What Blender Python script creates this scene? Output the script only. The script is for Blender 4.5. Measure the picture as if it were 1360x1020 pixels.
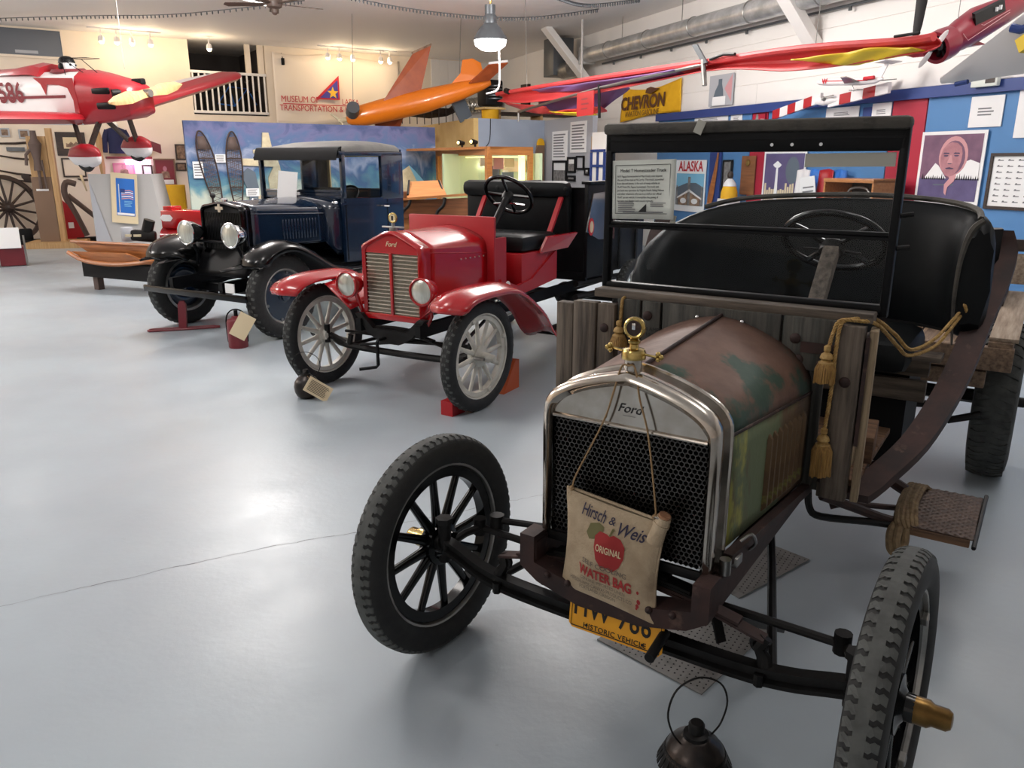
import bpy, bmesh, math, random
from mathutils import Vector, Matrix, Euler
random.seed(7)
PI = math.pi
sc = bpy.context.scene
COL = sc.collection
for o in list(bpy.data.objects): bpy.data.objects.remove(o)

# ---------------------------------------------------------------- camera, light, exposure
cam = bpy.data.cameras.new('camera'); cam.sensor_width = 36.0; cam.lens = 36.0 * 1050 / 1360
cam.clip_start = 0.05; cam.clip_end = 200
camo = bpy.data.objects.new('camera', cam); COL.objects.link(camo)
camo.location = (0, 0, 1.66); camo.rotation_euler = (PI / 2 - 0.2735, 0, 0)
sc.camera = camo
sc.view_settings.view_transform = 'Standard'; sc.view_settings.look = 'None'
sc.view_settings.exposure = 0.0; sc.view_settings.gamma = 1.0
sc.view_settings.use_curve_mapping = False
sc.cycles.use_denoising = True
sc.cycles.max_bounces = 8; sc.cycles.diffuse_bounces = 4; sc.cycles.glossy_bounces = 4
sc.cycles.transparent_max_bounces = 12; sc.cycles.caustics_reflective = False; sc.cycles.caustics_refractive = False
w = bpy.data.worlds.new('world'); sc.world = w; w.use_nodes = True
w.node_tree.nodes['Background'].inputs[0].default_value = (0.8, 0.87, 1, 1)
w.node_tree.nodes['Background'].inputs[1].default_value = 0.10

def area(name, loc, sx, sy, power, col=(1, 1, 1), rot=(0, 0, 0)):
    l = bpy.data.lights.new(name, 'AREA'); l.shape = 'RECTANGLE'; l.size = sx; l.size_y = sy
    l.energy = power; l.color = col
    o = bpy.data.objects.new(name, l); COL.objects.link(o); o.location = loc; o.rotation_euler = rot
    return o
def point(name, loc, power, col, r=0.05):
    l = bpy.data.lights.new(name, 'POINT'); l.energy = power; l.color = col; l.shadow_soft_size = r
    o = bpy.data.objects.new(name, l); COL.objects.link(o); o.location = loc
    return o
# pendant lamps over the hall, of the kind the frame shows, hanging nearer than the frame shows the ceiling
for x, y, p in [(-6.5, 3.6, 85), (-10.8, 7.6, 190), (-3.6, 10.3, 225), (-2.4, 4.6, 62), (1.0, 10.2, 190), (2.2, 2.6, 34), (-3.6, -1.5, 50), (-12.0, 10.0, 150), (4.4, 6.4, 46)]:
    point('pendant_light', (x, y, 3.88), p * 1.6, (1.0, 0.955, 0.915), 0.48)

# ---------------------------------------------------------------- helpers
def lin(v):
    v /= 255.0
    return v / 12.92 if v <= 0.04045 else ((v + 0.055) / 1.055) ** 2.4
def C(r, g, b): return (lin(r), lin(g), lin(b), 1.0)

def mat(name, c1, rough=0.5, metal=0.0, c2=None, scale=6.0, stretch=(1, 1, 1), lo=0.35, hi=0.65, bump=0.0, bscale=None,
        coat=0.0, emit=None, es=0.0, c3=None, lo3=0.55, hi3=0.7, scale3=3.0, spec=0.5, detail=5.0, rough2=None, lin3=None):
    m = bpy.data.materials.new(name); m.use_nodes = True
    nt = m.node_tree; N = nt.nodes; L = nt.links
    b = N['Principled BSDF']
    b.inputs['Base Color'].default_value = c1
    b.inputs['Roughness'].default_value = rough; b.inputs['Metallic'].default_value = metal
    b.inputs['Specular IOR Level'].default_value = spec
    if coat: b.inputs['Coat Weight'].default_value = coat; b.inputs['Coat Roughness'].default_value = 0.06
    if emit: b.inputs['Emission Color'].default_value = emit; b.inputs['Emission Strength'].default_value = es
    if c2 or bump:
        tc = N.new('ShaderNodeTexCoord'); mp = N.new('ShaderNodeMapping')
        mp.inputs['Scale'].default_value = stretch
        L.new(tc.outputs['Object'], mp.inputs['Vector'])
        def noise(s, d=detail):
            n = N.new('ShaderNodeTexNoise'); n.inputs['Scale'].default_value = s; n.inputs['Detail'].default_value = d
            n.inputs['Roughness'].default_value = 0.6
            L.new(mp.outputs[0], n.inputs['Vector']); return n
        n1 = noise(scale)
        if c2:
            r = N.new('ShaderNodeMapRange'); r.inputs['From Min'].default_value = lo; r.inputs['From Max'].default_value = hi
            L.new(n1.outputs['Fac'], r.inputs['Value'])
            mx = N.new('ShaderNodeMix'); mx.data_type = 'RGBA'
            mx.inputs['A'].default_value = c1; mx.inputs['B'].default_value = c2
            L.new(r.outputs[0], mx.inputs['Factor']); out = mx.outputs['Result']
            if c3:
                n3 = noise(scale3); n3.noise_dimensions = '4D'; n3.inputs['W'].default_value = 3.7
                r3 = N.new('ShaderNodeMapRange'); r3.inputs['From Min'].default_value = lo3; r3.inputs['From Max'].default_value = hi3
                src = n3.outputs['Fac']
                if lin3:
                    dt = N.new('ShaderNodeVectorMath'); dt.operation = 'DOT_PRODUCT'; dt.inputs[1].default_value = lin3[:3]; L.new(tc.outputs['Object'], dt.inputs[0])
                    s1 = N.new('ShaderNodeMath'); s1.inputs[1].default_value = lin3[3]; L.new(dt.outputs['Value'], s1.inputs[0])
                    s2 = N.new('ShaderNodeMath'); L.new(s1.outputs[0], s2.inputs[0]); L.new(src, s2.inputs[1]); src = s2.outputs[0]
                L.new(src, r3.inputs['Value'])
                m3 = N.new('ShaderNodeMix'); m3.data_type = 'RGBA'; m3.inputs['B'].default_value = c3
                L.new(out, m3.inputs['A']); L.new(r3.outputs[0], m3.inputs['Factor']); out = m3.outputs['Result']
            L.new(out, b.inputs['Base Color'])
            if rough2 is not None:
                rr = N.new('ShaderNodeMapRange'); rr.inputs['To Min'].default_value = rough; rr.inputs['To Max'].default_value = rough2
                rr.inputs['From Min'].default_value = lo; rr.inputs['From Max'].default_value = hi
                L.new(n1.outputs['Fac'], rr.inputs['Value']); L.new(rr.outputs[0], b.inputs['Roughness'])
        if bump:
            nb = noise(bscale or scale) if bscale else n1
            bu = N.new('ShaderNodeBump'); bu.inputs['Strength'].default_value = bump; bu.inputs['Distance'].default_value = 0.01
            L.new(nb.outputs['Fac'], bu.inputs['Height']); L.new(bu.outputs[0], b.inputs['Normal'])
    return m

def basis(d):
    d = Vector(d).normalized()
    a = Vector((0, 0, 1)) if abs(d.z) < 0.9 else Vector((1, 0, 0))
    u = a.cross(d).normalized(); return u, d.cross(u), d

class MB:
    def __init__(s): s.v = []; s.f = []
    def add(s, vs, fs):
        k = len(s.v); s.v += [tuple(p) for p in vs]; s.f += [tuple(i + k for i in f) for f in fs]; return s
    def box(s, c, d, rot=None, bev=0.0):
        bm = bmesh.new(); bmesh.ops.create_cube(bm, size=1.0)
        for v in bm.verts: v.co = Vector((v.co.x * d[0], v.co.y * d[1], v.co.z * d[2]))
        if bev: bmesh.ops.bevel(bm, geom=list(bm.edges), offset=min(bev, min(d) * 0.45), segments=2, affect='EDGES', profile=0.5)
        M = Matrix.Translation(c)
        if rot is not None: M = M @ (rot.to_4x4() if isinstance(rot, Matrix) else Euler(rot).to_matrix().to_4x4())
        vs = [M @ v.co for v in bm.verts]; bm.verts.index_update()
        fs = [[v.index for v in f.verts] for f in bm.faces]; bm.free()
        return s.add(vs, fs)
    def bar(s, p0, p1, w, t, up=(0, 0, 1), bev=0.0):
        p0 = Vector(p0); p1 = Vector(p1); d = (p1 - p0)
        y = d.normalized(); x = y.cross(Vector(up)).normalized(); z = x.cross(y)
        R = Matrix((x, y, z)).transposed()
        return s.box((p0 + p1) / 2, (w, d.length, t), R, bev)
    def cyl(s, p0, p1, r0, r1=None, n=14, caps=True):
        r1 = r0 if r1 is None else r1
        p0 = Vector(p0); p1 = Vector(p1); u, w, d = basis(p1 - p0)
        A = [p0 + (u * math.cos(2 * PI * i / n) + w * math.sin(2 * PI * i / n)) * r0 for i in range(n)]
        B = [p1 + (u * math.cos(2 * PI * i / n) + w * math.sin(2 * PI * i / n)) * r1 for i in range(n)]
        fs = [(i, (i + 1) % n, n + (i + 1) % n, n + i) for i in range(n)]
        if caps: fs += [tuple(range(n))[::-1], tuple(range(n, 2 * n))]
        return s.add(A + B, fs)
    def loft(s, rings, closed=True, caps=True, loop=False):
        n = len(rings[0]); vs = [p for r in rings for p in r]; fs = []
        m = len(rings)
        for j in range(m if loop else m - 1):
            a = j * n; b = ((j + 1) % m) * n
            for i in range(n if closed else n - 1):
                i2 = (i + 1) % n; fs.append((a + i, a + i2, b + i2, b + i))
        if caps and not loop and closed: fs += [tuple(range(n))[::-1], tuple(range((m - 1) * n, m * n))]
        return s.add(vs, fs)
    def tube(s, pts, r, n=8, loop=False, sub=0):
        P = [Vector(p) for p in pts]
        if sub:
            n0 = len(P); P = smooth(P, sub, loop)
            if isinstance(r, (list, tuple)): r = [r[min(int(i / sub), n0 - 1)] * (1 - (i / sub) % 1) + r[min(int(i / sub) + 1, n0 - 1)] * ((i / sub) % 1) for i in range(len(P))]
        m = len(P); rings = []; u = None
        for i in range(m):
            t = (P[(i + 1) % m] - P[i - 1]) if (loop or 0 < i < m - 1) else (P[1] - P[0] if i == 0 else P[-1] - P[-2])
            t.normalize()
            if u is None: u, w, _ = basis(t)
            else:
                u = (u - t * u.dot(t)); u.normalize(); w = t.cross(u)
            rr = r[i] if isinstance(r, (list, tuple)) else r
            rings.append([P[i] + (u * math.cos(2 * PI * k / n) + w * math.sin(2 * PI * k / n)) * rr for k in range(n)])
        return s.loft(rings, True, True, loop)
    def lathe(s, prof, o=(0, 0, 0), axis=(0, 0, 1), n=24):
        u, w, d = basis(axis); o = Vector(o)
        rings = [[o + d * h + (u * math.cos(2 * PI * k / n) + w * math.sin(2 * PI * k / n)) * max(r, 1e-4) for k in range(n)] for r, h in prof]
        return s.loft(rings, True, True)
    def ring(s, prof, o=(0, 0, 0), axis=(0, 0, 1), n=32):
        u, w, d = basis(axis); o = Vector(o)
        rings = [[o + d * h + (u * math.cos(2 * PI * k / n) + w * math.sin(2 * PI * k / n)) * r for r, h in prof] for k in range(n)]
        return s.loft(rings, True, False, True)
    def torus(s, o, axis, R, r, n=32, m=8, sy=1.0):
        return s.ring([(R + r * math.cos(2 * PI * k / m), sy * r * math.sin(2 * PI * k / m)) for k in range(m)], o, axis, n)
    def prism(s, poly, ext):
        n = len(poly); e = Vector(ext); A = [Vector(p) for p in poly]; B = [p + e for p in A]
        return s.add(A + B, [tuple(range(n))[::-1], tuple(range(n, 2 * n))] + [(i, (i + 1) % n, n + (i + 1) % n, n + i) for i in range(n)])
    def grid(s, fn, nu, nv, th=0.0):
        vs = [Vector(fn(i / nu, j / nv)) for j in range(nv + 1) for i in range(nu + 1)]
        fs = [(j * (nu + 1) + i, j * (nu + 1) + i + 1, (j + 1) * (nu + 1) + i + 1, (j + 1) * (nu + 1) + i) for j in range(nv) for i in range(nu)]
        return s.add(vs, fs)
    def ball(s, c, r, n=16, m=10):
        if not isinstance(r, (tuple, list)): r = (r, r, r)
        rings = []
        for j in range(m + 1):
            a = -PI / 2 + PI * j / m; cr = max(math.cos(a), 0.01)
            rings.append([Vector((c[0] + r[0] * cr * math.cos(2 * PI * k / n), c[1] + r[1] * cr * math.sin(2 * PI * k / n), c[2] + r[2] * math.sin(a))) for k in range(n)])
        return s.loft(rings)
    def mesh(s, name, m, smooth_deg=38, solid=0.0):
        me = bpy.data.meshes.new(name); me.from_pydata(s.v, [], s.f)
        bm = bmesh.new(); bm.from_mesh(me); bmesh.ops.recalc_face_normals(bm, faces=bm.faces); bm.to_mesh(me); bm.free()
        if smooth_deg:
            me.shade_smooth(); me.set_sharp_from_angle(angle=math.radians(smooth_deg))
        if m: me.materials.append(m)
        return me
    def obj(s, name, m, parent=None, loc=(0, 0, 0), rot=(0, 0, 0), smooth_deg=38, solid=0.0, sub=0, **kw):
        o = bpy.data.objects.new(name, s.mesh(name, m, smooth_deg)); COL.objects.link(o)
        o.parent = parent; o.location = loc; o.rotation_euler = rot
        if solid:
            md = o.modifiers.new('solid', 'SOLIDIFY'); md.thickness = solid; md.offset = 0
        if sub:
            md = o.modifiers.new('sub', 'SUBSURF'); md.levels = sub; md.render_levels = sub
        for k, v in kw.items(): o[k] = v
        return o

def smooth(P, sub, loop=False):
    out = []; m = len(P)
    for i in range(m if loop else m - 1):
        p0 = P[i - 1] if (i > 0 or loop) else P[0]; p1 = P[i]; p2 = P[(i + 1) % m]; p3 = P[(i + 2) % m] if (loop or i + 2 < m) else P[-1]
        for k in range(sub):
            t = k / sub; t2 = t * t; t3 = t2 * t
            out.append(0.5 * ((2 * p1) + (p2 - p0) * t + (2 * p0 - 5 * p1 + 4 * p2 - p3) * t2 + (3 * p1 - p0 - 3 * p2 + p3) * t3))
    if not loop: out.append(P[-1])
    return out

def inst(name, me, parent, loc=(0, 0, 0), rot=(0, 0, 0)):
    o = bpy.data.objects.new(name, me); COL.objects.link(o); o.parent = parent; o.location = loc; o.rotation_euler = rot
    return o
def tag(o, label, cat, group=None):
    o['label'] = label; o['category'] = cat
    if group: o['group'] = group
    return o
def thing(name, label, cat, loc=(0, 0, 0), rotz=0.0, group=None):
    o = bpy.data.objects.new(name, None); COL.objects.link(o); o.empty_display_size = 0.1
    o.location = loc; o.rotation_euler = (0, 0, rotz)
    return tag(o, label, cat, group)
def struct(o): o['kind'] = 'structure'; return o
def copy_tree(o, parent=None):
    c = o.copy(); COL.objects.link(c); c.parent = parent
    for ch in list(o.children): copy_tree(ch, c)
    return c

def text(name, s, size, m, parent, loc, rot=(PI / 2, 0, 0), ext=0.0008, ax='CENTER', shear=0.0, sx=1.0, space=1.0, bold=0.0, line=1.0):
    cu = bpy.data.curves.new(name, 'FONT'); cu.body = s; cu.size = size; cu.extrude = ext; cu.align_x = ax; cu.align_y = 'CENTER'
    cu.shear = shear; cu.space_character = space; cu.offset = bold; cu.space_line = line; cu.resolution_u = 3
    tmp = bpy.data.objects.new('t', cu); COL.objects.link(tmp)
    me = bpy.data.meshes.new_from_object(tmp.evaluated_get(bpy.context.evaluated_depsgraph_get()))
    bpy.data.objects.remove(tmp); bpy.data.curves.remove(cu)
    me.name = name; me.materials.clear(); me.materials.append(m)
    o = bpy.data.objects.new(name, me); COL.objects.link(o); o.parent = parent; o.location = loc; o.rotation_euler = rot; o.scale = (sx, 1, 1)
    return o

# frames of the two visible walls: u along the wall, d in front of it, z up
RA = -1.194; RO = Vector((5.61, 9.25, 0)); RX = Vector((math.cos(RA), math.sin(RA), 0)); RY = Vector((-math.sin(RA), math.cos(RA), 0))
BA = 0.579; BO = Vector((-10.6, 17.8, 0)); BX = Vector((math.cos(BA), math.sin(BA), 0)); BY = Vector((-math.sin(BA), math.cos(BA), 0))
def onR(u, z, d=0.0): return RO + RX * u - RY * d + Vector((0, 0, z))
def onB(u, z, d=0.0): return BO + BX * u - BY * d + Vector((0, 0, z))

# ---------------------------------------------------------------- materials
M = {}
M['white'] = mat('white_paint', C(236, 232, 228), 0.6)
M['ceil'] = mat('ceiling_paint', C(250, 246, 244), 0.7)
M['cream'] = mat('cream_wall', C(240, 226, 208), 0.65, c2=C(234, 218, 198), scale=0.8)
M['fascia'] = mat('navy_fascia', C(38, 62, 128), 0.5)
M['blue_panel'] = mat('blue_panel', C(80, 132, 186), 0.55)
M['red_panel'] = mat('crimson_panel', C(172, 28, 56), 0.55)
M['greyblue'] = mat('grey_blue_paint', C(160, 172, 192), 0.6)
M['greywall'] = mat('light_grey_paint', C(176, 178, 184), 0.6)
M['tan'] = mat('tan_board', C(214, 186, 128), 0.6, c2=C(200, 168, 108), scale=2)
M['black'] = mat('black_paint', C(9, 10, 13), 0.42, spec=0.18)
M['blackm'] = mat('matte_black', C(17, 17, 19), 0.6, spec=0.2)
M['gloss_black'] = mat('gloss_black', C(6, 7, 9), 0.16, spec=0.4)
M['rubber'] = mat('black_rubber', C(26, 27, 28), 0.7, c2=C(38, 38, 38), scale=30)
M['rubber_grey'] = mat('dusty_rubber', C(86, 88, 86), 0.75, c2=C(62, 63, 62), scale=12, lo=0.4, hi=0.7, bump=0.1, bscale=60)
M['rubber_old'] = mat('aged_rubber', C(70, 72, 70), 0.8, c2=C(46, 48, 48), scale=14)
M['leather'] = mat('black_leather', C(11, 13, 15), 0.48, c2=C(19, 22, 24), scale=5, bump=0.03, bscale=30, spec=0.18)
M['leather_worn'] = mat('worn_leather', C(18, 20, 22), 0.4, c2=C(72, 70, 64), scale=4, stretch=(1, 1, 3), lo=0.55, hi=0.75, bump=0.1, bscale=60)
M['topbar'] = mat('dusty_leather', C(70, 66, 60), 0.7, c2=C(30, 28, 27), scale=9, lo=0.5, hi=0.7, bump=0.3, bscale=60)
M['nickel'] = mat('nickel', C(205, 198, 188), 0.16, 1.0, c2=C(170, 158, 146), scale=7)
M['chrome'] = mat('chrome', C(225, 225, 225), 0.08, 1.0)
M['steel'] = mat('grey_steel', C(150, 148, 145), 0.35, 1.0)
M['galv'] = mat('galvanized', C(176, 174, 170), 0.38, 0.9, c2=C(140, 138, 134), scale=10)
M['brass'] = mat('brass', C(212, 188, 122), 0.2, 1.0, c2=C(168, 142, 84), scale=20)
M['iron'] = mat('dark_iron', C(34, 33, 33), 0.5, 0.6, c2=C(22, 21, 21), scale=12, bump=0.15)
M['rustiron'] = mat('rusty_iron', C(66, 44, 40), 0.62, 0.25, c2=C(44, 32, 31), scale=9, bump=0.2, c3=C(92, 70, 62), lo3=0.6, hi3=0.7, scale3=16)
M['hoodtop'] = mat('rust_hood', C(122, 92, 78), 0.5, 0.15, c2=C(98, 72, 60), scale=5, bump=0.12, bscale=40, c3=C(54, 76, 64), lo3=0.53, hi3=0.60, scale3=5.5, lin3=(1.0, -.18, 0, -.105), rough2=0.62)
M['hoodside'] = mat('faded_green', C(100, 112, 80), 0.55, 0.1, c2=C(98, 76, 54), scale=5, stretch=(1, 1, 0.5), lo=0.42, hi=0.52, c3=C(158, 156, 78), lo3=0.50, hi3=0.56, scale3=6, lin3=(0, -.35, -.25, .28), bump=0.15, bscale=50)
M['hoodrib'] = mat('brown_louver', C(112, 88, 56), 0.55, 0.1, c2=C(84, 62, 42), scale=8, c3=C(128, 128, 62), lo3=.6, hi3=.66, scale3=9)
M['panel_gloss'] = mat('varnished_panel', C(92, 84, 82), 0.12, coat=1.0, c2=C(40, 38, 38), scale=4, lo=.5, hi=.7)
M['brass_old'] = mat('dull_brass', C(142, 112, 66), 0.32, 1.0, c2=C(110, 84, 48), scale=14)
def wood(name, a, b, axis=2, scale=5, rough=0.75, bump=0.5, c3=None):
    st = [9, 9, 9]; st[axis] = 0.6
    return mat(name, a, rough, c2=b, scale=scale, stretch=tuple(st), lo=0.36, hi=0.66, bump=bump, c3=c3, lo3=0.58, hi3=0.7)
M['wood_v'] = wood('weathered_wood_upright', C(116, 104, 92), C(62, 54, 48), 2)
M['wood_h'] = wood('weathered_wood_lengthwise', C(112, 100, 88), C(60, 53, 47), 0)
M['wood_dash'] = wood('dark_weathered_wood', C(84, 82, 76), C(44, 44, 42), 2, c3=C(52, 60, 56))
M['wood_y'] = wood('weathered_bed_wood', C(136, 112, 90), C(84, 66, 54), 1)
M['wood_yp'] = wood('pale_bed_wood', C(168, 152, 134), C(126, 108, 92), 1)
M['wood_pale'] = wood('pale_wood', C(178, 158, 128), C(120, 102, 80), 2)
M['wood_floor'] = wood('brown_floorboard', C(124, 92, 66), C(72, 52, 40), 0)
M['oak'] = wood('oak_desk', C(196, 134, 82), C(168, 108, 62), 0, 4, 0.35, 0.08)
M['oak_dark'] = wood('oak_dark', C(150, 98, 62), C(118, 74, 46), 0, 4, 0.4, 0.08)
M['caseoak'] = wood('case_oak', C(184, 122, 62), C(160, 100, 48), 0, 4, 0.4, 0.05)
M['lumber'] = wood('raw_lumber', C(196, 160, 112), C(172, 134, 88), 2, 3, 0.6, 0.08)
M['brownpost'] = mat('brown_board', C(124, 98, 78), 0.6)
M['boat'] = wood('varnished_wood', C(178, 112, 62), C(136, 80, 42), 0, 4, 0.3, 0.05)
M['darkwood'] = wood('dark_wood', C(62, 46, 38), C(40, 30, 26), 0, 4, 0.5, 0.1)
M['red'] = mat('red_enamel', C(172, 14, 22), 0.2, coat=0.5)
M['redflat'] = mat('red_paint', C(170, 18, 28), 0.4)
M['maroon'] = mat('maroon_paint', C(118, 34, 44), 0.4)
M['planered'] = mat('aircraft_red', C(158, 22, 34), 0.35, coat=0.3)
M['model_red'] = mat('model_red', C(132, 22, 42), 0.3, coat=0.3)
M['planewhite'] = mat('aircraft_white', C(232, 228, 228), 0.4)
M['navy'] = mat('navy_enamel', C(16, 34, 56), 0.2, coat=0.8)
M['roofgrey'] = mat('grey_roof_cloth', C(96, 94, 90), 0.7, c2=C(82, 80, 78), scale=6)
M['offwhite'] = mat('off_white_spokes', C(212, 208, 198), 0.45, c2=C(188, 184, 174), scale=10)
M['paper'] = mat('white_paper', C(240, 240, 240), 0.7)
M['paper_warm'] = mat('cream_paper', C(222, 204, 168), 0.7)
M['paper_grey'] = mat('sign_paper', C(222, 226, 218), 0.6)
M['ink'] = mat('black_ink', C(24, 24, 26), 0.7)
M['greyink'] = mat('grey_ink', C(120, 120, 124), 0.7)
M['plate'] = mat('yellow_plate', C(232, 162, 24), 0.35)
M['canvas'] = mat('old_canvas', C(196, 176, 148), 0.9, c2=C(160, 140, 114), scale=6, bump=0.35, bscale=160, c3=C(132, 112, 92), lo3=0.6, hi3=0.75, scale3=4)
M['cork'] = mat('cork', C(156, 112, 82), 0.8)
M['jute'] = mat('jute_string', C(150, 122, 88), 0.9)
M['goldrope'] = mat('gold_cord', C(188, 156, 96), 0.6, c2=C(150, 114, 60), scale=60)
M['golddark'] = mat('gold_fringe', C(178, 138, 74), 0.6, c2=C(128, 94, 46), scale=30, stretch=(6, 6, 0.6), bump=0.6)
M['oldrope'] = mat('old_rope', C(132, 112, 82), 0.9, c2=C(98, 80, 58), scale=40, bump=0.4)
M['stepplate'] = mat('rusty_step_plate', C(92, 74, 64), 0.55, 0.4, c2=C(64, 50, 44), scale=14, bump=0.2)
M['tape'] = mat('masking_tape', C(176, 174, 164), 0.8)
M['mat_grey'] = mat('drip_tray', C(128, 126, 124), 0.6, c2=C(84, 80, 76), scale=9, lo=0.5, hi=0.75)
M['orange'] = mat('orange_drone', C(236, 126, 22), 0.3, coat=0.5)
M['orange_d'] = mat('rust_orange', C(176, 88, 46), 0.4, c2=C(160, 76, 40), scale=5)
M['glider_red'] = mat('glider_red', C(204, 62, 64), 0.55)
M['glider_purple'] = mat('glider_purple', C(112, 78, 128), 0.6)
M['glider_yellow'] = mat('glider_yellow', C(238, 202, 40), 0.55)
M['flagyellow'] = mat('flag_yellow', C(236, 182, 28), 0.7, c2=C(226, 168, 20), scale=5)
M['brownink'] = mat('brown_ink', C(92, 56, 30), 0.7)
M['foil'] = mat('foil_duct', C(200, 198, 192), 0.22, 1.0, c2=C(150, 148, 142), scale=14, bump=1.0, bscale=26)
M['duct'] = mat('galvanized_duct', C(205, 205, 204), 0.34, 0.6, c2=C(170, 170, 168), scale=5)
M['fanbrown'] = mat('fan_brown', C(76, 60, 52), 0.5)
M['lampglow'] = mat('lamp_glow', C(255, 255, 255), 0.4, emit=(1, 0.97, 0.92, 1), es=5)
M['warmglow'] = mat('warm_bulb', C(255, 240, 200), 0.4, emit=(1, 0.84, 0.55, 1), es=6)
M['tubeglow'] = mat('tube_glow', C(255, 255, 255), 0.4, emit=(1, 0.95, 0.9, 1), es=8)
M['pinkglow'] = mat('pink_tube', C(255, 200, 255), 0.4, emit=(1, 0.72, 1, 1), es=10)
M['caseglow'] = mat('case_tube', C(255, 250, 210), 0.4, emit=(1, 0.82, 0.36, 1), es=1.6)
M['lampgrey'] = mat('lamp_housing', C(96, 100, 104), 0.4, 0.5)
M['hose'] = mat('white_conduit', C(206, 200, 196), 0.5)
M['purple'] = mat('print_purple', C(128, 92, 116), 0.6, c2=C(104, 74, 98), scale=4)
M['violet'] = mat('print_violet', C(96, 86, 128), 0.6, c2=C(82, 72, 114), scale=4)
M['skin'] = mat('print_skin', C(186, 132, 138), 0.6, c2=C(164, 110, 120), scale=9)
M['pinkish'] = mat('print_pink', C(204, 150, 154), 0.6)
M['deep'] = mat('print_shadow', C(72, 58, 90), 0.6)
M['skyblue'] = mat('print_sky', C(128, 190, 222), 0.6)
M['slate'] = mat('print_slate', C(92, 104, 116), 0.6)
M['printred'] = mat('print_red', C(196, 34, 48), 0.6)
M['printblue'] = mat('print_blue', C(42, 110, 196), 0.6)
M['bannerblue'] = mat('banner_blue', C(72, 66, 160), 0.6)
M['bannercloth'] = mat('banner_cloth', C(244, 230, 214), 0.8)
M['star'] = mat('star_yellow', C(240, 190, 60), 0.6)
M['printgrey'] = mat('print_grey', C(150, 148, 146), 0.6, c2=C(96, 94, 94), scale=12)
M['sepia'] = mat('print_sepia', C(170, 142, 116), 0.6, c2=C(96, 72, 58), scale=10)
M['greenback'] = mat('case_green', C(190, 206, 168), 0.6)
M['steelgrey'] = mat('panel_grey', C(178, 176, 174), 0.6)
M['hide'] = mat('pale_hide', C(216, 204, 172), 0.8, c2=C(190, 176, 146), scale=8)
M['leatherbrown'] = mat('snowshoe_frame', C(60, 44, 38), 0.6)
M['web'] = mat('rawhide_web', C(96, 80, 74), 0.7)
M['jacket'] = mat('navy_cloth', C(34, 38, 76), 0.85)
M['glow_pink_wall'] = mat('pink_frame', C(206, 120, 150), 0.5)
M['orangewood'] = mat('orange_panel', C(206, 128, 44), 0.5)
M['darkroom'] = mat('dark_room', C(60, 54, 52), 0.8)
M['windowdark'] = mat('grey_window', C(82, 86, 94), 0.3)
M['headglass'] = mat('headlamp_glass', C(206, 206, 196), 0.18, 0.55, c2=C(180, 180, 170), scale=60, stretch=(1, 0.05, 0.05), bump=0.15)
M['radgrid'] = mat('dark_honeycomb', C(70, 68, 66), 0.32, 0.85)
M['grill_red'] = mat('grille_nickel', C(206, 196, 180), 0.3, 0.8)
M['grill_fin'] = mat('grille_fins', C(150, 140, 124), 0.5, 0.4)
M['fishgrey'] = mat('torch_iron', C(44, 42, 42), 0.3, 0.7, c2=C(66, 56, 50), scale=10, bump=0.15)
M['bucket'] = mat('white_pail', C(206, 206, 204), 0.45)
M['orange_chock'] = mat('orange_chock', C(186, 84, 40), 0.6)
def glass_mat(name, tint, fac=1.0, rough=0.02):
    m = bpy.data.materials.new(name); m.use_nodes = True; nt = m.node_tree; N = nt.nodes; L = nt.links
    N.remove(N['Principled BSDF'])
    t = N.new('ShaderNodeBsdfTransparent'); t.inputs[0].default_value = tint
    g = N.new('ShaderNodeBsdfGlossy'); g.inputs['Roughness'].default_value = rough
    fr = N.new('ShaderNodeFresnel'); ge = N.new('ShaderNodeNewGeometry'); io = N.new('ShaderNodeMapRange'); io.inputs['To Min'].default_value = 1.45; io.inputs['To Max'].default_value = 1 / 1.45
    L.new(ge.outputs['Backfacing'], io.inputs['Value']); L.new(io.outputs[0], fr.inputs['IOR'])
    mu = N.new('ShaderNodeMath'); mu.operation = 'MULTIPLY'; mu.inputs[1].default_value = fac
    mx = N.new('ShaderNodeMixShader'); L.new(fr.outputs[0], mu.inputs[0]); L.new(mu.outputs[0], mx.inputs[0])
    L.new(t.outputs[0], mx.inputs[1]); L.new(g.outputs[0], mx.inputs[2]); L.new(mx.outputs[0], N['Material Output'].inputs[0])
    return m
M['glass'] = glass_mat('window_glass', (0.9, 0.92, 0.93, 1), 0.4, 0.0)
M['glass_case'] = glass_mat('case_glass', (0.95, 0.96, 0.95, 1), 0.8)
# ---------------------------------------------------------------- room shell
ZC = 4.4
def slab(name, pts, z, th, m):
    return struct(MB().prism([(x, y, z) for x, y in pts], (0, 0, th)).obj(name, m, smooth_deg=0))
fm = bpy.data.materials.new('painted_floor'); fm.use_nodes = True
nt = fm.node_tree; N = nt.nodes; L = nt.links; bs = N['Principled BSDF']
tc = N.new('ShaderNodeTexCoord')
def nz(s, d=6, w=None):
    n = N.new('ShaderNodeTexNoise'); n.inputs['Scale'].default_value = s; n.inputs['Detail'].default_value = d; L.new(tc.outputs['Object'], n.inputs['Vector'])
    return n
def ramp(n, a, b, ta=0.0, tb=1.0):
    r = N.new('ShaderNodeMapRange'); r.inputs['From Min'].default_value = a; r.inputs['From Max'].default_value = b
    r.inputs['To Min'].default_value = ta; r.inputs['To Max'].default_value = tb; L.new(n.outputs[0], r.inputs['Value']); return r
m1 = N.new('ShaderNodeMix'); m1.data_type = 'RGBA'; m1.inputs['A'].default_value = C(169, 180, 188); m1.inputs['B'].default_value = C(163, 172, 180)
L.new(ramp(nz(0.9), 0.4, 0.62).outputs[0], m1.inputs['Factor'])
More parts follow.
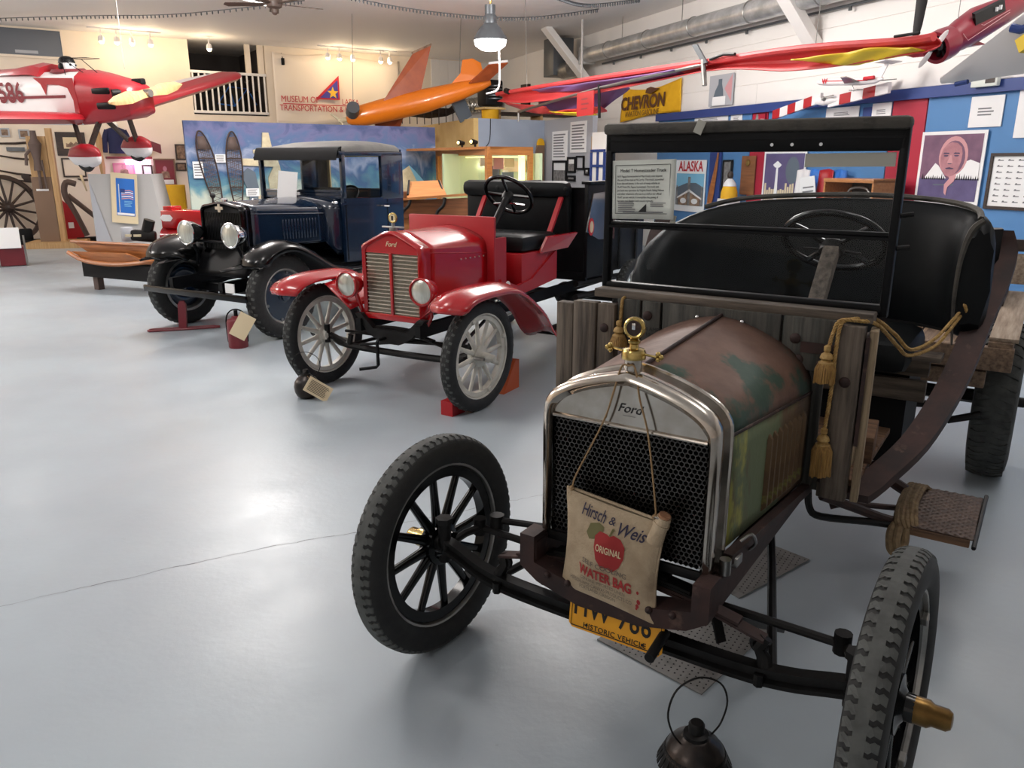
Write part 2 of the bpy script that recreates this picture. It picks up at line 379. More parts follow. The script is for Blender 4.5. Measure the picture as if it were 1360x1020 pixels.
m2 = N.new('ShaderNodeMix'); m2.data_type = 'RGBA'; m2.inputs['B'].default_value = C(120, 122, 122)
L.new(m1.outputs['Result'], m2.inputs['A']); L.new(ramp(nz(16, 3), 0.74, 0.8, 0, 0.35).outputs[0], m2.inputs['Factor'])
m3 = N.new('ShaderNodeMix'); m3.data_type = 'RGBA'; m3.inputs['B'].default_value = C(172, 180, 184)
L.new(m2.outputs['Result'], m3.inputs['A']); L.new(ramp(nz(3.2, 8), 0.5, 0.75, 0, 0.25).outputs[0], m3.inputs['Factor'])
L.new(m3.outputs['Result'], bs.inputs['Base Color'])
L.new(ramp(nz(2.2), 0.3, 0.7, 0.30, 0.42).outputs[0], bs.inputs['Roughness'])
bu = N.new('ShaderNodeBump'); bu.inputs['Strength'].default_value = 0.08; bu.inputs['Distance'].default_value = 0.01
L.new(nz(28, 3).outputs[0], bu.inputs['Height']); L.new(bu.outputs[0], bs.inputs['Normal'])
floor = slab('floor', [(-16, -6), (13, -6), (13, 27), (-16, 27)], -0.12, 0.12, fm)
floor['label'] = 'glossy pale blue-grey painted concrete floor'
slab('ceiling', [(-16, -6), (13, -6), (13, 27), (-16, 27)], ZC, 0.12, M['ceil'])
slab('wall_left', [(-16, -6), (-15.8, -6), (-15.8, 27), (-16, 27)], 0, ZC, M['cream'])
slab('wall_front', [(-16, -6), (13, -6), (13, -5.8), (-16, -5.8)], 0, ZC, M['white'])
ck = [(-1.989, 2.723), (-1.667, 2.9), (-1.362, 3.071), (-1.021, 3.246), (-0.703, 3.367), (-.3, 3.56), (0.0, 3.717), (0.164, 3.792), (.7, 4.06)]
pts = []
for (a, b), (c, d) in zip(ck, ck[1:]):
    for k in range(8):
        t = k / 8; pts.append((a + (c - a) * t + random.uniform(-.007, .007), b + (d - b) * t + random.uniform(-.007, .007)))
mb = MB()
for i in range(len(pts) - 1):
    hw = random.uniform(.0008, .003)
    mb.add([(pts[i][0], pts[i][1] - hw, .0006), (pts[i + 1][0], pts[i + 1][1] - hw, .0006), (pts[i + 1][0], pts[i + 1][1] + hw, .0006), (pts[i][0], pts[i][1] + hw, .0006)], [(0, 1, 2, 3)])
mb.obj('floor_crack', M['greyink'], floor, smooth_deg=0)

def wallbox(name, O, a, u0, u1, z0, z1, d0, d1, m, parent=None, bev=0.0):
    """box on a wall frame: u along, z up, d0..d1 in front of the wall (negative = behind)"""
    mb = MB().box(((u0 + u1) / 2, -(d0 + d1) / 2, (z0 + z1) / 2), (u1 - u0, abs(d1 - d0), z1 - z0), bev=bev)
    return mb.obj(name, m, parent, (O.x, O.y, 0) if parent is None else (0, 0, 0), (0, 0, a) if parent is None else (0, 0, 0), smooth_deg=0)

wr = struct(wallbox('wall_right', RO, RA, -16.6, 15.5, 0, ZC, -0.15, 0.0, M['white']))
for k in range(6):
    z0 = 2.56 + k * 0.306
    wallbox('siding_board', RO, RA, -11.2, 5.0, z0 + .004, z0 + 0.302, 0.0, 0.012, M['white'], wr)
segs = [(-7.43, -4.6, 'blue_panel'), (-4.58, -4.2, 'red_panel'), (-4.18, -1.75, 'blue_panel'), (-1.73, -1.2, 'red_panel'), (-1.18, 0.9, 'blue_panel'), (0.92, 2.1, 'blue_panel'), (2.12, 4.5, 'blue_panel')]
for a, b, m in segs: wallbox('wall_panel', RO, RA, a, b, 0.0, 2.42, 0.0, 0.03, M[m], wr)
struct(wallbox('trim_1', RO, RA, -7.44, 4.6, 2.42, 2.55, 0.0, 0.10, M['fascia']))['label'] = 'navy blue fascia board above the panelled display wall'
# back wall with the loft opening
wb = struct(wallbox('wall_back', BO, BA, -5.5, 3.66, 0, ZC, -0.15, 0.0, M['cream']))
wallbox('wall_section', BO, BA, 3.66, 5.44, 0, 2.76, -0.15, 0.0, M['cream'], wb)
wallbox('wall_section', BO, BA, 5.44, 12.4, 0, ZC, -0.15, 0.0, M['cream'], wb)
for k in range(9):
    wallbox('plank', BO, BA, 10.0 + k * .262, 10.257 + k * .262, 2.4, ZC - .02, 0.0, 0.02, M['white'], wb)
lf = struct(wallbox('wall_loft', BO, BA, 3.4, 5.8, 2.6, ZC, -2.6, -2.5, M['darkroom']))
wallbox('loft_floor', BO, BA, 3.5, 5.6, 2.62, 2.72, -2.5, -0.15, M['darkwood'], lf)
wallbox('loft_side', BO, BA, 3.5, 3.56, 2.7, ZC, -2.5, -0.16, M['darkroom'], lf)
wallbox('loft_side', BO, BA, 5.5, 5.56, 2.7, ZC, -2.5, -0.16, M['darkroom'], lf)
t = struct(wallbox('trim_2', BO, BA, 4.98, 5.10, 3.7, ZC, -0.12, -0.04, M['cream'])); t['label'] = 'pale upright frame post in the loft opening'
t = struct(wallbox('trim_3', BO, BA, 5.28, 5.42, 3.7, ZC, -0.12, -0.04, M['cream'])); t['label'] = 'pale edge post of the loft opening'
wn = struct(wallbox('window_1', BO, BA, -0.6, 1.06, 3.84, 4.36, 0.0, 0.03, M['windowdark'])); wn['label'] = 'dark grey interior window high on the cream wall'
wallbox('window_frame', BO, BA, -0.6, 1.10, 3.79, 3.84, 0.0, 0.05, M['cream'], wn); wallbox('window_frame', BO, BA, 1.06, 1.10, 3.84, 4.36, 0.0, 0.05, M['cream'], wn)
wallbox('note', BO, BA, 0.18, 0.6, 3.88, 3.94, 0.03, 0.034, M['greywall'], wn)
# loft railing
r = thing('balcony_railing', 'white balustrade with upright bars across the loft opening', 'railing', onB(4.54, 2.78), BA)
MB().box((0, 0, .935), (1.78, .06, .06), bev=.008).obj('top_rail', M['white'], r); MB().box((0, 0, .04), (1.78, .06, .06), bev=.008).obj('bottom_rail', M['white'], r)
me = MB().box((0, 0, .49), (.035, .035, .86)).mesh('baluster', M['white'], 0)
for k in range(13): inst('baluster', me, r, (-.84 + k * .14, 0, 0))
b = thing('bicycle', 'dark bicycle standing behind the white loft balustrade', 'bicycle', onB(4.9, 2.72, -0.7), BA)
for x in (-.5, .45):
    MB().torus((x, 0, .34), (0, 1, 0), .32, .02, 32, 6).obj('wheel', M['blackm'], b)
MB().tube([(-.5, 0, .34), (-.1, 0, .3), (.25, 0, .72), (-.2, 0, .75), (-.1, 0, .3)], .018).tube([(.25, 0, .72), (.45, 0, .34)], .016).tube([(-.2, 0, .75), (-.5, 0, .34)], .014).obj('frame', M['printblue'], b)
MB().tube([(.25, -.2, .9), (.25, 0, .85), (.25, .2, .9)], .014).tube([(.25, 0, .85), (.25, 0, .7)], .014).obj('handlebar', M['steel'], b); MB().ball((-.2, 0, .82), (.12, .05, .03)).obj('saddle', M['blackm'], b)
# alcove partitions
AO = Vector((-.67, 16.51, 0)); A2 = Vector((.68, 17.4, 0))
struct(wallbox('wall_alcove_front', AO, BA, 0.0, 1.62, 0, 2.5, -.1, 0.0, M['greyblue']))
struct(wallbox('wall_alcove_left', AO, RA, -4.2, 0.0, 0, 2.5, 0.0, .1, M['tan']))['label'] = 'tan partition wall beside the blue-grey alcove'
struct(wallbox('wall_alcove_right', A2, RA, 0.0, 2.2, 0, 2.5, -.1, 0.0, M['greywall']))
t = struct(wallbox('trim_4', A2, RA, 2.2, 2.28, 0, 2.12, -.1, 0.02, M['lumber'])); t['label'] = 'raw wooden post at the end of the grey partition'
# knee braces from the right wall to the ceiling
for k, (u, z) in enumerate([(-3.28, 3.27), (-10.05, 3.12)]):
    p0 = onR(u, z - .05); p1 = onR(u, ZC + .02, ZC + .02 - z)
    t = struct(MB().bar(p0, p1, .24 if k == 0 else .26, .13, up=(0, 0, 1), bev=.006).obj('trim_%d' % (5 + k), M['white'], smooth_deg=0))
    t['label'] = ('white diagonal knee brace under the right ceiling', 'white diagonal knee brace beside the flexible duct')[k]
# ---------------------------------------------------------------- ceiling services
d = thing('round_duct', 'long round galvanized air duct along the top of the white wall', 'duct', onR(-6, 3.86, .42), RA)
MB().cyl((-3.75, 0, 0), (5.0, 0, 0), .155, n=32).obj('duct_pipe', M['duct'], d)
me = MB().torus((0, 0, 0), (1, 0, 0), .158, .012, 32, 6).mesh('duct_joint', M['galv'])
for x in (-2.8, -1.3, .2, 1.7, 3.2): inst('duct_joint', me, d, (x, 0, 0))
me = MB().box((0, 0, .35), (.02, .004, .4)).mesh('hanger', M['galv'])
for x in (-2.3, -.2, 2.2): inst('hanger', me, d, (x, 0, 0))
MB().box((-3.82, 0, .0), (.14, .34, .34), bev=.01).obj('end_box', M['duct'], d)
d = thing('square_duct', 'square grey duct elbow under the ceiling behind the knee brace', 'duct', onR(-11.1, 3.7, .5), RA)
MB().box((0, 0, .25), (.55, .5, .8), bev=.01).obj('duct_body', M['lampgrey'], d); MB().cyl((.25, 0, -.05), (.75, 0, -.05), .17, n=24).obj('collar', M['galv'], d)
d = thing('conduit_pipe', 'thin grey conduit rail below the round duct', 'pipe', onR(-6, 3.70, .1), RA)
MB().cyl((-3.7, 0, 0), (4.2, 0, 0), .02, n=10).obj('pipe', M['lampgrey'], d)
me = MB().box((0, 0, -.03), (.04, .03, .08)).mesh('clip', M['lampgrey'], 0)
for k in range(7): inst('clip', me, d, (-3.2 + k * 1.1, 0, 0))
P = [onB(u, z, .35) for u, z in [(10.7, 3.15), (11.1, 3.2), (11.5, 3.26), (12.0, 3.33)]]
pts = smooth(P, 14); tag(MB().tube(pts, [.19 + .022 * math.sin(i * 1.9) + random.uniform(-.012, .012) for i in range(len(pts))], 18).obj('flexible_duct', M['foil']), 'crinkled silver foil flexible duct under the ceiling', 'duct')
f = thing('ceiling_fan', 'brown ceiling fan with five blades above the cream wall', 'fan', (-3.66, 13.3, 3.98), .3)
MB().cyl((0, 0, .1), (0, 0, .42), .02).obj('down_rod', M['fanbrown'], f)
MB().lathe([(.02, .16), (.11, .13), (.13, .05), (.11, -.02), (.05, -.05), (.05, -.1), (.02, -.13)], n=20).obj('motor', M['fanbrown'], f)
me = MB().prism([(.12, -.03, 0), (.3, -.07, 0), (.74, -.075, 0), (.79, 0, 0), (.74, .075, 0), (.3, .07, 0), (.12, .03, 0)], (0, 0, .012)).mesh('blade', M['fanbrown'], 0)
for k in range(5): inst('blade', me, f, (0, 0, 0.02), (.16, 0, k * 2 * PI / 5 + .3))
def pend(name, label, loc, s=1.0, grp=None, shade='lampgrey'):
    f = thing(name, label, 'lamp', loc, 0, grp)
    MB().lathe([(.07 * s, .30), (.10 * s, .26), (.10 * s, .16), (.12 * s, .14), (.16 * s, .10), (.24 * s, -.02), (.26 * s, -.06), (.255 * s, -.075)], n=28).obj('lamp_shade', M[shade], f)
    MB().lathe([(.25 * s, -.07), (.23 * s, -.15), (.14 * s, -.21), (.02, -.23)], n=28).obj('diffuser', M['lampglow'], f)
    MB().cyl((0, 0, .28), (0, 0, .42), .08 * s, n=16).obj('ballast', M['lampgrey'], f)
    MB().tube([(0, 0, .42), (0, 0, .5), (-.12, 0, .56), (-.3, 0, .6), (-.32, 0, .72)], .018, sub=4).obj('conduit', M['brass'], f)
    return f
pend('pendant_lamp', 'glowing bell-shaped pendant lamp above the orange drone', (-.33, 13, 3.52))
pend('pendant_lamp', 'glowing pendant lamp at the top left corner of the hall', (-8.0, 12.0, 3.86), 1.35)
point('pendant_light', (-.33, 13, 3.2), 60, (1, .96, .92), .07); point('pendant_light', (-8.0, 12.0, 3.42), 22, (1, .96, .92), .09)
def spot(i, u, z, lbl):
    s = thing('spot_lamp', lbl, 'lamp', onB(u, ZC - .20, .8), BA, 'warm track spotlights along the cream wall')
    MB().cyl((0, 0, .16), (0, 0, .02), .014, n=8).obj('stem', M['white'], s)
    MB().lathe([(.04, .04), (.06, 0), (.065, -.07)], n=14).obj('housing', M['white'], s)
    MB().ball((0, 0, -.07), .055, 12, 8).obj('bulb', M['warmglow'], s)
us = [1.75, 2.05, 2.35, 2.72, 3.95, 6.75, 7.05, 7.4, 8.15, 8.4]
pos = ['first spotlight from the left in the far left track', 'second spotlight from the left in the far left track', 'third spotlight from the left in the far left track', 'fourth spotlight from the left, beside the loft opening track',
       'single spotlight glowing in front of the loft opening', 'first of the spotlights above the cloth banner, from the left', 'second of the spotlights above the cloth banner, from the left', 'third of the spotlights above the cloth banner, from the left',
       'fourth of the spotlights above the banner, near the drone wing', 'last of the spotlights above the banner, closest to the drone wing']
for i, u in enumerate(us):
    spot(i, u, 0, 'warm white ' + pos[i]); 
    if i in (1, 3, 4, 6, 8): point('spot_light', onB(u, ZC - .32, .8), 26, (1, .78, .5), .08)
for a, b, lb in [(1.5, 2.95, 'white lighting track on the ceiling above the red aircraft'), (6.5, 8.6, 'white lighting track on the ceiling above the cloth banner')]:
    tag(MB().box((0, 0, 0), (b - a, .04, .03)).obj('lighting_track', M['white'], None, onB((a + b) / 2, ZC - .015, .8), (0, 0, BA)), lb, 'track')
f = thing('tube_lamp', 'glowing fluorescent tube fixture below the ceiling fan', 'lamp', (-4.5, 14.4, 4.3), 1.2)
MB().box((0, 0, .05), (1.3, .2, .06), bev=.01).obj('fixture', M['white'], f); MB().cyl((-.62, 0, 0), (.62, 0, 0), .03).obj('tube', M['tubeglow'], f)
def bulbs(name, label, P, n):
    f = thing(name, label, 'string lights', P[0]); p0 = Vector(P[0])
    pts = smooth([Vector(p) - p0 for p in P], 12)
    MB().tube(pts, .008, 5).obj('wire', M['lampgrey'], f)
    mb = MB()
    for i in range(0, len(pts) - 1):
        for k in range(2): q = pts[i].lerp(pts[i + 1], k / 2); mb.ball(q + Vector((0, 0, -.03)), (.014, .014, .03), 6, 4)
    mb.obj('bulbs', M['lampgrey'], f, kind='stuff')
bulbs('string_lights', 'dark string of small lights sagging across the ceiling', [(-3.4, 13.5, 4.36), (-2.2, 14.2, 4.18), (-.9, 14.9, 4.12), (.3, 15.4, 4.16), (1.6, 15.9, 4.38)], 40)
bulbs('string_lights', 'short dark string of small lights near the square duct', [(.35, 13.8, 4.38), (.8, 14.0, 4.22), (1.3, 14.3, 4.18), (2.2, 14.8, 4.35)], 20)
bulbs('string_lights', 'dark string of small lights at the far left ceiling', [(-10.5, 16.5, 4.3), (-8, 16.0, 4.28), (-6, 15.6, 4.25), (-3.6, 15, 4.36)], 40)
tag(MB().tube([onR(-8.9, 4.4, 1.0), onR(-8.87, 3.1, 1.0)], .022).obj('hanging_pole', M['hose']), 'thin white pole hanging from the ceiling beside the duct', 'pole')
MB().tube([(.13, .1, -.17), (.14, .1, -.52), (.11, .05, -.77), (-.07, 0, -.84)], .014, sub=5).obj('pull_cord', M['hose'], bpy.data.objects['pendant_lamp'])
# ---------------------------------------------------------------- things on the right wall
def quad(mb, u0, u1, z0, z1, y, th=.002):
    return mb.box(((u0 + u1) / 2, y, (z0 + z1) / 2), (u1 - u0, th, z1 - z0))
def frame(name, label, cat, loc, a, w, h, fm_, pm, fw=.03, dep=.03, tilt=0.0, group=None):
    """framed picture: root at its centre, local x along the wall, -y to the room"""
    f = thing(name, label, cat, loc, a, group); f.rotation_euler[1] = tilt
    if fm_:
        mb = MB()
        for s in (-1, 1):
            mb.box((s * (w - fw) / 2, -dep / 2, 0), (fw, dep, h)); mb.box((0, -dep / 2, s * (h - fw) / 2), (w - 2 * fw, dep, fw))
        mb.obj('frame', M[fm_], f, smooth_deg=0)
    else: fw = 0.0
    quad(MB(), -w / 2 + fw, w / 2 - fw, -h / 2 + fw, h / 2 - fw, -.008, .01).obj('print', M[pm], f, smooth_deg=0)
    return f
def shape(parent, name, pts, m, y=-.0145, th=.0015):
    return MB().prism([(x, y, z) for x, z in pts], (0, -th, 0)).obj(name, M[m], parent, smooth_deg=0)
def ell(cx, cz, rx, rz, n=20, a0=0, a1=2 * PI): return [(cx + rx * math.cos(a0 + (a1 - a0) * i / (n - (0 if a1 - a0 >= 2 * PI - .01 else 1))), cz + rz * math.sin(a0 + (a1 - a0) * i / (n - (0 if a1 - a0 >= 2 * PI - .01 else 1)))) for i in range(n)]
def lines(parent, w, h, n, m='greyink', x0=0, z0=0, y=-.0145, lw=.45, name='text_lines', rag=True):
    mb = MB(); st = h / n
    for i in range(n):
        ww = w * (random.uniform(.8, 1) if rag else 1)
        mb.box((x0 - (w - ww) / 2, y, z0 + h / 2 - st * (i + .5)), (ww, .001, st * lw))
    return mb.obj(name, M[m], parent, smooth_deg=0)
# portrait poster
p = frame('portrait_poster', 'purple portrait poster of a hooded elder above snowy peaks', 'poster', onR(-.73, 1.57, .05), RA, .9, .9, None, 'paper')
shape(p, 'background', [(-.41, -.36), (.41, -.36), (.41, .41), (-.41, .41)], 'purple', -.0145)
shape(p, 'lake', [(-.41, -.36), (.41, -.36), (.41, -.1), (-.41, -.1)], 'violet', -.0165)
shape(p, 'mountain', [(-.34, -.1), (-.2, .08), (-.15, .05), (-.02, -.1)], 'paper', -.0175); shape(p, 'mountain', [(.08, -.1), (.2, .09), (.28, .12), (.41, .08), (.41, -.1)], 'paper', -.0175)
mb = MB()
for k in range(26):
    x = -.36 + k * .031
    if -.03 < x < .09: continue
    hh = random.uniform(.03, .08); mb.prism([(x - .012, -.018 - .0025, -.115), (x + .012, -.0205, -.115), (x, -.0205, -.115 + hh)], (0, -.001, 0))
mb.obj('tree_line', M['ink'], p, smooth_deg=0)
shape(p, 'hood', ell(.04, .16, .2, .23), 'pinkish', -.0185); shape(p, 'hood_shadow', ell(.04, .14, .165, .2), 'purple', -.0205)
shape(p, 'scarf', [(.0, -.03), (.12, -.06), (.1, -.13), (.02, -.2), (.01, -.3), (-.02, -.27), (-.03, -.17), (.03, -.1)], 'pinkish', -.0225)
shape(p, 'face', [(x * .155 + .02, z * .2 + .12) for x, z in [(0, -1), (.42, -.9), (.75, -.55), (.92, -.1), (.95, .35), (.8, .72), (.4, .95), (-.1, 1), (-.5, .9), (-.85, .6), (-.97, .15), (-.9, -.3), (-.7, -.65), (-.35, -.92)]], 'skin', -.0235)
for x in (-.055, .09):
    shape(p, 'eye', ell(x, .165, .034, .009, 12), 'deep', -.0255); shape(p, 'brow', [(x - .045, .185), (x + .045, .185), (x + .035, .2), (x - .03, .203)], 'deep', -.0255)
shape(p, 'nose', [(.005, .17), (.022, .17), (.052, .085), (.03, .07), (-.01, .072), (-.028, .088)], 'pinkish', -.0257)
shape(p, 'nostrils', [(-.02, .078), (.045, .076), (.03, .068), (-.005, .068)], 'deep', -.0275)
shape(p, 'mouth', [(-.045, .022), (.01, .032), (.075, .02), (.06, .008), (-.03, .01)], 'deep', -.0257)
shape(p, 'boat', [(-.2, -.17), (.1, -.165), (.09, -.18), (-.18, -.185)], 'slate', -.0195)
# framed aircraft chart
p = frame('framed_chart', 'brown framed chart of small aircraft silhouettes beside the portrait', 'picture', onR(.42, 1.45, .03), RA, 1.25, .62, 'darkwood', 'paper', .035)
mb = MB()
for i in range(9):
    for j in range(8):
        x = -.5 + i * .125; z = .23 - j * .065; mb.box((x, -.0145, z), (.07, .001, .010)).box((x - .02, -.0145, z + .008), (.02, .001, .012))
mb.obj('aircraft_outlines', M['greyink'], p, smooth_deg=0, kind='stuff')
for nm, lb, u, z, w_, h_ in [('wall_notice', 'white mounted sheet on blue wall above the portrait poster', -.36, 2.22, .42, .34), ('wall_notice', 'cream edged sheet at the right end of the blue wall', .25, 2.17, .46, .5),
                             ('wall_notice', 'bright white sheet under the fascia, left end', -5.7, 2.37, .98, .22), ('wall_notice', 'narrow white sheet under the fascia beside crimson strip', -4.98, 2.36, .3, .2),
                             ('wall_notice', 'white sheet behind the checkered model airplane', -2.6, 2.31, .62, .18), ('wall_notice', 'pale photo sheet left of the broad crimson panel', -1.9, 2.3, .32, .22)]:
    p = frame(nm, lb, 'notice', onR(u, z, .035), RA, w_, h_, None, 'paper'); lines(p, w_ * .5, h_ * .3, 3)
p = frame('wall_notice', 'small navy sheet between white sheets under the fascia', 'notice', onR(-2.14, 2.27, .035), RA, .16, .2, None, 'fascia')
tag(MB().box((0, 0, 0), (.33, .06, .125), bev=.008).obj('thermostat_box', M['paper_grey'], None, onR(-.35, 2.545, .14), (0, 0, RA)), 'pale grey control box on the fascia above white sheets', 'box')
o = bpy.data.objects['thermostat_box']; MB().box((.08, -.031, -.005), (.12, .002, .05)).obj('display_window', M['darkwood'], o, smooth_deg=0)
# ALASKA poster
p = frame('travel_poster', 'travel poster with red ALASKA lettering and a carved clan house', 'poster', onR(-6.2, 1.24, .05), RA, .96, .92, None, 'paper')
text('lettering', 'ALASKA', .25, M['printred'], p, (0, -.016, .34), sx=.86, bold=.006)
shape(p, 'sky', [(-.44, -.35), (.44, -.35), (.44, .22), (-.44, .22)], 'skyblue'); shape(p, 'hill', [(-.44, -.35), (.44, -.35), (.44, -.02), (.2, .06), (-.1, .05), (-.44, -.04)], 'slate', -.0165)
shape(p, 'house', [(-.36, -.35), (.36, -.35), (.36, -.22), (0, -.08), (-.36, -.22)], 'sepia', -.0185); shape(p, 'totem', [(-.05, -.35), (.03, -.35), (.03, .16), (-.05, .16)], 'printgrey', -.0205)
for s in (-1, 1):
    shape(p, 'roof_beam', [(0, -.06), (s * .4, -.21), (s * .4, -.24), (0, -.1)], 'paper', -.0205); shape(p, 'wall_crest', ell(s * .18, -.27, .1, .05, 12), 'paper', -.0205)
    shape(p, 'side_totem', [(s * .38, -.35), (s * .42, -.35), (s * .42, 0), (s * .38, 0)], 'printgrey', -.0205)
p = frame('wall_propeller', 'varnished wooden propeller blade standing beside the travel poster', 'propeller', onR(-5.46, 1.35, .05), RA, .34, .98, None, 'fascia')
MB().loft([[(x + c * wx, -.03 - s_ * .02, z) for c, s_ in [(-1, 0), (-.6, .8), (.2, 1), (1, .2), (.3, -.4), (-.6, -.3)]] for z, x, wx in [(-.48, -.1, .05), (-.3, -.06, .09), (-.1, -.02, .08), (.1, .03, .06), (.3, .07, .035), (.47, .1, .012)]]).obj('blade', M['boat'], p)
frame('narrow_photo', 'narrow tall black framed photo next to the wooden propeller', 'picture', onR(-5.1, 1.3, .05), RA, .26, .8, 'blackm', 'printgrey', .03)
p = frame('wooden_plaque', 'brown wooden plaque with a brass disc on the crimson strip', 'plaque', onR(-4.55, 1.45, .05), RA, .36, .62, None, 'sepia'); p.children[0].data.materials[0] = M['oak_dark']
MB().cyl((0, -.014, .2), (0, -.03, .2), .05, n=18).obj('disc', M['brass'], p)
f = thing('carved_figure', 'small carved figure in white and yellow cloak before crimson strip', 'figurine', onR(-4.62, 1.08, .35), RA)
MB().lathe([(.14, 0), (.135, .1), (.10, .22), (.05, .28)], n=16).obj('cloak', M['flagyellow'], f); MB().lathe([(.11, .2), (.10, .24), (.06, .3), (.035, .32)], n=16).obj('collar', M['paper'], f); MB().ball((0, 0, .37), (.05, .05, .07)).obj('head', M['darkwood'], f)
MB().box((0, .0, -.54), (.26, .26, 1.08)).obj('plinth', M['white'], f, smooth_deg=0)
# city poster
p = frame('city_poster', 'violet night poster of a city with a tall tower', 'poster', onR(-3.68, 1.42, .05), RA, .96, .8, None, 'paper')
shape(p, 'night_sky', [(-.44, -.37), (.44, -.37), (.44, .37), (-.44, .37)], 'violet')
shape(p, 'tower', [(-.19, -.36), (-.11, -.36), (-.13, .18), (-.17, .18)], 'paper', -.0165); shape(p, 'tower_top', [(-.25, .2), (-.15, .26), (-.05, .2), (-.1, .16), (-.2, .16)], 'paper', -.0175)
shape(p, 'face_outline', ell(.2, .12, .15, .2), 'slate', -.0165)
mb = MB()
for k in range(16):
    x = -.4 + k * .053; hh = random.uniform(.08, .3); mb.box((x, -.0165, -.36 + hh / 2), (.04, .001, hh))
    for q in range(int(hh / .04)): mb.box((x, -.0172, -.35 + q * .04), (.03, .001, .012))
mb.obj('skyline', M['paper_warm'], p, smooth_deg=0)
f = thing('folded_flag', 'draped red white and blue cloth with a white card', 'flag', onR(-2.78, 1.15, .14), RA)
for i, (x, m) in enumerate([(-.36, 'planewhite'), (-.14, 'printblue'), (.12, 'redflat'), (.36, 'printblue')]):
    MB().grid(lambda a, b, x=x: (x + (a - .5) * .28, -.02 * math.sin(a * PI * 2 + x * 9) - .05 * b, .42 - b * .62 - .05 * abs(a - .5)), 8, 6).obj('stripe', M[m], f, solid=.004)
MB().box((-.1, -.12, .1), (.3, .004, .42), (.1, -.12, 0)).obj('card', M['paper'], f, smooth_deg=0)
mb = MB()
for i in range(5): mb.box((-.1, -.128, .22 - i * .06), (.22, .002, .02), (.1, -.12, 0))
mb.obj('card_text', M['greyink'], f, smooth_deg=0)
f = thing('wooden_cabinet', 'open oak display cabinet with dark inside, before the blue wall', 'cabinet', onR(-1.7, 0, .42), RA)
for x in (-.42, .42): MB().box((x, 0, .72), (.03, .5, 1.44)).obj('side_panel', M['oak'], f, smooth_deg=0)
MB().box((0, 0, 1.43), (.87, .52, .05), bev=.004).obj('top', M['oak'], f); MB().box((0, .23, .72), (.82, .02, 1.4)).obj('back', M['darkroom'], f, smooth_deg=0)
MB().box((0, 0, 1.15), (.8, .46, .02)).obj('shelf', M['oak'], f, smooth_deg=0); MB().box((0, 0, .6), (.8, .46, .02)).obj('shelf', M['oak'], f, smooth_deg=0)
tag(MB().tube([onR(-1.9, 1.2, .5), onR(-1.8, 1.33, .5), onR(-1.55, 1.33, .5), onR(-1.45, 1.2, .5)], .015, sub=4).obj('metal_clamp', M['steel']), 'grey metal bow lying inside the oak cabinet', 'tool')
tag(MB().cyl(onR(-4.5, 2.55, .05), onR(-4.5, 2.85, .05), .001, .001).obj('wire_stub', M['steel']), 'short wire above the fascia at the crimson strip', 'wire')
p = frame('pennant_card', 'red and pink pennants pinned on the crimson strip top', 'pennant', onR(-4.38, 2.3, .05), RA, .3, .2, None, 'red_panel')
shape(p, 'cone', [(-.1, -.1), (.02, -.1), (-.02, .1), (-.06, .1)], 'printgrey'); shape(p, 'pennant', [(.0, -.06), (.14, -.1), (.15, .02), (.05, .03)], 'pinkish')
# yellow flag
f = thing('yellow_flag', 'yellow cloth flag with brown aviation gasoline lettering on white wall', 'flag', onR(-7.75, 2.8, .06), RA)
def ff(a, b):
    x = -1.05 + a * 2.15 + (b) * -.05; zt = .33 - .10 * math.sin(a * PI) + .02 * a; zb = -.34 + .04 * math.sin(a * PI) + .10 * a
    return (x, -.03 * math.sin(a * 9 + b * 2) * (.3 + b), zt + (zb - zt) * b)
MB().grid(ff, 40, 12).obj('cloth', M['flagyellow'], f, solid=.004)
text('lettering', 'CHEVRON', .34, M['brownink'], f, (-.22, -.05, .0), sx=1.05, bold=.012, shear=.1); text('lettering', 'AVIATION GASOLINE', .15, M['brownink'], f, (-.22, -.05, -.2), sx=.9)
MB().prism([(-.1, -.05, .17), (.1, -.05, .14), (.42, -.05, .22), (.25, -.05, .24), (.1, -.05, .27), (-.05, -.05, .25)], (0, -.003, 0)).obj('emblem', M['brownink'], f, smooth_deg=0)
p = frame('bottle_poster', 'white poster with grey bottle and red pennant on white wall', 'poster', onR(-5.45, 2.84, .04), RA, .68, .5, None, 'greywall')
shape(p, 'bottle', [(-.26, -.24), (.1, -.24), (.06, .0), (.02, .1), (.02, .18), (-.08, .18), (-.08, .1), (-.16, .0)], 'slate'); shape(p, 'label_patch', [(-.24, -.24), (.14, -.24), (.14, -.1), (-.22, -.1)], 'paper', -.0165); shape(p, 'pennant', [(.1, .02), (.3, .24), (.3, -.2)], 'pinkish')
f = thing('blue_cabinet', 'blue door frame with white panels past the grey partition', 'cabinet', (1.47, 14.0, 0), RA)
MB().box((0, .05, 1.1), (.5, .1, 2.1)).obj('panel', M['white'], f, smooth_deg=0)
for x in (-.24, .0, .24): MB().box((x, -.01, .95), (.05, .03, 1.75)).obj('stile', M['fascia'], f, smooth_deg=0)
for z in (1.85, 1.6, 1.2): MB().box((0, -.012, z), (.5, .03, .04)).obj('rail', M['fascia'], f, smooth_deg=0)
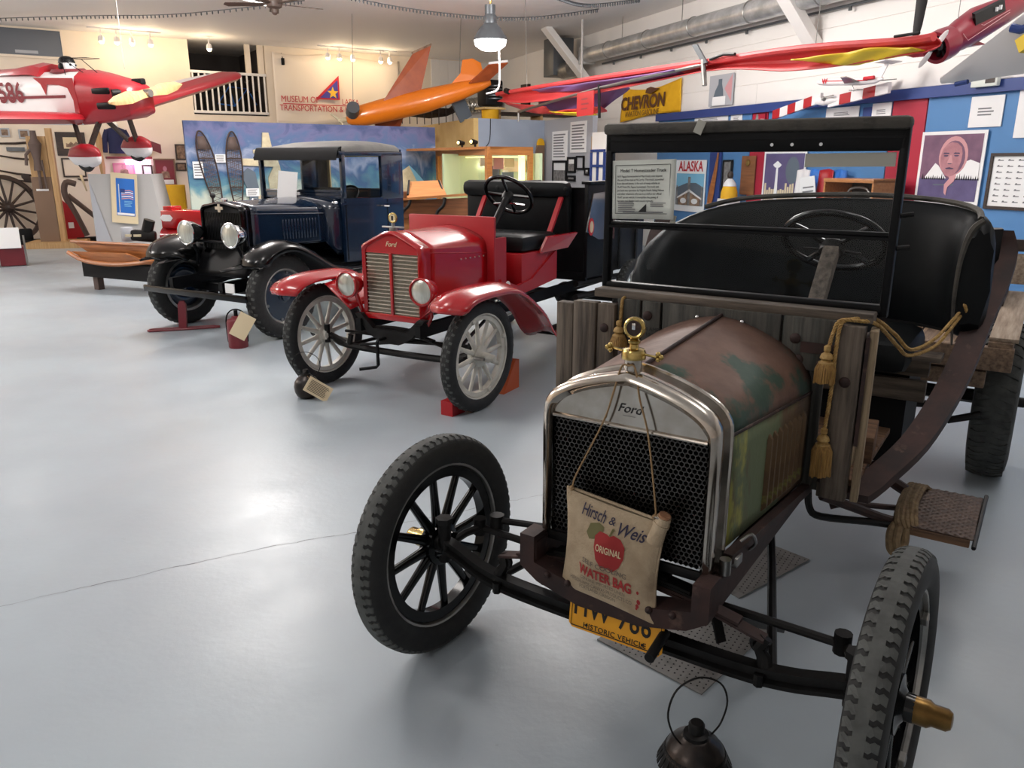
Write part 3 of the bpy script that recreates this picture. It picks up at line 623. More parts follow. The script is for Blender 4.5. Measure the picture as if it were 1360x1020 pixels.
# ---------------------------------------------------------------- alcove
for i, (u0, u1, z0, z1, k, lb) in enumerate([(.45, 1.17, 1.7, 2.26, 0, 'left white text sheet on the grey partition'), (1.3, 2.0, 1.84, 2.41, 0, 'higher white text sheet on the grey partition, right one'),
        (.5, 1.16, 1.25, 1.69, 1, 'largest black framed photo on the grey partition'), (1.2, 1.56, 1.46, 1.76, 1, 'middle black framed photo on the grey partition'), (1.6, 1.93, 1.52, 1.78, 2, 'black framed grey document right of the middle photo'),
        (1.96, 2.16, 1.42, 1.56, 1, 'smallest black framed picture by the wooden post'), (1.2, 1.56, 1.3, 1.41, 1, 'lowest black framed picture on the grey partition')]):
    pos_ = A2 + RX * ((u0 + u1) / 2) - RY * .01 + Vector((0, 0, (z0 + z1) / 2))
    p = frame('framed_photo' if k else 'text_sheet', lb, 'picture' if k else 'notice', pos_, RA, u1 - u0, z1 - z0, 'blackm' if k else None, ('paper', 'printgrey', 'greywall')[k], .035)
    if k == 0: lines(p, (u1 - u0) * .8, (z1 - z0) * .85, 9)
    elif k == 1: shape(p, 'mat_board', [(x * ((u1 - u0) / 2 - .06), z * ((z1 - z0) / 2 - .05)) for x, z in [(-1, .2), (1, .2), (1, 1), (-1, 1)]], 'paper')
p_ = AO + BX * 1.42 - BY * .06
f = thing('upright_board', 'tall brown wooden board with rounded yellow tip in the alcove', 'board', (p_.x, p_.y, 0), BA)
MB().prism([(-.13, 0, 0), (.13, 0, 0), (.13, 0, 2.0), (-.05, 0, 2.0), (-.13, 0, 1.6)], (0, -.04, 0)).obj('plank', M['darkwood'], f, smooth_deg=0); f.children[0].data.materials[0] = M['brownpost']
MB().prism([(x, 0, z) for x, z in [(-.05, 2.0)] + ell(.04, 2.0, .09, .14, 9, PI, 0) + [(.13, 2.0)]], (0, -.045, 0)).obj('tip', M['flagyellow'], f, smooth_deg=0)
tag(MB().tube([AO + BX * .28 - BY * .01 + Vector((0, 0, 2.5)), AO + BX * .26 - BY * .01 + Vector((0, 0, 2.1)), AO + BX * .16 - BY * .01 + Vector((0, 0, 1.95))], .008, 6, sub=4).obj('dangling_wire', M['ink']), 'thin black wire dangling on the blue-grey alcove wall', 'wire')
# things standing on top of the partitions
f = thing('engine_display', 'small aircraft engine in glass case on yellow stand atop the partition', 'engine', (-.45, 17.2, 2.5), BA)
MB().cyl((0, 0, 0), (0, 0, .2), .18, n=20).obj('stand', M['flagyellow'], f); MB().box((0, 0, .22), (.5, .4, .04)).obj('base', M['tan'], f, smooth_deg=0)
MB().box((0, 0, .52), (.42, .36, .5), bev=.04).obj('engine_block', M['iron'], f)
for k in range(5): MB().ring([(.12, -.01), (.15, -.01), (.15, .01), (.12, .01)], (0, -.2, .4 + k * .06), (0, 0, 1), 16).obj('cooling_fin', M['lampgrey'], f)
f = thing('ship_model', 'dark model boat hull on a rack above the tan partition', 'model', (-1.85, 18.6, 2.54), BA); f.scale = (.5, .6, .75)
MB().loft([[(x, y * wy, z0 + (z1 - z0) * q) for y, q in [(-1, 1), (-.9, .4), (0, 0), (.9, .4), (1, 1)]] for x, wy, z0, z1 in [(-1.6, .02, .25, .38), (-1.0, .2, .12, .38), (0, .26, .08, .38), (.9, .16, .16, .38), (1.5, .02, .32, .44)]]).obj('hull', M['darkwood'], f)
MB().tube([(.95, 0, .3), (1.3, 0, .5), (1.35, 0, .8), (1.7, 0, .95)], .06, sub=4).obj('tail', M['darkwood'], f)
me = MB().cyl((0, 0, -.1), (0, 0, .62), .02, n=8).mesh('stanchion', M['darkwood'])
for k in range(9): inst('stanchion', me, f, (-1.5 + k * .36, -.3, 0))
f = thing('storage_crate', 'grey tilted board leaning atop the partition beside engine case', 'board', (-1.05, 17.0, 2.5), BA); MB().box((0, 0, .25), (.3, .05, .55), (.0, -.5, 0)).obj('panel', M['slate'], f, smooth_deg=0)
f = thing('storage_shelf', 'brown low shelf of stored boxes above the alcove wall', 'shelf', (.55, 18.6, 2.45), BA)
MB().box((0, 0, .22), (2.4, .4, .06)).obj('board', M['darkwood'], f, smooth_deg=0)
for x in (-1.1, 0, 1.1): MB().box((x, 0, .1), (.06, .4, .4)).obj('support', M['lumber'], f, smooth_deg=0)
MB().box((.5, 0, .4), (.7, .3, .3)).obj('box', M['brownpost'], f, smooth_deg=0); MB().box((-.3, 0, .55), (.06, .3, .6)).obj('post', M['black'], f, smooth_deg=0)
f = thing('model_biplane', 'tiny white model on the tan partition ledge under the drone', 'model', AO + RX * -2.6 - RY * .46 + Vector((0, 0, 2.18)), RA)
MB().loft([[(x, r * math.cos(t), .05 + r * math.sin(t)) for t in [k * PI / 4 for k in range(8)]] for x, r in [(-.2, .01), (-.1, .04), (.12, .05), (.2, .02)]]).obj('fuselage', M['planewhite'], f); MB().box((.05, 0, .08), (.12, .6, .012), bev=.004).obj('wing', M['planewhite'], f); MB().box((0, .15, -.01), (.3, .3, .02)).obj('ledge', M['tan'], f, smooth_deg=0)
# glass display case
CO = Vector((-.39, 13.0, 0))
f = thing('display_case', 'lit oak and glass display case with green backing', 'display case', CO, 0)
def cb(name, a, u0, u1, z0, z1, d0, d1, m):
    X = Vector((math.cos(a), math.sin(a), 0)); Y = Vector((-math.sin(a), math.cos(a), 0))
    c = X * ((u0 + u1) / 2) - Y * ((d0 + d1) / 2) + Vector((0, 0, (z0 + z1) / 2))
    return MB().box((0, 0, 0), (u1 - u0, abs(d1 - d0), z1 - z0)).obj(name, M[m], f, c, (0, 0, a), smooth_deg=0)
L_ = 2.9; W_ = .88
cb('cornice', RA, -L_, 0, 1.77, 1.9, -.05, 0, 'caseoak'); cb('cornice', BA, 0, W_, 1.77, 1.9, -.05, 0, 'caseoak')
cb('corner_post', BA, 0, .09, 0, 1.77, -.08, 0, 'caseoak'); cb('corner_post', BA, W_ - .07, W_, 0, 1.77, -.07, 0, 'caseoak'); cb('lit_post', BA, W_ - .16, W_ - .08, .8, 1.77, -.2, -.12, 'caseglow'); cb('corner_post', RA, -L_, -L_ + .12, 0, 1.77, -.08, 0, 'caseoak'); cb('lit_post', RA, -L_ + .14, -L_ + .3, .8, 1.77, -.2, -.14, 'caseglow')
cb('base_panel', RA, -L_, 0, 0, .8, -.05, 0, 'caseoak'); cb('base_panel', BA, 0, W_, 0, .8, -.05, 0, 'caseoak')
cb('glass_pane', RA, -L_ + .1, -.02, .8, 1.77, -.03, -.022, 'glass_case'); cb('glass_pane', BA, .09, W_ - .07, .8, 1.77, -.03, -.022, 'glass_case')
cb('back_panel', RA, -L_, 0, .7, 1.8, -.95, -.9, 'greenback'); cb('side_panel', BA, .0, W_, .7, 1.8, -1.5, -1.45, 'greenback')
cb('shelf', RA, -L_ + .1, -.1, .78, .8, -.9, -.05, 'white')
cb('case_tube', RA, -L_ + .3, -.2, 1.73, 1.755, -.2, -.14, 'caseglow'); cb('case_tube', BA, .15, W_ - .1, 1.73, 1.755, -.16, -.12, 'caseglow')
for i, (u0, u1, z0, z1, m) in enumerate([(-2.2, -1.8, 1.2, 1.65, 'slate'), (-1.6, -.5, 1.5, 1.68, 'paper_warm'), (-1.55, -1.3, 1.4, 1.52, 'paper'), (-2.2, -1.5, .9, 1.15, 'paper'), (-.5, -.3, .95, 1.05, 'paper')]):
    cb('exhibit_card', RA, u0, u1, z0, z1, -.88, -.86, m)
for u0, u1, z0, z1, m in [(.35, .55, 1.55, 1.75, 'pinkish'), (.52, .75, 1.35, 1.5, 'slate'), (.1, .36, 1.6, 1.72, 'paper_warm'), (.5, .74, 1.2, 1.28, 'slate'), (.56, .76, 1.58, 1.72, 'paper_warm')]: cb('exhibit_card', BA, u0, u1, z0, z1, -.4, -.38, m)
cb('roof', BA, 0, W_, 1.86, 1.9, -2.9, 0, 'caseoak')
pc = CO + BX * .45 + BY * .5; point('case_light', (pc.x, pc.y, 1.6), 9, (1, .92, .66), .06); pc = CO - RX * 1.5 + BX * .45; point('case_light', (pc.x, pc.y, 1.6), 12, (1, .92, .66), .06)
for k, t_ in enumerate((1.6, .9)):
    pc = CO - RX * t_ + BX * .12
    f = thing('desk_lamp', 'small dark spotlight on top of the display case, ' + ('left one' if k == 0 else 'right one'), 'lamp', (pc.x, pc.y, 1.9), BA)
    MB().cyl((0, 0, 0), (0, 0, .06), .02).obj('stem', M['iron'], f); MB().cyl((-.07, 0, .09), (.04, 0, .08), .05, .03).obj('head', M['iron'], f); MB().ball((-.075, 0, .09), .03, 10, 6).obj('bulb', M['caseglow'], f)
# school desks
f = thing('school_desk', 'golden oak school bench desk with black iron brackets', 'desk', (-1.2, 11.05, 0), -.08)
MB().prism([(-.34, -.12, 1.155), (.62, -.12, 1.23), (.62, -.09, 1.23), (-.34, -.09, 1.155)], (0, 0, .03)).obj('front_rail', M['oak'], f, smooth_deg=0)
MB().add([(-.2, -.16, 1.2), (.34, -.16, 1.24), (.18, .3, 1.42), (-.26, .3, 1.4)] + [(-.2, -.16, 1.17), (.34, -.16, 1.21), (.18, .3, 1.39), (-.26, .3, 1.37)], [(0, 1, 2, 3), (7, 6, 5, 4), (0, 4, 5, 1), (1, 5, 6, 2), (2, 6, 7, 3), (3, 7, 4, 0)]).obj('desk_top', M['oak'], f, smooth_deg=0)
MB().box((.14, -.08, 1.06), (1.0, .03, .24), (0, -.04, 0)).obj('front_panel', M['oak_dark'], f, smooth_deg=0); MB().box((.16, -.06, .8), (1.05, .03, .3)).obj('lower_panel', M['oak'], f, smooth_deg=0); MB().box((-.42, .2, 1.12), (.36, .4, .3)).obj('seat_back', M['oak_dark'], f, smooth_deg=0)
for x in (-.2, .27): MB().tube([(x + .04, -.13, 1.2), (x + .02, -.15, 1.1), (x - .08, -.14, .98), (x - .1, -.14, .7), (x - .1, -.1, 0)], .022, sub=4).obj('iron_leg', M['iron'], f)
for x, x2 in ((-.2, -.26), (.3, .16)): MB().tube([(x, -.1, 1.235), (x2 + .01, .26, 1.415)], .014).obj('edge_strip', M['iron'], f)
# ---------------------------------------------------------------- painted mural panel with exhibits
MA = .62; MO = Vector((-5.2, 13.2, 0))
mm = bpy.data.materials.new('painted_mural'); mm.use_nodes = True; nt = mm.node_tree; N = nt.nodes; L = nt.links; bs = N['Principled BSDF']; bs.inputs['Roughness'].default_value = .75
tc = N.new('ShaderNodeTexCoord'); sp = N.new('ShaderNodeSeparateXYZ'); L.new(tc.outputs['Object'], sp.inputs[0])
n1 = N.new('ShaderNodeTexNoise'); n1.inputs['Scale'].default_value = 1.6; n1.inputs['Detail'].default_value = 7; n1.inputs['Distortion'].default_value = 1.6; L.new(tc.outputs['Object'], n1.inputs['Vector'])
ad = N.new('ShaderNodeMath'); ad.operation = 'MULTIPLY_ADD'; ad.inputs[1].default_value = 1.5; L.new(n1.outputs[0], ad.inputs[0]); L.new(sp.outputs['Z'], ad.inputs[2])
mr = N.new('ShaderNodeMapRange'); mr.inputs['From Min'].default_value = 1.2; mr.inputs['From Max'].default_value = 3.4; L.new(ad.outputs[0], mr.inputs[0])
cr = N.new('ShaderNodeValToRGB'); e = cr.color_ramp.elements; e[0].position = 0; e[0].color = C(168, 196, 190); e[1].position = 1; e[1].color = C(88, 92, 128)
for p_, c_ in [(.25, C(192, 200, 186)), (.38, C(92, 142, 158)), (.5, C(60, 96, 140)), (.6, C(150, 160, 186)), (.7, C(84, 110, 150)), (.8, C(108, 110, 150)), (.9, C(70, 84, 124))]:
    q = e.new(p_); q.color = c_
L.new(mr.outputs[0], cr.inputs[0]); L.new(cr.outputs[0], bs.inputs['Base Color'])
f = thing('mural_panel', 'tall freestanding panel painted with stormy blue arctic sky', 'mural', (MO.x, MO.y, 0), MA)
MB().box((2.28, .03, 1.15), (4.6, .06, 2.3)).obj('board', mm, f, smooth_deg=0)
MB().prism([(3.5, -.002, .9), (3.75, -.002, 1.45), (4.0, -.002, 1.6), (4.3, -.002, 1.3), (4.5, -.002, .9)], (0, -.003, 0)).obj('painted_tent', M['hide'], f, smooth_deg=0)
MB().prism([(3.98, -.006, 1.62), (4.12, -.006, 1.5), (4.56, -.006, 1.05), (4.56, -.006, .9), (4.35, -.006, .95)], (0, -.003, 0)).obj('painted_tent_shade', M['skyblue'], f, smooth_deg=0)
MB().prism([(4.12, -.006, .9), (4.2, -.006, .9), (4.2, -.006, 1.25), (4.16, -.006, 1.32), (4.12, -.006, 1.25)], (0, -.003, 0)).obj('painted_opening', M['flagyellow'], f, smooth_deg=0)
def onM(u, z, d=.03): 
    return MO + Vector((math.cos(MA), math.sin(MA), 0)) * u - Vector((-math.sin(MA), math.cos(MA), 0)) * d + Vector((0, 0, z))
for i, (ut, ub, lb) in enumerate([(.2, .46, 'left dark webbed snowshoe hung on the mural'), (.71, .72, 'right dark webbed snowshoe hung on the mural')]):
    s = thing('snowshoe', lb, 'snowshoe', onM(ub, .64, .05), MA, 'snowshoes on the mural')
    ln = 1.5; prof = [(0, .01), (.12, .022), (.35, .065), (.7, .11), (1.0, .125), (1.2, .115), (1.38, .08), (1.48, .035), (1.5, .01)]
    sx = (ut - ub) / ln
    L1 = [(-w_ + sx * h_, 0, h_) for h_, w_ in prof]; R1 = [(w_ + sx * h_, 0, h_) for h_, w_ in prof][::-1]
    MB().tube(L1 + R1, .013, 6, loop=True, sub=3).obj('frame', M['leatherbrown'], s)
    mb = MB()
    def hw(h_):
        for (a, b), (c_, d_) in zip(prof, prof[1:]):
            if a <= h_ <= c_: return b + (d_ - b) * (h_ - a) / (c_ - a)
        return .01
    for k in range(34):
        h_ = .2 + k * .038; w_ = hw(h_) - .008; mb.box((sx * h_, 0, h_), (2 * w_, .004, .007), (0, .35 * (1 if k % 2 else -1), 0))
    for q in (-.06, -.03, 0, .03, .06): mb.box((sx * .9 + q, 0, .9), (.006, .005, .7), (0, math.atan(sx), 0))
    mb.obj('webbing', M['web'], s, smooth_deg=0, kind='stuff')
    for h_ in (.62, 1.08): MB().box((sx * h_, -.006, h_), (2 * hw(h_), .014, .022)).obj('crossbar', M['leatherbrown'], s, smooth_deg=0)
    MB().add([(sx * 1.22 - .1, -.003, 1.22), (sx * 1.22 + .1, -.003, 1.22), (sx * 1.42 + .05, -.003, 1.42), (sx * 1.42 - .05, -.003, 1.42)], [(0, 1, 2, 3)]).obj('toe_webbing', M['web'], s, solid=.003)
for u, z, w_, h_, lb in [(.13, 1.54, .16, .26, 'white card left of the snowshoes on the mural'), (.5, 1.72, .17, .13, 'white card between the snowshoes on the mural'), (.98, 1.17, .22, .13, 'white card right of the snowshoes on the mural')]:
    p = frame('exhibit_card', lb, 'card', onM(u, z), MA, w_, h_, None, 'paper'); lines(p, w_ * .8, h_ * .8, 5)
for u, z, pts, lb in [(1.25, 1.86, [(-.2, 0), (-.05, .02), (-.02, .28), (.08, .28), (.12, .05), (.22, .03), (.2, -.04), (-.2, -.06)], 'pale hide cut like a tent on the mural'), (1.15, 1.66, [(-.3, .06), (.3, .05), (.34, -.08), (.1, -.07), (-.3, -.05)], 'pale narrow hide strip on the mural'), (1.42, 1.3, [(-.12, -.3), (-.15, .1), (-.05, .28), (.06, .3), (.12, 0), (.1, -.3)], 'pale hide mitten beside the blue truck visor'), (1.12, 1.0, [(-.08, -.2), (-.1, .1), (.05, .14), (.14, -.2)], 'lowest pale hide piece on the mural')]:
    tag(MB().prism([(x, 0, zz) for x, zz in pts], (0, -.03, 0)).obj('hide_exhibit', M['hide'], None, onM(u, z, .005), (0, 0, MA)), lb, 'hide')
f = thing('hunter_cutout', 'dark standing figure shape painted on mural board', 'figurine', onM(.95, 1.15, .02), MA)
MB().prism([(x, 0, z) for x, z in [(-.06, -.25), (-.02, 0), (-.14, .3), (-.02, .42), (.1, .35), (.14, .1), (.1, -.25), (.03, -.25), (.02, -.05), (.0, -.25)]], (0, -.02, 0)).obj('body', M['slate'], f, smooth_deg=0)
f = thing('wooden_bow', 'thin wooden pole leaning against the painted tent', 'pole', onM(3.66, .9, .1), MA); MB().tube([(0, 0, -.9), (0, 0, .6)], .012, 6).obj('shaft', M['darkwood'], f)
# cloth banner
f = thing('cloth_banner', 'cream cloth banner with museum lettering and blue triangle', 'banner', onB(7.1, 3.4, .05), BA)
MB().grid(lambda a, b: (-1.5 + 3.4 * a, -.02 * math.sin(a * 22) * (.4 + b) - .015 * math.sin(a * 7 + b * 3), .86 - .04 * math.sin(a * PI * 3) - b * 1.72), 60, 10).obj('cloth', M['bannercloth'], f, solid=.004)
def bt(s, x, z, sz, sx=1.0): text('lettering', s, sz, M['printred'], f, (x, -.06, z), sx=sx)
bt('MUSEUM OF', -.88, -.22, .21, .85); bt('LASKA', .46, -.24, .2, .8); bt('TRANSPORTATION & INDUSTRY', -.15, -.43, .2, .86)
MB().box((-.35, -.06, -.33), (1.95, .003, .02)).obj('underline', M['printred'], f, smooth_deg=0)
MB().prism([(-.48, -.06, -.19), (.17, -.06, -.19), (.17, -.06, .4)], (0, -.003, 0)).obj('triangle', M['printred'], f, smooth_deg=0)
MB().prism([(-.36, -.064, -.155), (.13, -.064, -.155), (.13, -.064, .29)], (0, -.003, 0)).obj('triangle_field', M['bannerblue'], f, smooth_deg=0)
MB().prism([(-.01 + (.155 if k % 2 == 0 else .065) * math.sin(k * PI / 5), -.068, -.03 + (.155 if k % 2 == 0 else .065) * math.cos(k * PI / 5)) for k in range(10)], (0, -.003, 0)).obj('star', M['star'], f, smooth_deg=0)
f = thing('wall_camera', 'small dark bracket device above the cloth banner', 'device', onB(5.85, 4.05, .08), BA); MB().box((0, 0, 0), (.07, .1, .16), bev=.01).obj('body', M['blackm'], f); MB().cyl((0, 0, .08), (0, .06, .2), .01).obj('bracket', M['blackm'], f)
# ---------------------------------------------------------------- wheels
def tyre_mesh(R, r, wid, m, n=56):
    """lathe about the x axis: inner radius R-2r, square shouldered tread"""
    pr = [(R - 2 * r, -.62), (R - 1.75 * r, -.86), (R - 1.1 * r, -1.0), (R - .45 * r, -.92), (R - .12 * r, -.72), (R - .02 * r, -.4), (R, 0), (R - .02 * r, .4), (R - .12 * r, .72), (R - .45 * r, .92), (R - 1.1 * r, 1.0), (R - 1.75 * r, .86), (R - 2 * r, .62)]
    return MB().ring([(a, b * wid) for a, b in pr], (0, 0, 0), (1, 0, 0), n).mesh('tyre', m, 50)
def tread_mesh(R, wid, n, m, style=0):
    mb = MB()
    def pt(a, rr, x): return (x, rr * math.cos(a), rr * math.sin(a))
    for k in range(n):
        a = 2 * PI * k / n; da = 2 * PI / n
        for s in (-1, 1):
            if style == 0:   # tooth shaped blocks either side of a smooth crown
                L1 = [(a, .26), (a + da * .66, .26), (a + da * .74, .44), (a + da * .56, .56), (a + da * .72, .80), (a + da * .12, .82), (a - da * .06, .62), (a + da * .10, .46)]
            elif style == 1:   # small interlocking blocks
                L1 = [(a, .06), (a + da * .6, .06), (a + da * .75, .3), (a + da * .2, .34)] if (k % 2) else [(a, .38), (a + da * .62, .36), (a + da * .7, .74), (a + da * .15, .78)]
            else:              # long shoulder lugs
                L1 = [(a, .1), (a + da * .4, .1), (a + da * .65, .62), (a + da * .75, .86), (a + da * .1, .86), (a + da * .2, .5)]
            rr = lambda x: R - .012 * R * max(0, abs(x) - .35) ** 1.5 * 8
            up = [pt(q, rr(x) + .0035, s * x * wid) for q, x in L1]; dn = [pt(q, rr(x) - .012, s * x * wid) for q, x in L1]
            n_ = len(L1); mb.add(up + dn, [tuple(range(n_)), tuple(range(n_, 2 * n_))[::-1]] + [(i, (i + 1) % n_, n_ + (i + 1) % n_, n_ + i) for i in range(n_)])
    if style == 0: mb.ring([(R - .01, -.29 * wid), (R + .0035, -.28 * wid), (R + .004, 0), (R + .0035, .28 * wid), (R - .01, .29 * wid)], (0, 0, 0), (1, 0, 0), 72)
    return mb.mesh('tread', m, 0)
def spoke_mesh(r0, r1, w0, w1, m):
    return MB().loft([[(x * w_ * .75, y * w_, z) for x, y in [(-1, -.55), (-.55, -1), (.55, -1), (1, -.55), (1, .55), (.55, 1), (-.55, 1), (-1, .55)]] for z, w_ in [(r0, w0 * 1.25), (r0 + .05, w0), ((r0 + r1) / 2, (w0 + w1) / 2), (r1, w1)]]).mesh('spoke', m, 60)
def spoked(R, r, mt, mtr, mw, mrim, style, ntr, felloe=.035):
    ri = R - 2 * r
    return dict(R=R, r=r, tyre=tyre_mesh(R, r, r, mt), tread=tread_mesh(R, r, ntr, mtr, style),
                rim=MB().ring([(ri + .012, -.034), (ri + .016, -.03), (ri + .002, -.026), (ri - .006, 0), (ri + .002, .026), (ri + .016, .03), (ri + .012, .034), (ri - .004, .032), (ri - .012, 0), (ri - .004, -.032)], (0, 0, 0), (1, 0, 0), 48).mesh('rim', mrim),
                felloe=MB().ring([(ri - .01, -.022), (ri - .01, .022), (ri - .01 - felloe, .02), (ri - .01 - felloe, -.02)], (0, 0, 0), (1, 0, 0), 48).mesh('felloe', mw, 30),
                spoke=spoke_mesh(.05, ri - .02, .017, .013, mw),
                hub=MB().lathe([(.03, -.07), (.05, -.06), (.055, -.03), (.075, -.022), (.075, .022), (.05, .026), (.036, .035), (.034, .055)], (0, 0, 0), (1, 0, 0), 20).mesh('hub', mw),
                lug=MB().box((0, 0, 0), (.02, .03, .028), bev=.004).mesh('rim_lug', mrim, 0))
def put_wheel(name, W, root, loc, side, steer=0.0, camber=0.0, capm=None, spin=.1, cap=True, label=None):
    t = inst(name, W['tyre'], root, loc, (0, 0, 0)); t.rotation_euler = (0, camber, steer)
    if label: t['label'] = label
    o = inst('tread', W['tread'], t); o['kind'] = 'stuff'
    inst('rim', W['rim'], t); inst('felloe', W['felloe'], t); inst('hub', W['hub'], t, (0, 0, 0), (0, 0, 0 if side > 0 else PI))
    for k in range(12): inst('spoke', W['spoke'], t, (0, 0, 0), (spin + k * PI / 6, 0, 0))
    for k in range(4):
        a = spin + .26 + k * PI / 2; rr = W['R'] - 2 * W['r'] - .02
        inst('rim_lug', W['lug'], t, (side * .026, -rr * math.sin(a), rr * math.cos(a)), (a, 0, 0))
    if cap: MB().lathe([(.034, 0), (.034, .035), (.027, .045), (.027, .075), (.02, .085), (.012, .087)], (side * .05, 0, 0), (side, 0, 0), 18).obj('hub_cap', capm, t)
    return t
# ---------------------------------------------------------------- the weathered homesteader truck
T = thing('vintage_truck', 'weathered rust-and-green antique truck with nickel radiator and board cowl, nearest', 'truck', (.335, 2.117, 0), -.59)
Wf = spoked(.380, .048, M['rubber'], M['rubber_grey'], M['gloss_black'], M['galv'], 0, 72)
put_wheel('front_wheel', Wf, T, (-.712, 0, .38), -1, -.039, -.036, M['brass'], .05)
put_wheel('front_wheel', Wf, T, (.748, -.045, .382), 1, -.04, -.03, M['brass_old'], .2)
Wr = spoked(.42, .1, M['rubber_old'], M['rubber_old'], M['gloss_black'], M['iron'], 2, 40)
put_wheel('rear_wheel', Wr, T, (.80, 2.94, .42), 1, .0, .0, M['iron'], .1); put_wheel('rear_wheel', Wr, T, (-.80, 2.94, .42), -1, 0, 0, M['iron'], .1)
MB().bar((.27, -.1, .505), (.27, 3.6, .53), .045, .10, bev=.004).obj('frame_rail', M['rustiron'], T, smooth_deg=0)
MB().bar((-.27, -.1, .505), (-.27, 3.6, .53), .045, .10, bev=.004).obj('frame_rail', M['rustiron'], T, smooth_deg=0)
MB().prism([(x, -.11, z) for x, z in [(-.30, .575), (-.30, .47), (-.24, .43), (-.1, .395), (.1, .395), (.24, .43), (.30, .47), (.30, .575), (.25, .575), (.25, .49), (.1, .455), (-.1, .455), (-.25, .49), (-.25, .575)]], (0, .08, 0)).obj('front_crossmember', M['rustiron'], T, smooth_deg=0)
me = MB().ball((0, 0, 0), .011, 8, 6).mesh('rivet', M['rustiron'])
for x in (-.2, -.13, .13, .2): inst('rivet', me, T, (x, -.112, .445 + abs(x) * .1))
# axle, spring, rods
mb = MB(); ax = [(-.66, -.03, .40), (-.6, -.03, .385), (-.5, -.03, .345), (-.35, -.03, .325), (0, -.03, .32), (.35, -.03, .32), (.5, -.03, .335), (.6, -.03, .36), (.66, -.03, .375)]
mb.loft([[(x, y - .02, z - .026), (x, y + .02, z - .026), (x, y + .02, z - .014), (x, y + .006, z - .008), (x, y + .006, z + .008), (x, y + .02, z + .014), (x, y + .02, z + .026), (x, y - .02, z + .026), (x, y - .02, z + .014), (x, y - .006, z + .008), (x, y - .006, z - .008), (x, y - .02, z - .014)] for x, y, z in [tuple(p) for p in smooth([Vector(p) for p in ax], 4)]])
mb.obj('front_axle', M['iron'], T, smooth_deg=20)
for s in (-1, 1):
    zc = .39 if s < 0 else .37
    MB().cyl((s * .66, -.03, zc - .05), (s * .66, -.03, zc + .09), .022, n=12).cyl((s * .66, -.03, zc + .02), (s * .73, -.02, .38), .03, .03, n=12).cyl((s * .66, -.03, zc + .09), (s * .66, -.03, zc + .11), .03, n=6).tube([(s * .66, -.03, zc), (s * .64, .06, zc + .02), (s * .61, .12, zc + .03)], .014).obj('steering_knuckle', M['iron'], T)
    MB().tube([(s * .44, -.03, .335), (s * .43, -.02, .37), (s * .415, -.02, .395), (s * .43, -.01, .425)], [.022, .02, .018, .02], 8).cyl((s * .43, -.05, .335), (s * .43, -.05, .30), .014, n=6).torus((s * .415, -.02, .405), (0, 1, 0), .02, .008, 12, 6).obj('spring_perch', M['iron'], T)
    MB().tube([(s * .45, .0, .33), (s * .3, .5, .38), (s * .05, 1.3, .4)], .014, 8).obj('radius_rod', M['iron'], T)
    MB().bar((s * .25, .05, .47), (s * .30, .02, .345), .03, .008).obj('spring_clip', M['iron'], T)
for k in range(5):
    L_ = .43 - .07 * k
    P = [Vector((x, -.02, .415 + .075 * (1 - (x / .45) ** 2) + .0095 * k)) for x in [-L_, -L_ * .6, -L_ * .25, 0, L_ * .25, L_ * .6, L_]]
    MB().loft([[(p.x, p.y - .022, p.z), (p.x, p.y + .022, p.z), (p.x, p.y + .022, p.z + .008), (p.x, p.y - .022, p.z + .008)] for p in P]).obj('spring_leaf', M['rustiron'] if k < 2 else M['iron'], T, smooth_deg=20)
MB().tube([(-.62, .12, .415), (.6, .12, .395)], .013, 8).cyl((-.62, .12, .39), (-.62, .12, .45), .024, n=10).cyl((.6, .12, .37), (.6, .12, .43), .024, n=10).obj('tie_rod', M['iron'], T)
MB().tube([(-.56, .14, .45), (-.2, .16, .49), (.1, .2, .52)], .012, 8).cyl((-.56, .14, .42), (-.56, .14, .47), .026, n=10).obj('drag_link', M['iron'], T)
MB().cyl((.05, .0, .385), (.05, -.07, .385), .014, n=10).tube([(.05, -.07, .385), (.07, -.078, .385), (.15, -.078, .39), (.172, -.09, .385)], .011, 8).cyl((.172, -.085, .386), (.178, -.205, .375), .0145, n=12).obj('starting_crank', M['iron'], T)
MB().bar((.31, .02, .43), (.36, .45, .18), .03, .02).obj('brace_strut', M['iron'], T)
# radiator
def arch(half, y=0.0, k=3):
    P = smooth([Vector((x, 0, z)) for x, z in half], k)
    P = [p for i, p in enumerate(P)]
    R_ = [Vector((max(p.x, 0), y, p.z)) for p in P]; R_[-1].x = 0
    return R_ + [Vector((-p.x, y, p.z)) for p in R_[::-1][1:]]
HS = [(.267, .545), (.267, .75), (.267, .945), (.254, 1.0), (.215, 1.036), (.145, 1.068), (.06, 1.094), (0, 1.107)]
O1 = arch(HS); O0 = arch([(.241, .57), (.241, .76), (.241, .935), (.228, .975), (.195, 1.005), (.135, 1.034), (.058, 1.058), (0, 1.07)])
mb = MB()
def dy(P, y): return [Vector((p.x, y, p.z)) for p in P]
mb.loft([dy(O0, -.024), dy(O0, -.032), dy([a.lerp(b, .4) for a, b in zip(O0, O1)], -.044), dy([a.lerp(b, .8) for a, b in zip(O0, O1)], -.04), dy(O1, -.028), dy(O1, .065)], closed=False, caps=False)
mb.obj('radiator_shell', M['nickel'], T, smooth_deg=50, solid=.003)
MB().tube(dy(O1, .066), .008, 6).obj('shell_bead', M['nickel'], T)
MB().box((0, -.026, .555), (.52, .012, .03), bev=.003).obj('shell_sill', M['iron'], T)
pl = [p for p in dy(O0, -.024) if p.z > .955]
MB().prism([(.238, -.024, .945)] + pl + [(-.238, -.024, .945)], (0, .006, 0)).obj('header_plate', M['nickel'], T, smooth_deg=0)
MB().cyl((-.237, -.028, .945), (.237, -.028, .945), .006, n=8).obj('header_bead', M['nickel'], T)
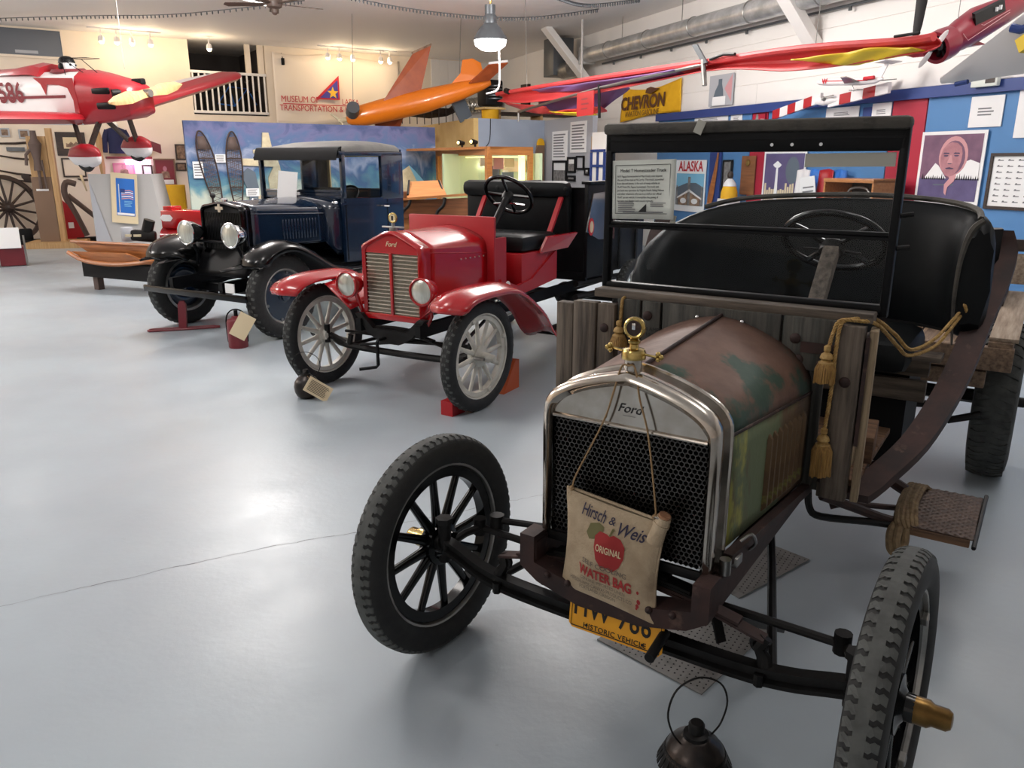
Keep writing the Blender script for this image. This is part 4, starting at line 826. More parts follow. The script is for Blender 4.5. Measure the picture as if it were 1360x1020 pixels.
text('script_lettering', 'Ford', .036, M['ink'], T, (.005, -.0252, 1.0), shear=.35, sx=1.05, ext=.001); text('script_subtitle', '________', .012, M['greyink'], T, (.005, -.0252, .984), ext=.0006, sx=.8)
mb = MB(); px = .0152; pz = .0132; row = 0; z = .578
while z < .938:
    x = -.232 + (px / 2 if row % 2 else 0)
    while x < .234:
        k0 = len(mb.v)
        for (q, yy) in ((1.02, -.016), (.74, -.016), (.74, .012)):
            mb.v += [(x + q * px * .577 * math.sin(i * PI / 3), yy, z + q * px * .577 * math.cos(i * PI / 3)) for i in range(6)]
        for a in (0, 6): mb.f += [(k0 + a + i, k0 + a + (i + 1) % 6, k0 + a + 6 + (i + 1) % 6, k0 + a + 6 + i) for i in range(6)]
        x += px
    z += pz; row += 1
g = mb.obj('honeycomb_core', M['radgrid'], T, smooth_deg=0); g['kind'] = 'stuff'
MB().box((0, .025, .76), (.475, .02, .39)).obj('core_back', M['blackm'], T, smooth_deg=0)
# filler cap with temperature gauge
MB().cyl((0, .0, 1.085), (0, 0, 1.14), .024, n=24).obj('filler_neck', M['nickel'], T)
MB().lathe([(.026, 1.138), (.034, 1.14), (.034, 1.158), (.03, 1.166), (.014, 1.17), (.012, 1.18), (.017, 1.184), (.017, 1.19), (.01, 1.194)], n=20).obj('cap_body', M['brass'], T)
MB().tube([(.03, 0, 1.155), (.07, -.005, 1.153)], .0035, 6).tube([(-.03, 0, 1.158), (-.07, .005, 1.162)], .0035, 6).obj('cap_wings', M['brass'], T)
me = MB().ball((0, 0, 0), .0075, 10, 6).mesh('cap_ball', M['brass'])
for s, zz in ((1, 1.153), (-1, 1.162)):
    for a in range(3): inst('cap_ball', me, T, (s * (.075 + .006 * math.cos(a * 2.1)), 0, zz + .008 * math.sin(a * 2.1)))
MB().torus((0, 0, 1.225), (0, 1, 0), .026, .006, 28, 8, 1.6).obj('gauge_ring', M['brass'], T)
MB().cyl((0, -.006, 1.225), (0, .006, 1.225), .024, n=24).obj('gauge_face', M['rustiron'], T); MB().box((0, -.007, 1.23), (.010, .003, .018), bev=.001).obj('gauge_tube', M['chrome'], T)
# hood
A0 = arch([(.262, .60), (.262, .76), (.262, .942), (.250, .994), (.212, 1.03), (.143, 1.062), (.06, 1.088), (0, 1.101)], .068); A1 = arch([(.318, .60), (.32, .76), (.318, .92), (.303, .99), (.262, 1.045), (.18, 1.095), (.08, 1.134), (0, 1.148)], .72)
def hood_sec(i0, i1, name, m, th=.003, steps=8):
    rings = [[A0[i].lerp(A1[i], t / steps) for i in range(i0, i1)] for t in range(steps + 1)]
    return MB().loft(rings, closed=False, caps=False).obj(name, m, T, smooth_deg=60, solid=th)
nA = len(A0); mid = nA // 2
HB = 6
hood_sec(HB, mid + 1, 'hood_leaf', M['hoodtop']); hood_sec(mid, nA - HB, 'hood_leaf', M['hoodtop'])
hs = hood_sec(0, HB + 1, 'hood_side', M['hoodside']); hs2 = hood_sec(nA - HB - 1, nA, 'hood_side', M['hoodside'])
MB().cyl(A0[mid] + Vector((0, 0, .004)), A1[mid] + Vector((0, 0, .004)), .007, n=8).obj('hood_hinge', M['rustiron'], T)
for i in (HB, nA - HB - 1): MB().cyl(A0[i], A1[i], .006, n=8).obj('hood_hinge', M['rustiron'], T)
me = MB().loft([[(0, -.012, z), (.014 * q, -.004, z), (.014 * q, .006, z), (0, .014, z)] for z, q in [(-.125, .1), (-.11, 1), (.11, 1), (.125, .1)]]).mesh('louver', M['hoodrib'], 30)
for k in range(8):
    y = .36 + k * .042; t_ = (y - .068) / .652
    inst('louver', me, hs, (.262 + .056 * t_ + .001, y, .745), (0, 0, -.085)); inst('louver', me, hs2, (-.262 - .056 * t_ - .001, y, .745), (0, 0, PI + .085))
MB().box((.285, .1, .57), (.05, .05, .03), bev=.004).cyl((.29, .03, .555), (.29, .03, .60), .017, n=12).obj('radiator_mount', M['steel'], T)
MB().tube([(.30, .12, .62), (.325, .14, .64), (.33, .17, .60), (.31, .18, .57)], .005, 6, sub=3).obj('hood_latch', M['steel'], T)
MB().bar((.285, .06, .585), (.335, .74, .575), .03, .03).bar((-.285, .06, .585), (-.335, .74, .575), .03, .03).obj('hood_ledge', M['rustiron'], T, smooth_deg=0)
MB().box((0, .4, .75), (.36, .5, .30), bev=.03).obj('engine_block', M['iron'], T)
# board cowl
MB().box((0, .735, .86), (.70, .02, .58)).obj('firewall_panel', M['wood_dash'], T, smooth_deg=0)
for a, b in [(-.40, -.305), (-.30, -.225), (-.22, .205), (.21, .395)]:
    MB().box(((a + b) / 2, .715, 1.085), (b - a - .004, .03, .175), bev=.003).obj('dash_board', M['wood_dash'], T)
for a, b, dz, dyy in [(-.648, -.575, 0, 0), (-.572, -.475, .012, -.004), (-.471, -.40, .01, .002)]:
    MB().box(((a + b) / 2, .70 + dyy, .86 + dz / 2), (b - a, .045, .56 + dz), bev=.004).obj('cowl_board', M['wood_v'], T)
MB().box((.427, .70, .868), (.083, .045, .592), bev=.004).obj('cowl_post', M['wood_v'], T)
MB().box((.385, .725, .66), (.03, .03, .2), bev=.004).obj('post_cleat', M['wood_v'], T)
MB().box((.487, .745, .86), (.025, .09, .58), (0, 0, .12), bev=.004).obj('cowl_side_board', M['wood_pale'], T); MB().box((.47, .735, .95), (.012, .1, .36), (0, .0, .2)).obj('side_tin', M['rustiron'], T, smooth_deg=0)
MB().box((-.01, .745, 1.185), (.985, .07, .032), bev=.004).obj('windshield_sill', M['wood_h'], T)
MB().box((.34, .697, 1.075), (.13, .006, .035)).obj('hinge_strap', M['rustiron'], T, smooth_deg=0)
me = MB().lathe([(.018, 0), (.017, .004), (.011, .008), (.003, .009)], (0, 0, 0), (0, -1, 0), 12).mesh('bolt_head', M['rustiron'])
for x, z in [(-.345, 1.08), (-.275, 1.12), (-.13, 1.10), (.255, 1.1), (.345, 1.02), (.27, 1.03), (.427, .98), (-.44, 1.06)]: inst('bolt_head', me, T, (x, .699 if x < .4 and x > -.4 else .677, z))
me = MB().ball((0, 0, 0), .009, 10, 6).mesh('chrome_screw', M['chrome'])
for x in (-.085, .075): inst('chrome_screw', me, T, (x, .697, 1.135))
text('stencil', '4 AMPS\n10 CYL', .02, M['ink'], T, (-.25, .6988, 1.06), ext=.0004)
MB().box((.0, .76, .60), (.78, .05, .06), bev=.004).obj('cowl_sill', M['wood_dash'], T)
MB().box((.40, .715, .66), (.03, .03, .10), (0, .35, 0), bev=.004).cyl((.395, .69, .62), (.405, .69, .70), .008, n=8).obj('hood_clamp', M['rustiron'], T)
# windshield
for s in (-1, 1):
    MB().box((s * .497, .80, 1.48), (.026, .035, .60), bev=.006).obj('windshield_post', M['black'], T)
MB().box((0, .80, 1.738), (1.02, .035, .09), bev=.008).obj('windshield_header', M['black'], T)
MB().box((0, .79, 1.775), (1.026, .06, .04), bev=.014).obj('header_trim', M['topbar'], T)
MB().box((0, .785, 1.735), (1.0, .012, .006)).obj('header_seam', M['blackm'], T, smooth_deg=0)
me = MB().cyl((0, .78, 0), (0, .784, 0), .0055, n=8).mesh('screw_hole', M['paper'])
for x in (.10, .165, .255): inst('screw_hole', me, T, (x, .0, 1.715))
MB().box((0, .80, 1.44), (.97, .024, .016), bev=.004).box((0, .792, 1.428), (.97, .02, .01)).obj('centre_bar', M['black'], T)
MB().box((0, .80, 1.205), (.99, .035, .03), bev=.006).obj('windshield_bottom_rail', M['black'], T)
MB().box((0, .80, 1.57), (.965, .004, .245)).obj('upper_glass', M['glass'], T, smooth_deg=0)
MB().box((0, .80, 1.325), (.965, .004, .20)).obj('lower_glass', M['glass'], T, smooth_deg=0)
for z in (1.50, 1.4): MB().cyl((.51, .80, z), (.545, .81, z + .005), .008, n=8).obj('wing_nut', M['iron'], T)
MB().box((.342, .796, 1.667), (.27, .0015, .042), (0, -.01, 0)).obj('tape_strip', M['tape'], T, smooth_deg=0)
MB().box((-.235, .794, 1.46), (.02, .0015, .03), (0, .2, 0)).box((-.14, .752, 1.775), (.03, .002, .045), (0, .4, 0)).obj('tape_tab', M['tape'], T, smooth_deg=0)
# seat and tub
def tubring(x, y, nx, ny, zb, zt, th):
    n_ = Vector((nx, ny, 0)).normalized(); c = Vector((x, y, 0)); h = zt - zb; R_ = []
    for q, zz in [(-.5, 0), (-.62, .35), (-.6, .7), (-.42, .92), (-.15, 1.0), (.2, .98), (.45, .85), (.5, .4), (.5, 0)]:
        R_.append(c + n_ * (q * th) + Vector((0, 0, zb + h * zz)))
    return R_
path = [(-.56, 1.22, 1.24), (-.60, 1.45, 1.33), (-.585, 1.66, 1.395), (-.50, 1.80, 1.45), (-.34, 1.86, 1.49), (-.1, 1.875, 1.51), (.2, 1.875, 1.52), (.45, 1.85, 1.51), (.60, 1.77, 1.495), (.68, 1.66, 1.475), (.70, 1.55, 1.45)]
rings = []
for i, (x, y, zt) in enumerate(path):
    a = path[max(0, i - 1)]; b = path[min(len(path) - 1, i + 1)]; tx, ty = b[0] - a[0], b[1] - a[1]
    rings.append(tubring(x, y, -ty, tx, .97 if x > -.5 else .9, zt, .13))
MB().loft(rings).obj('seat_back', M['leather'], T, smooth_deg=70, sub=1)
MB().tube([r_[4] + Vector((0, 0, .004)) for r_ in rings[3:]], .012, 6, sub=3).obj('top_welt', M['topbar'], T)
MB().tube([r_[k] + Vector((.012, -.01, 0)) for k, r_ in [(4, rings[-1]), (3, rings[-1]), (2, rings[-1]), (1, rings[-1]), (0, rings[-1])]], [.012, .014, .01, .008, .004], 6, sub=4).obj('torn_edge', M['topbar'], T)
MB().box((0, 1.56, .93), (1.06, .5, .13), bev=.05).obj('seat_cushion', M['leather'], T)
MB().box((.06, 1.34, .945), (.36, .03, .02)).obj('cushion_tear', M['topbar'], T, smooth_deg=0)
for z in (.885, .79): MB().box((.02, 1.47 if z > .85 else 1.44, z), (1.14, .035, .085), bev=.004).obj('seat_riser_board', M['wood_h'], T)
MB().box((.05, 1.45, .93), (1.16, .12, .02), bev=.003).obj('seat_front_board', M['wood_h'], T)
MB().box((0, 1.7, .65), (1.04, .4, .4)).obj('seat_box', M['blackm'], T, smooth_deg=0)
for k in range(5): MB().box((0, .86 + k * .135, .60), (.96, .13, .025), bev=.003).obj('floor_board', M['wood_floor'], T)
MB().box((.40, 1.1, .66), (.16, .24, .10), (0, 0, .1), bev=.004).obj('floor_box', M['wood_floor'], T)
MB().box((.43, .94, .7), (.012, .16, .2), (.3, 0, 0)).obj('kick_board', M['wood_pale'], T, smooth_deg=0)
# curved body sill on the near side
cv = [(.47, .86, .525), (.498, .9, .547), (.525, .95, .575), (.607, 1.15, .663), (.667, 1.35, .796), (.70, 1.5, .917), (.722, 1.65, 1.043), (.752, 1.8, 1.177), (.762, 1.9, 1.304), (.735, 1.92, 1.39)]
def sill(sgn):
    P = smooth([Vector((sgn * x, y, z)) for x, y, z in cv], 4); rr = []
    for i, p in enumerate(P):
        t = (P[min(i + 1, len(P) - 1)] - P[max(i - 1, 0)]).normalized(); n_ = Vector((1, 0, 0)); b = t.cross(n_).normalized()
        rr.append([p + n_ * .045 + b * .02, p - n_ * .045 + b * .02, p - n_ * .05 - b * .02, p + n_ * .045 - b * .02])
    return MB().loft(rr).obj('curved_body_sill', M['rustiron'], T, smooth_deg=40)
sill(1); sill(-1)
MB().loft([[(.69, 1.78, z), (.745, 1.86, z), (.735, 1.93, z), (.68, 1.9, z)] for z in (.95, 1.2, 1.40)]).obj('rear_corner_panel', M['black'], T)
# steering
MB().tube([(.235, 1.22, 1.365), (.24, 1.0, 1.16), (.245, .82, .98)], .02, 10).obj('steering_column', M['rustiron'], T)
MB().bar((.235, 1.19, 1.345), (.245, .86, 1.03), .055, .05, bev=.004).obj('column_board', M['wood_v'], T)
sw = Vector((.228, 1.25, 1.37)); ax_ = Vector((0, .62, .78)).normalized()
st = MB().torus((0, 0, 0), ax_, .183, .0135, 48, 10).obj('steering_wheel', M['gloss_black'], T, sw)
u_, w_, d_ = basis(ax_)
MB().lathe([(.045, -.05), (.045, -.03), (.05, -.02), (.03, 0), (.02, .01)], (0, 0, 0), ax_, 18).obj('hub', M['iron'], st)
for a in (PI * .2, PI * .8, PI * 1.28, PI * 1.72):
    v_ = u_ * math.cos(a) + w_ * math.sin(a)
    MB().tube([d_ * -.02, v_ * .06 - d_ * .015, v_ * .12, v_ * .18], [.013, .012, .01, .012], 8, sub=3).obj('spoke', M['gloss_black'], st)
MB().tube([(0, 0, -.03), (.1, .0, -.04)], .005).tube([(0, 0, -.03), (-.11, .0, -.03)], .005).obj('spark_lever', M['iron'], st)
# cargo bed
for s in (-1, 1):
    MB().bar((s * .79, 2.3, .80), (s * .79, 3.75, .84), .1, .10, bev=.004).obj('bed_side_beam', M['wood_y'], T)
    MB().bar((s * .80, 2.32, .86), (s * .80, 3.7, .90), .12, .02, bev=.003).obj('bed_rail', M['wood_yp'], T)
MB().box((0, 2.32, .77), (1.7, .06, .11), bev=.004).obj('bed_front_beam', M['wood_y'], T)
MB().box((0, 2.36, .66), (1.5, .08, .08), bev=.004).obj('bed_bolster', M['wood_y'], T)
for k in range(8): MB().box((-.66 + k * .19, 3.0, .735), (.18, 1.4, .025), bev=.002).obj('bed_plank', M['wood_y'], T)
MB().box((0, 3.72, 1.18), (1.72, .03, .07), bev=.003).obj('headboard', M['darkwood'], T); MB().box((0, 3.72, 1.04), (1.7, .025, .18), bev=.003).obj('headboard', M['wood_yp'], T)
MB().box((.5, 3.4, .86), (.5, .5, .2)).obj('bed_crate', M['darkwood'], T, smooth_deg=0)
MB().tube([(.35, 2.6, .5), (.8, 2.94, .42)], .03).tube([(-.8, 2.94, .42), (.8, 2.94, .42)], .04).obj('rear_axle', M['iron'], T)
MB().tube([(.2, 2.45, .44), (.55, 2.5, .46), (.62, 2.46, .40), (.75, 2.5, .44)], .02).obj('rear_bracket', M['iron'], T)
# step with brackets
st = MB().grid(lambda a, b: (.625 + .215 * a, 1.12 + .44 * b, .352 + .004 * max(0, math.sin(a * 44) * math.sin(b * 75)) ** .5), 60, 90).obj('running_step', M['stepplate'], T, solid=.004)
MB().box((.73, 1.125, .335), (.2, .02, .03), bev=.003).obj('step_wood', M['wood_floor'], st); MB().tube([(.845, 1.1, .33), (.848, 1.35, .36), (.85, 1.57, .362)], .008, 6).obj('step_lip', M['iron'], st)
MB().tube([(.30, .92, .50), (.31, .93, .42), (.35, .95, .385), (.5, 1.06, .36), (.62, 1.15, .335)], .014, 8, sub=4).obj('step_bracket', M['iron'], T)
MB().tube([(.35, .92, .48), (.45, 1.02, .42), (.56, 1.12, .36), (.64, 1.2, .34)], .018, 8, sub=4).tube([(.36, 1.05, .39), (.42, 1.08, .405), (.56, 1.25, .36)], .012, 8, sub=4).obj('step_bracket', M['rustiron'], T)
MB().tube([(.46, 1.3, .5), (.52, 1.38, .42), (.6, 1.45, .35)], .024, 8, sub=4).obj('step_bracket', M['rustiron'], T)
# licence plate
lp = MB().prism([(x, 0, z) for x, z in [(-.15 + .012, -.068), (.15 - .012, -.068), (.15, -.056), (.15, .056), (.138, .068), (-.138, .068), (-.15, .056), (-.15, -.056)]], (0, .003, 0)).obj('licence_plate', M['plate'], T, (.024, -.10, .385), (-.12, 0, 0), smooth_deg=0)
MB().tube([(x, -.001, z) for x, z in [(-.142, -.06), (.142, -.06), (.142, .06), (-.142, .06)]], .0016, 5, loop=True).obj('plate_border', M['ink'], lp)
text('plate_number', 'HW 766', .088, M['ink'], lp, (-.012, -.001, .004), sx=.78, space=1.05, bold=.0008); text('plate_caption', 'HISTORIC VEHICLE', .022, M['ink'], lp, (.0, -.001, -.05), space=1.1)
for x in (-.09, .09): MB().cyl((x, 0, -.048), (x, -.003, -.048), .004, n=8).obj('plate_bolt', M['ink'], lp)
# paper sign on the glass
sg = thing('windshield_sign', 'white printed notice taped behind glass at the left of the windshield', 'sign'); 
Tm = Matrix.Translation(T.location) @ Matrix.Rotation(-.59, 4, 'Z')
def world(p): return Tm @ Vector(p)
sg.location = world((-.355, .792, 1.563)); sg.rotation_euler = (0, -.025, -.59)
MB().grid(lambda a, b: (-.125 + .25 * a, -.002 - .012 * max(0, a - .8) * 5 * (1 - b), -.105 + .21 * b), 12, 4).obj('paper', M['paper_grey'], sg, solid=.001)
MB().tube([(-.112, -.004, -.085), (.104, -.0065, -.085), (.104, -.005, .088), (-.112, -.004, .088)], .0011, 4, loop=True).obj('border_line', M['ink'], sg)
text('title', 'Model T Homesteader Truck', .0165, M['ink'], sg, (-.002, -.005, .068), sx=.92, ext=.0003)
body = ['Al P. Fagaas homesteaded at May Creek, over beyond', 'the end of the road at McCarthy. This truck, assembled', 'from bits and pieces, is the sort of many vehicles at', 'MoAT from Mr. Fagaas homestead. The truck was', 'put back into operation by Virginia Heath, Ealing Nelson', 'and other volunteers who use it as well as our official', 'MoAT parade vehicle. It exemplifies the joining of', 'necessity and Alaskan back woods ingenuity.']
for i, s in enumerate(body): text('body_text', s, .0098, M['ink'], sg, (-.104, -.005, .048 - i * .0125), ax='LEFT', sx=.83, ext=.0002)
lines(sg, .07, .04, 6, 'greyink', -.065, -.06, -.005); lines(sg, .06, .018, 3, 'greyink', .06, -.053, -.005)
MB().prism([(-.018, -.005, -.079), (.014, -.005, -.079), (.014, -.005, -.05)], (0, -.0006, 0)).obj('triangle_mark', M['ink'], sg, smooth_deg=0); MB().box((0, -.005, -.08), (.16, .0006, .004)).obj('footer_line', M['greyink'], sg, smooth_deg=0)
# ---------------------------------------------------------------- water bag
WBg = thing('canvas_water_bag', 'old canvas water bag with red apple print hanging from the radiator cap', 'bag', (0, 0, 0), 0)
WBg.location = world((0, 0, 0)); WBg.rotation_euler = (0, 0, -.59)
c00 = Vector((-.164, -.06, .741)); c10 = Vector((.146, -.06, .706)); c01 = Vector((-.152, -.10, .447)); c11 = Vector((.146, -.105, .418))
def bagpt(a, b, y=0.0):
    p = c00.lerp(c10, a).lerp(c01.lerp(c11, a), b)
    ins = .012 * math.sin(b * PI) ; p.x += ins * (1 - 2 * a)
    p.z += .006 * math.sin(a * PI) * (b ** 4)
    return p + Vector((0, y, 0))
def bulge(a, b): return .034 * (max(0, math.sin(a * PI)) ** .6) * (max(0, math.sin((b * .92 + .06) * PI)) ** .7)
def front(a, b): return bagpt(a, b, -.006 - bulge(a, b) - .004 * math.sin(a * 13 + b * 5) * math.sin(b * PI))
mb = MB().grid(front, 30, 30); mb.grid(lambda a, b: bagpt(a, b, .004 + .3 * bulge(a, b)), 30, 30); mb.obj('bag_body', M['canvas'], WBg, smooth_deg=70)
edge = [bagpt(i / 12, 0) for i in range(13)] + [bagpt(1, i / 12) for i in range(1, 13)] + [bagpt(1 - i / 12, 1) for i in range(1, 13)] + [bagpt(0, 1 - i / 12) for i in range(1, 12)]
MB().tube(edge, .0055, 6, loop=True).obj('hem', M['canvas'], WBg)
rx = Vector((c10.x - c00.x, 0, c10.z - c00.z)).normalized(); ang = math.atan2(-(c10.z - c00.z), c10.x - c00.x)
def onbag(a, b, off=.003): return front(a, b) + Vector((0, -off, 0))
def bagtext(name, s, a, b, size, m, shear=0.0, width=.5, bold=0.0):
    # every letter is laid on the bulging cloth
    o = text(name, s, size, m, WBg, (0, 0, 0), shear=shear, bold=bold, ext=0.0)
    me = o.data; W = (c10 - c00).length; H = (c01 - c00).length
    xs = [v.co.x for v in me.vertices]; k = width * W / (max(xs) - min(xs)); mx = (max(xs) + min(xs)) / 2
    for v in me.vertices: v.co = onbag(min(max(a + (v.co.x - mx) * k / W, 0), 1), min(max(b - v.co.y / H, 0), 1), .0045)
    o.rotation_euler = (0, 0, 0)
def bagshape(name, pts, m, off):
    W = (c10 - c00).length; H = (c01 - c00).length
    n_ = len(pts); cx_ = sum(p[0] for p in pts) / n_; cz_ = sum(p[1] for p in pts) / n_
    mb = MB(); k = 4
    vs = [onbag(cx_, cz_, off)] ; fs = []
    for j in range(1, k + 1):
        vs += [onbag(cx_ + (x - cx_) * j / k, cz_ + (z - cz_) * j / k, off) for x, z in pts]
    fs += [(0, 1 + i, 1 + (i + 1) % n_) for i in range(n_)]
    for j in range(k - 1): fs += [(1 + j * n_ + i, 1 + (j + 1) * n_ + i, 1 + (j + 1) * n_ + (i + 1) % n_, 1 + j * n_ + (i + 1) % n_) for i in range(n_)]
    mb.add(vs, fs).obj(name, m, WBg)
M['bagnavy'] = mat('bag_navy_ink', C(52, 50, 74), .9); M['bagred'] = mat('bag_red_ink', C(158, 48, 48), .9); M['bagolive'] = mat('bag_olive_ink', C(108, 104, 68), .9); M['baggrey'] = mat('bag_faded_ink', C(110, 100, 90), .9)
bagshape('leaf_print', [(.26, .32), (.30, .22), (.40, .18), (.46, .2), (.44, .28), (.38, .34), (.3, .37)], M['bagolive'], .0018)
bagshape('apple_print', [(.50, .25), (.42, .25), (.37, .31), (.37, .42), (.40, .53), (.46, .6), (.52, .585), (.58, .61), (.65, .54), (.69, .44), (.69, .33), (.64, .26), (.57, .24), (.53, .265)], M['bagred'], .0022)
bagshape('apple_stem', [(.52, .26), (.55, .18), (.57, .185), (.54, .26)], M['bagolive'], .0024)
bagtext('maker_name', 'Hirsch', .33, .115, .050, M['bagnavy'], .45, .27, .0004); bagtext('ampersand', '&', .535, .12, .032, M['bagnavy'], .2, .07); bagtext('maker_name', 'Weis', .745, .17, .052, M['bagnavy'], .45, .27, .0004)
bagtext('apple_word', 'ORIGINAL', .53, .41, .028, M['paper_warm'], 0, .27, .0004)
bagtext('line_text', 'SELF COOLING', .49, .60, .021, M['baggrey'], 0, .50, .0002); bagtext('product_word', 'WATER BAG', .50, .705, .042, M['bagred'], 0, .60, .0016)
bagtext('line_text', 'GENUINE IMPORTED LINEN', .48, .79, .015, M['baggrey'], 0, .50); bagtext('line_text', 'HIRSCH-WEIS CANVAS PRODUCTS CO', .45, .85, .018, M['baggrey'], 0, .70); bagtext('line_text', 'PORTLAND, OREGON', .42, .905, .018, M['baggrey'], 0, .40)
for a_, b_, r_ in [(.86, .72, .012), (.865, .82, .018), (.85, .87, .016), (.84, .9, .01)]: bagshape('red_stain', [(a_ + r_ * math.cos(i), b_ + 1.6 * r_ * math.sin(i)) for i in [k * PI / 4 for k in range(8)]], M['bagred'], .002)
MB().cyl((.125, -.085, .655), (.15, -.085, .735), .023, .02, n=16).obj('spout', M['canvas'], WBg); MB().cyl((.148, -.085, .73), (.152, -.085, .742), .017, n=14).obj('cork', M['cork'], WBg)
MB().cyl((.141, -.085, .708), (.144, -.085, .716), .0235, n=16).obj('spout_ring', M['canvas'], WBg)
for x, z in ((-.146, .722), (.118, .694)): MB().torus((x, -.068, z), (0, 1, 0), .010, .003, 14, 6).obj('grommet', M['brass'], WBg)
MB().tube([(-.146, -.072, .722), (-.146, -.066, .745), (-.135, -.062, .79), (-.06, -.05, .96), (-.032, -.045, 1.06), (-.02, -.03, 1.12), (.0, -.03, 1.125), (.02, -.03, 1.12), (.045, -.046, 1.04), (.075, -.05, .95), (.105, -.06, .8), (.118, -.066, .72), (.118, -.074, .694)], .0028, 6, sub=5).obj('hanging_string', M['jute'], WBg)
MB().tube([(-.03, -.046, 1.06), (-.055, -.047, .97), (-.05, -.047, .99)], .002, 5).tube([(.045, -.047, 1.04), (.06, -.048, 1.0), (.075, -.048, .955)], .002, 5).ball((-.146, -.07, .745), .008, 8, 6).ball((.117, -.07, .72), .009, 8, 6).obj('string_knots', M['jute'], WBg)
MB().tube([(.118, -.08, .72), (.13, -.1, .735), (.145, -.1, .73), (.14, -.09, .70)], .0025, 6, sub=4).obj('wire_hook', M['steel'], WBg)
# ---------------------------------------------------------------- gold rope with tassels
def twist(mb, pts, r=.0048, n=3, pitch=.03, sub=10):
    P = smooth([Vector(p) for p in pts], sub); d = [0.0]
    for a, b in zip(P, P[1:]): d.append(d[-1] + (b - a).length)
    Q = []; step = .004; tot = d[-1]; j = 0
    for k in range(int(tot / step) + 1):
        s_ = k * step
        while j < len(d) - 2 and d[j + 1] < s_: j += 1
        Q.append(P[j].lerp(P[j + 1], (s_ - d[j]) / max(1e-6, d[j + 1] - d[j])))
    for q in range(n):
        S = []
        for i, p in enumerate(Q):
            t = (Q[min(i + 1, len(Q) - 1)] - Q[max(0, i - 1)]).normalized(); u, w_, _ = basis(t); a = 2 * PI * (i * step / pitch) + 2 * PI * q / n
            S.append(p + (u * math.cos(a) + w_ * math.sin(a)) * r * .75)
        mb.tube(S, r * .72, 5)
    return mb
def tassel(parent, p, h=.13):
    x, y, z = p
    t = MB().lathe([(.005, 0), (.011, -.004), (.011, -.018), (.007, -.022), (.017, -.03), (.021, -.042), (.014, -.05), (.02, -.056), (.022, -.062)], (x, y, z), (0, 0, 1), 16).obj('tassel_head', M['goldrope'], parent)
    mb = MB()
    for k in range(26):
        a = 2 * PI * k / 26; r0 = .018; r1 = .030 + random.uniform(-.003, .003); hh = h + random.uniform(-.006, .006)
        mb.tube([(x + r0 * math.cos(a), y + r0 * math.sin(a), z - .056), (x + .029 * math.cos(a), y + .029 * math.sin(a), z - .08), (x + r1 * math.cos(a), y + r1 * math.sin(a), z - hh)], .0042, 5)
    mb.lathe([(.012, -.05), (.025, -.08), (.026, -h + .006)], (x, y, z), (0, 0, 1), 14)
    mb.obj('tassel_fringe', M['golddark'], parent, kind='stuff')
    MB().torus((x, y, z - .058), (0, 0, 1), .02, .004, 16, 6).obj('tassel_band', M['goldrope'], parent)
G = thing('tasselled_rope', 'gold twisted cord with two tassels draped over the right cowl post', 'rope', world((0, 0, 0)), -.59)
twist(MB(), [(.372, .655, 1.095), (.378, .668, 1.14), (.39, .672, 1.175), (.42, .69, 1.182), (.45, .73, 1.182), (.481, .80, 1.169), (.515, 1.0, 1.088), (.551, 1.15, 1.012), (.60, 1.35, 1.018), (.64, 1.5, 1.07), (.661, 1.6, 1.105)]).obj('upper_cord', M['goldrope'], G)
twist(MB(), [(.386, .66, .825), (.392, .662, .95), (.392, .664, 1.08), (.396, .668, 1.16), (.41, .685, 1.179), (.44, .70, 1.178), (.49, .75, 1.163), (.525, 1.0, 1.05), (.548, 1.15, .99), (.606, 1.35, .993), (.645, 1.5, 1.05), (.668, 1.6, 1.095)]).obj('lower_cord', M['goldrope'], G)
twist(MB(), [(.655, 1.58, 1.13), (.672, 1.56, 1.12), (.68, 1.58, 1.085), (.672, 1.6, 1.075)]).obj('cord_knot', M['goldrope'], G)
tassel(G, (.369, .652, 1.10), .125); tassel(G, (.386, .655, .825), .165)
G2 = thing('tasselled_rope', 'short gold cord with tassel hanging on the left weathered cowl boards', 'rope', world((0, 0, 0)), -.59)
twist(MB(), [(-.378, .69, 1.09), (-.378, .692, 1.13), (-.377, .70, 1.17), (-.372, .72, 1.178)]).obj('cord', M['goldrope'], G2); tassel(G2, (-.378, .678, 1.095), .10)
RP = thing('rope_coil', 'coil of old brown rope lashed on the iron step bracket', 'rope', world((0, 0, 0)), -.59)
mb = MB()
for k in range(5):
    q = k * .013
    mb.tube([(.585 + q, 1.12 + .02 * k, .372), (.575 + q, 1.3, .385 + .006 * (k % 2)), (.58 + q, 1.5, .375), (.60 + q, 1.52, .34), (.60 + q, 1.3, .325), (.605 + q, 1.13, .335)], .0115, 7, loop=True, sub=5)
mb.obj('rope_loops', M['oldrope'], RP)
MB().tube([(.585, 1.13, .36), (.575, 1.08, .33), (.585, 1.05, .28), (.605, 1.06, .262), (.625, 1.09, .29), (.62, 1.12, .34)], .015, 8, sub=5).tube([(.6, 1.1, .35), (.6, 1.06, .31), (.612, 1.05, .275)], .015, 8, sub=4).obj('rope_tail', M['oldrope'], RP)
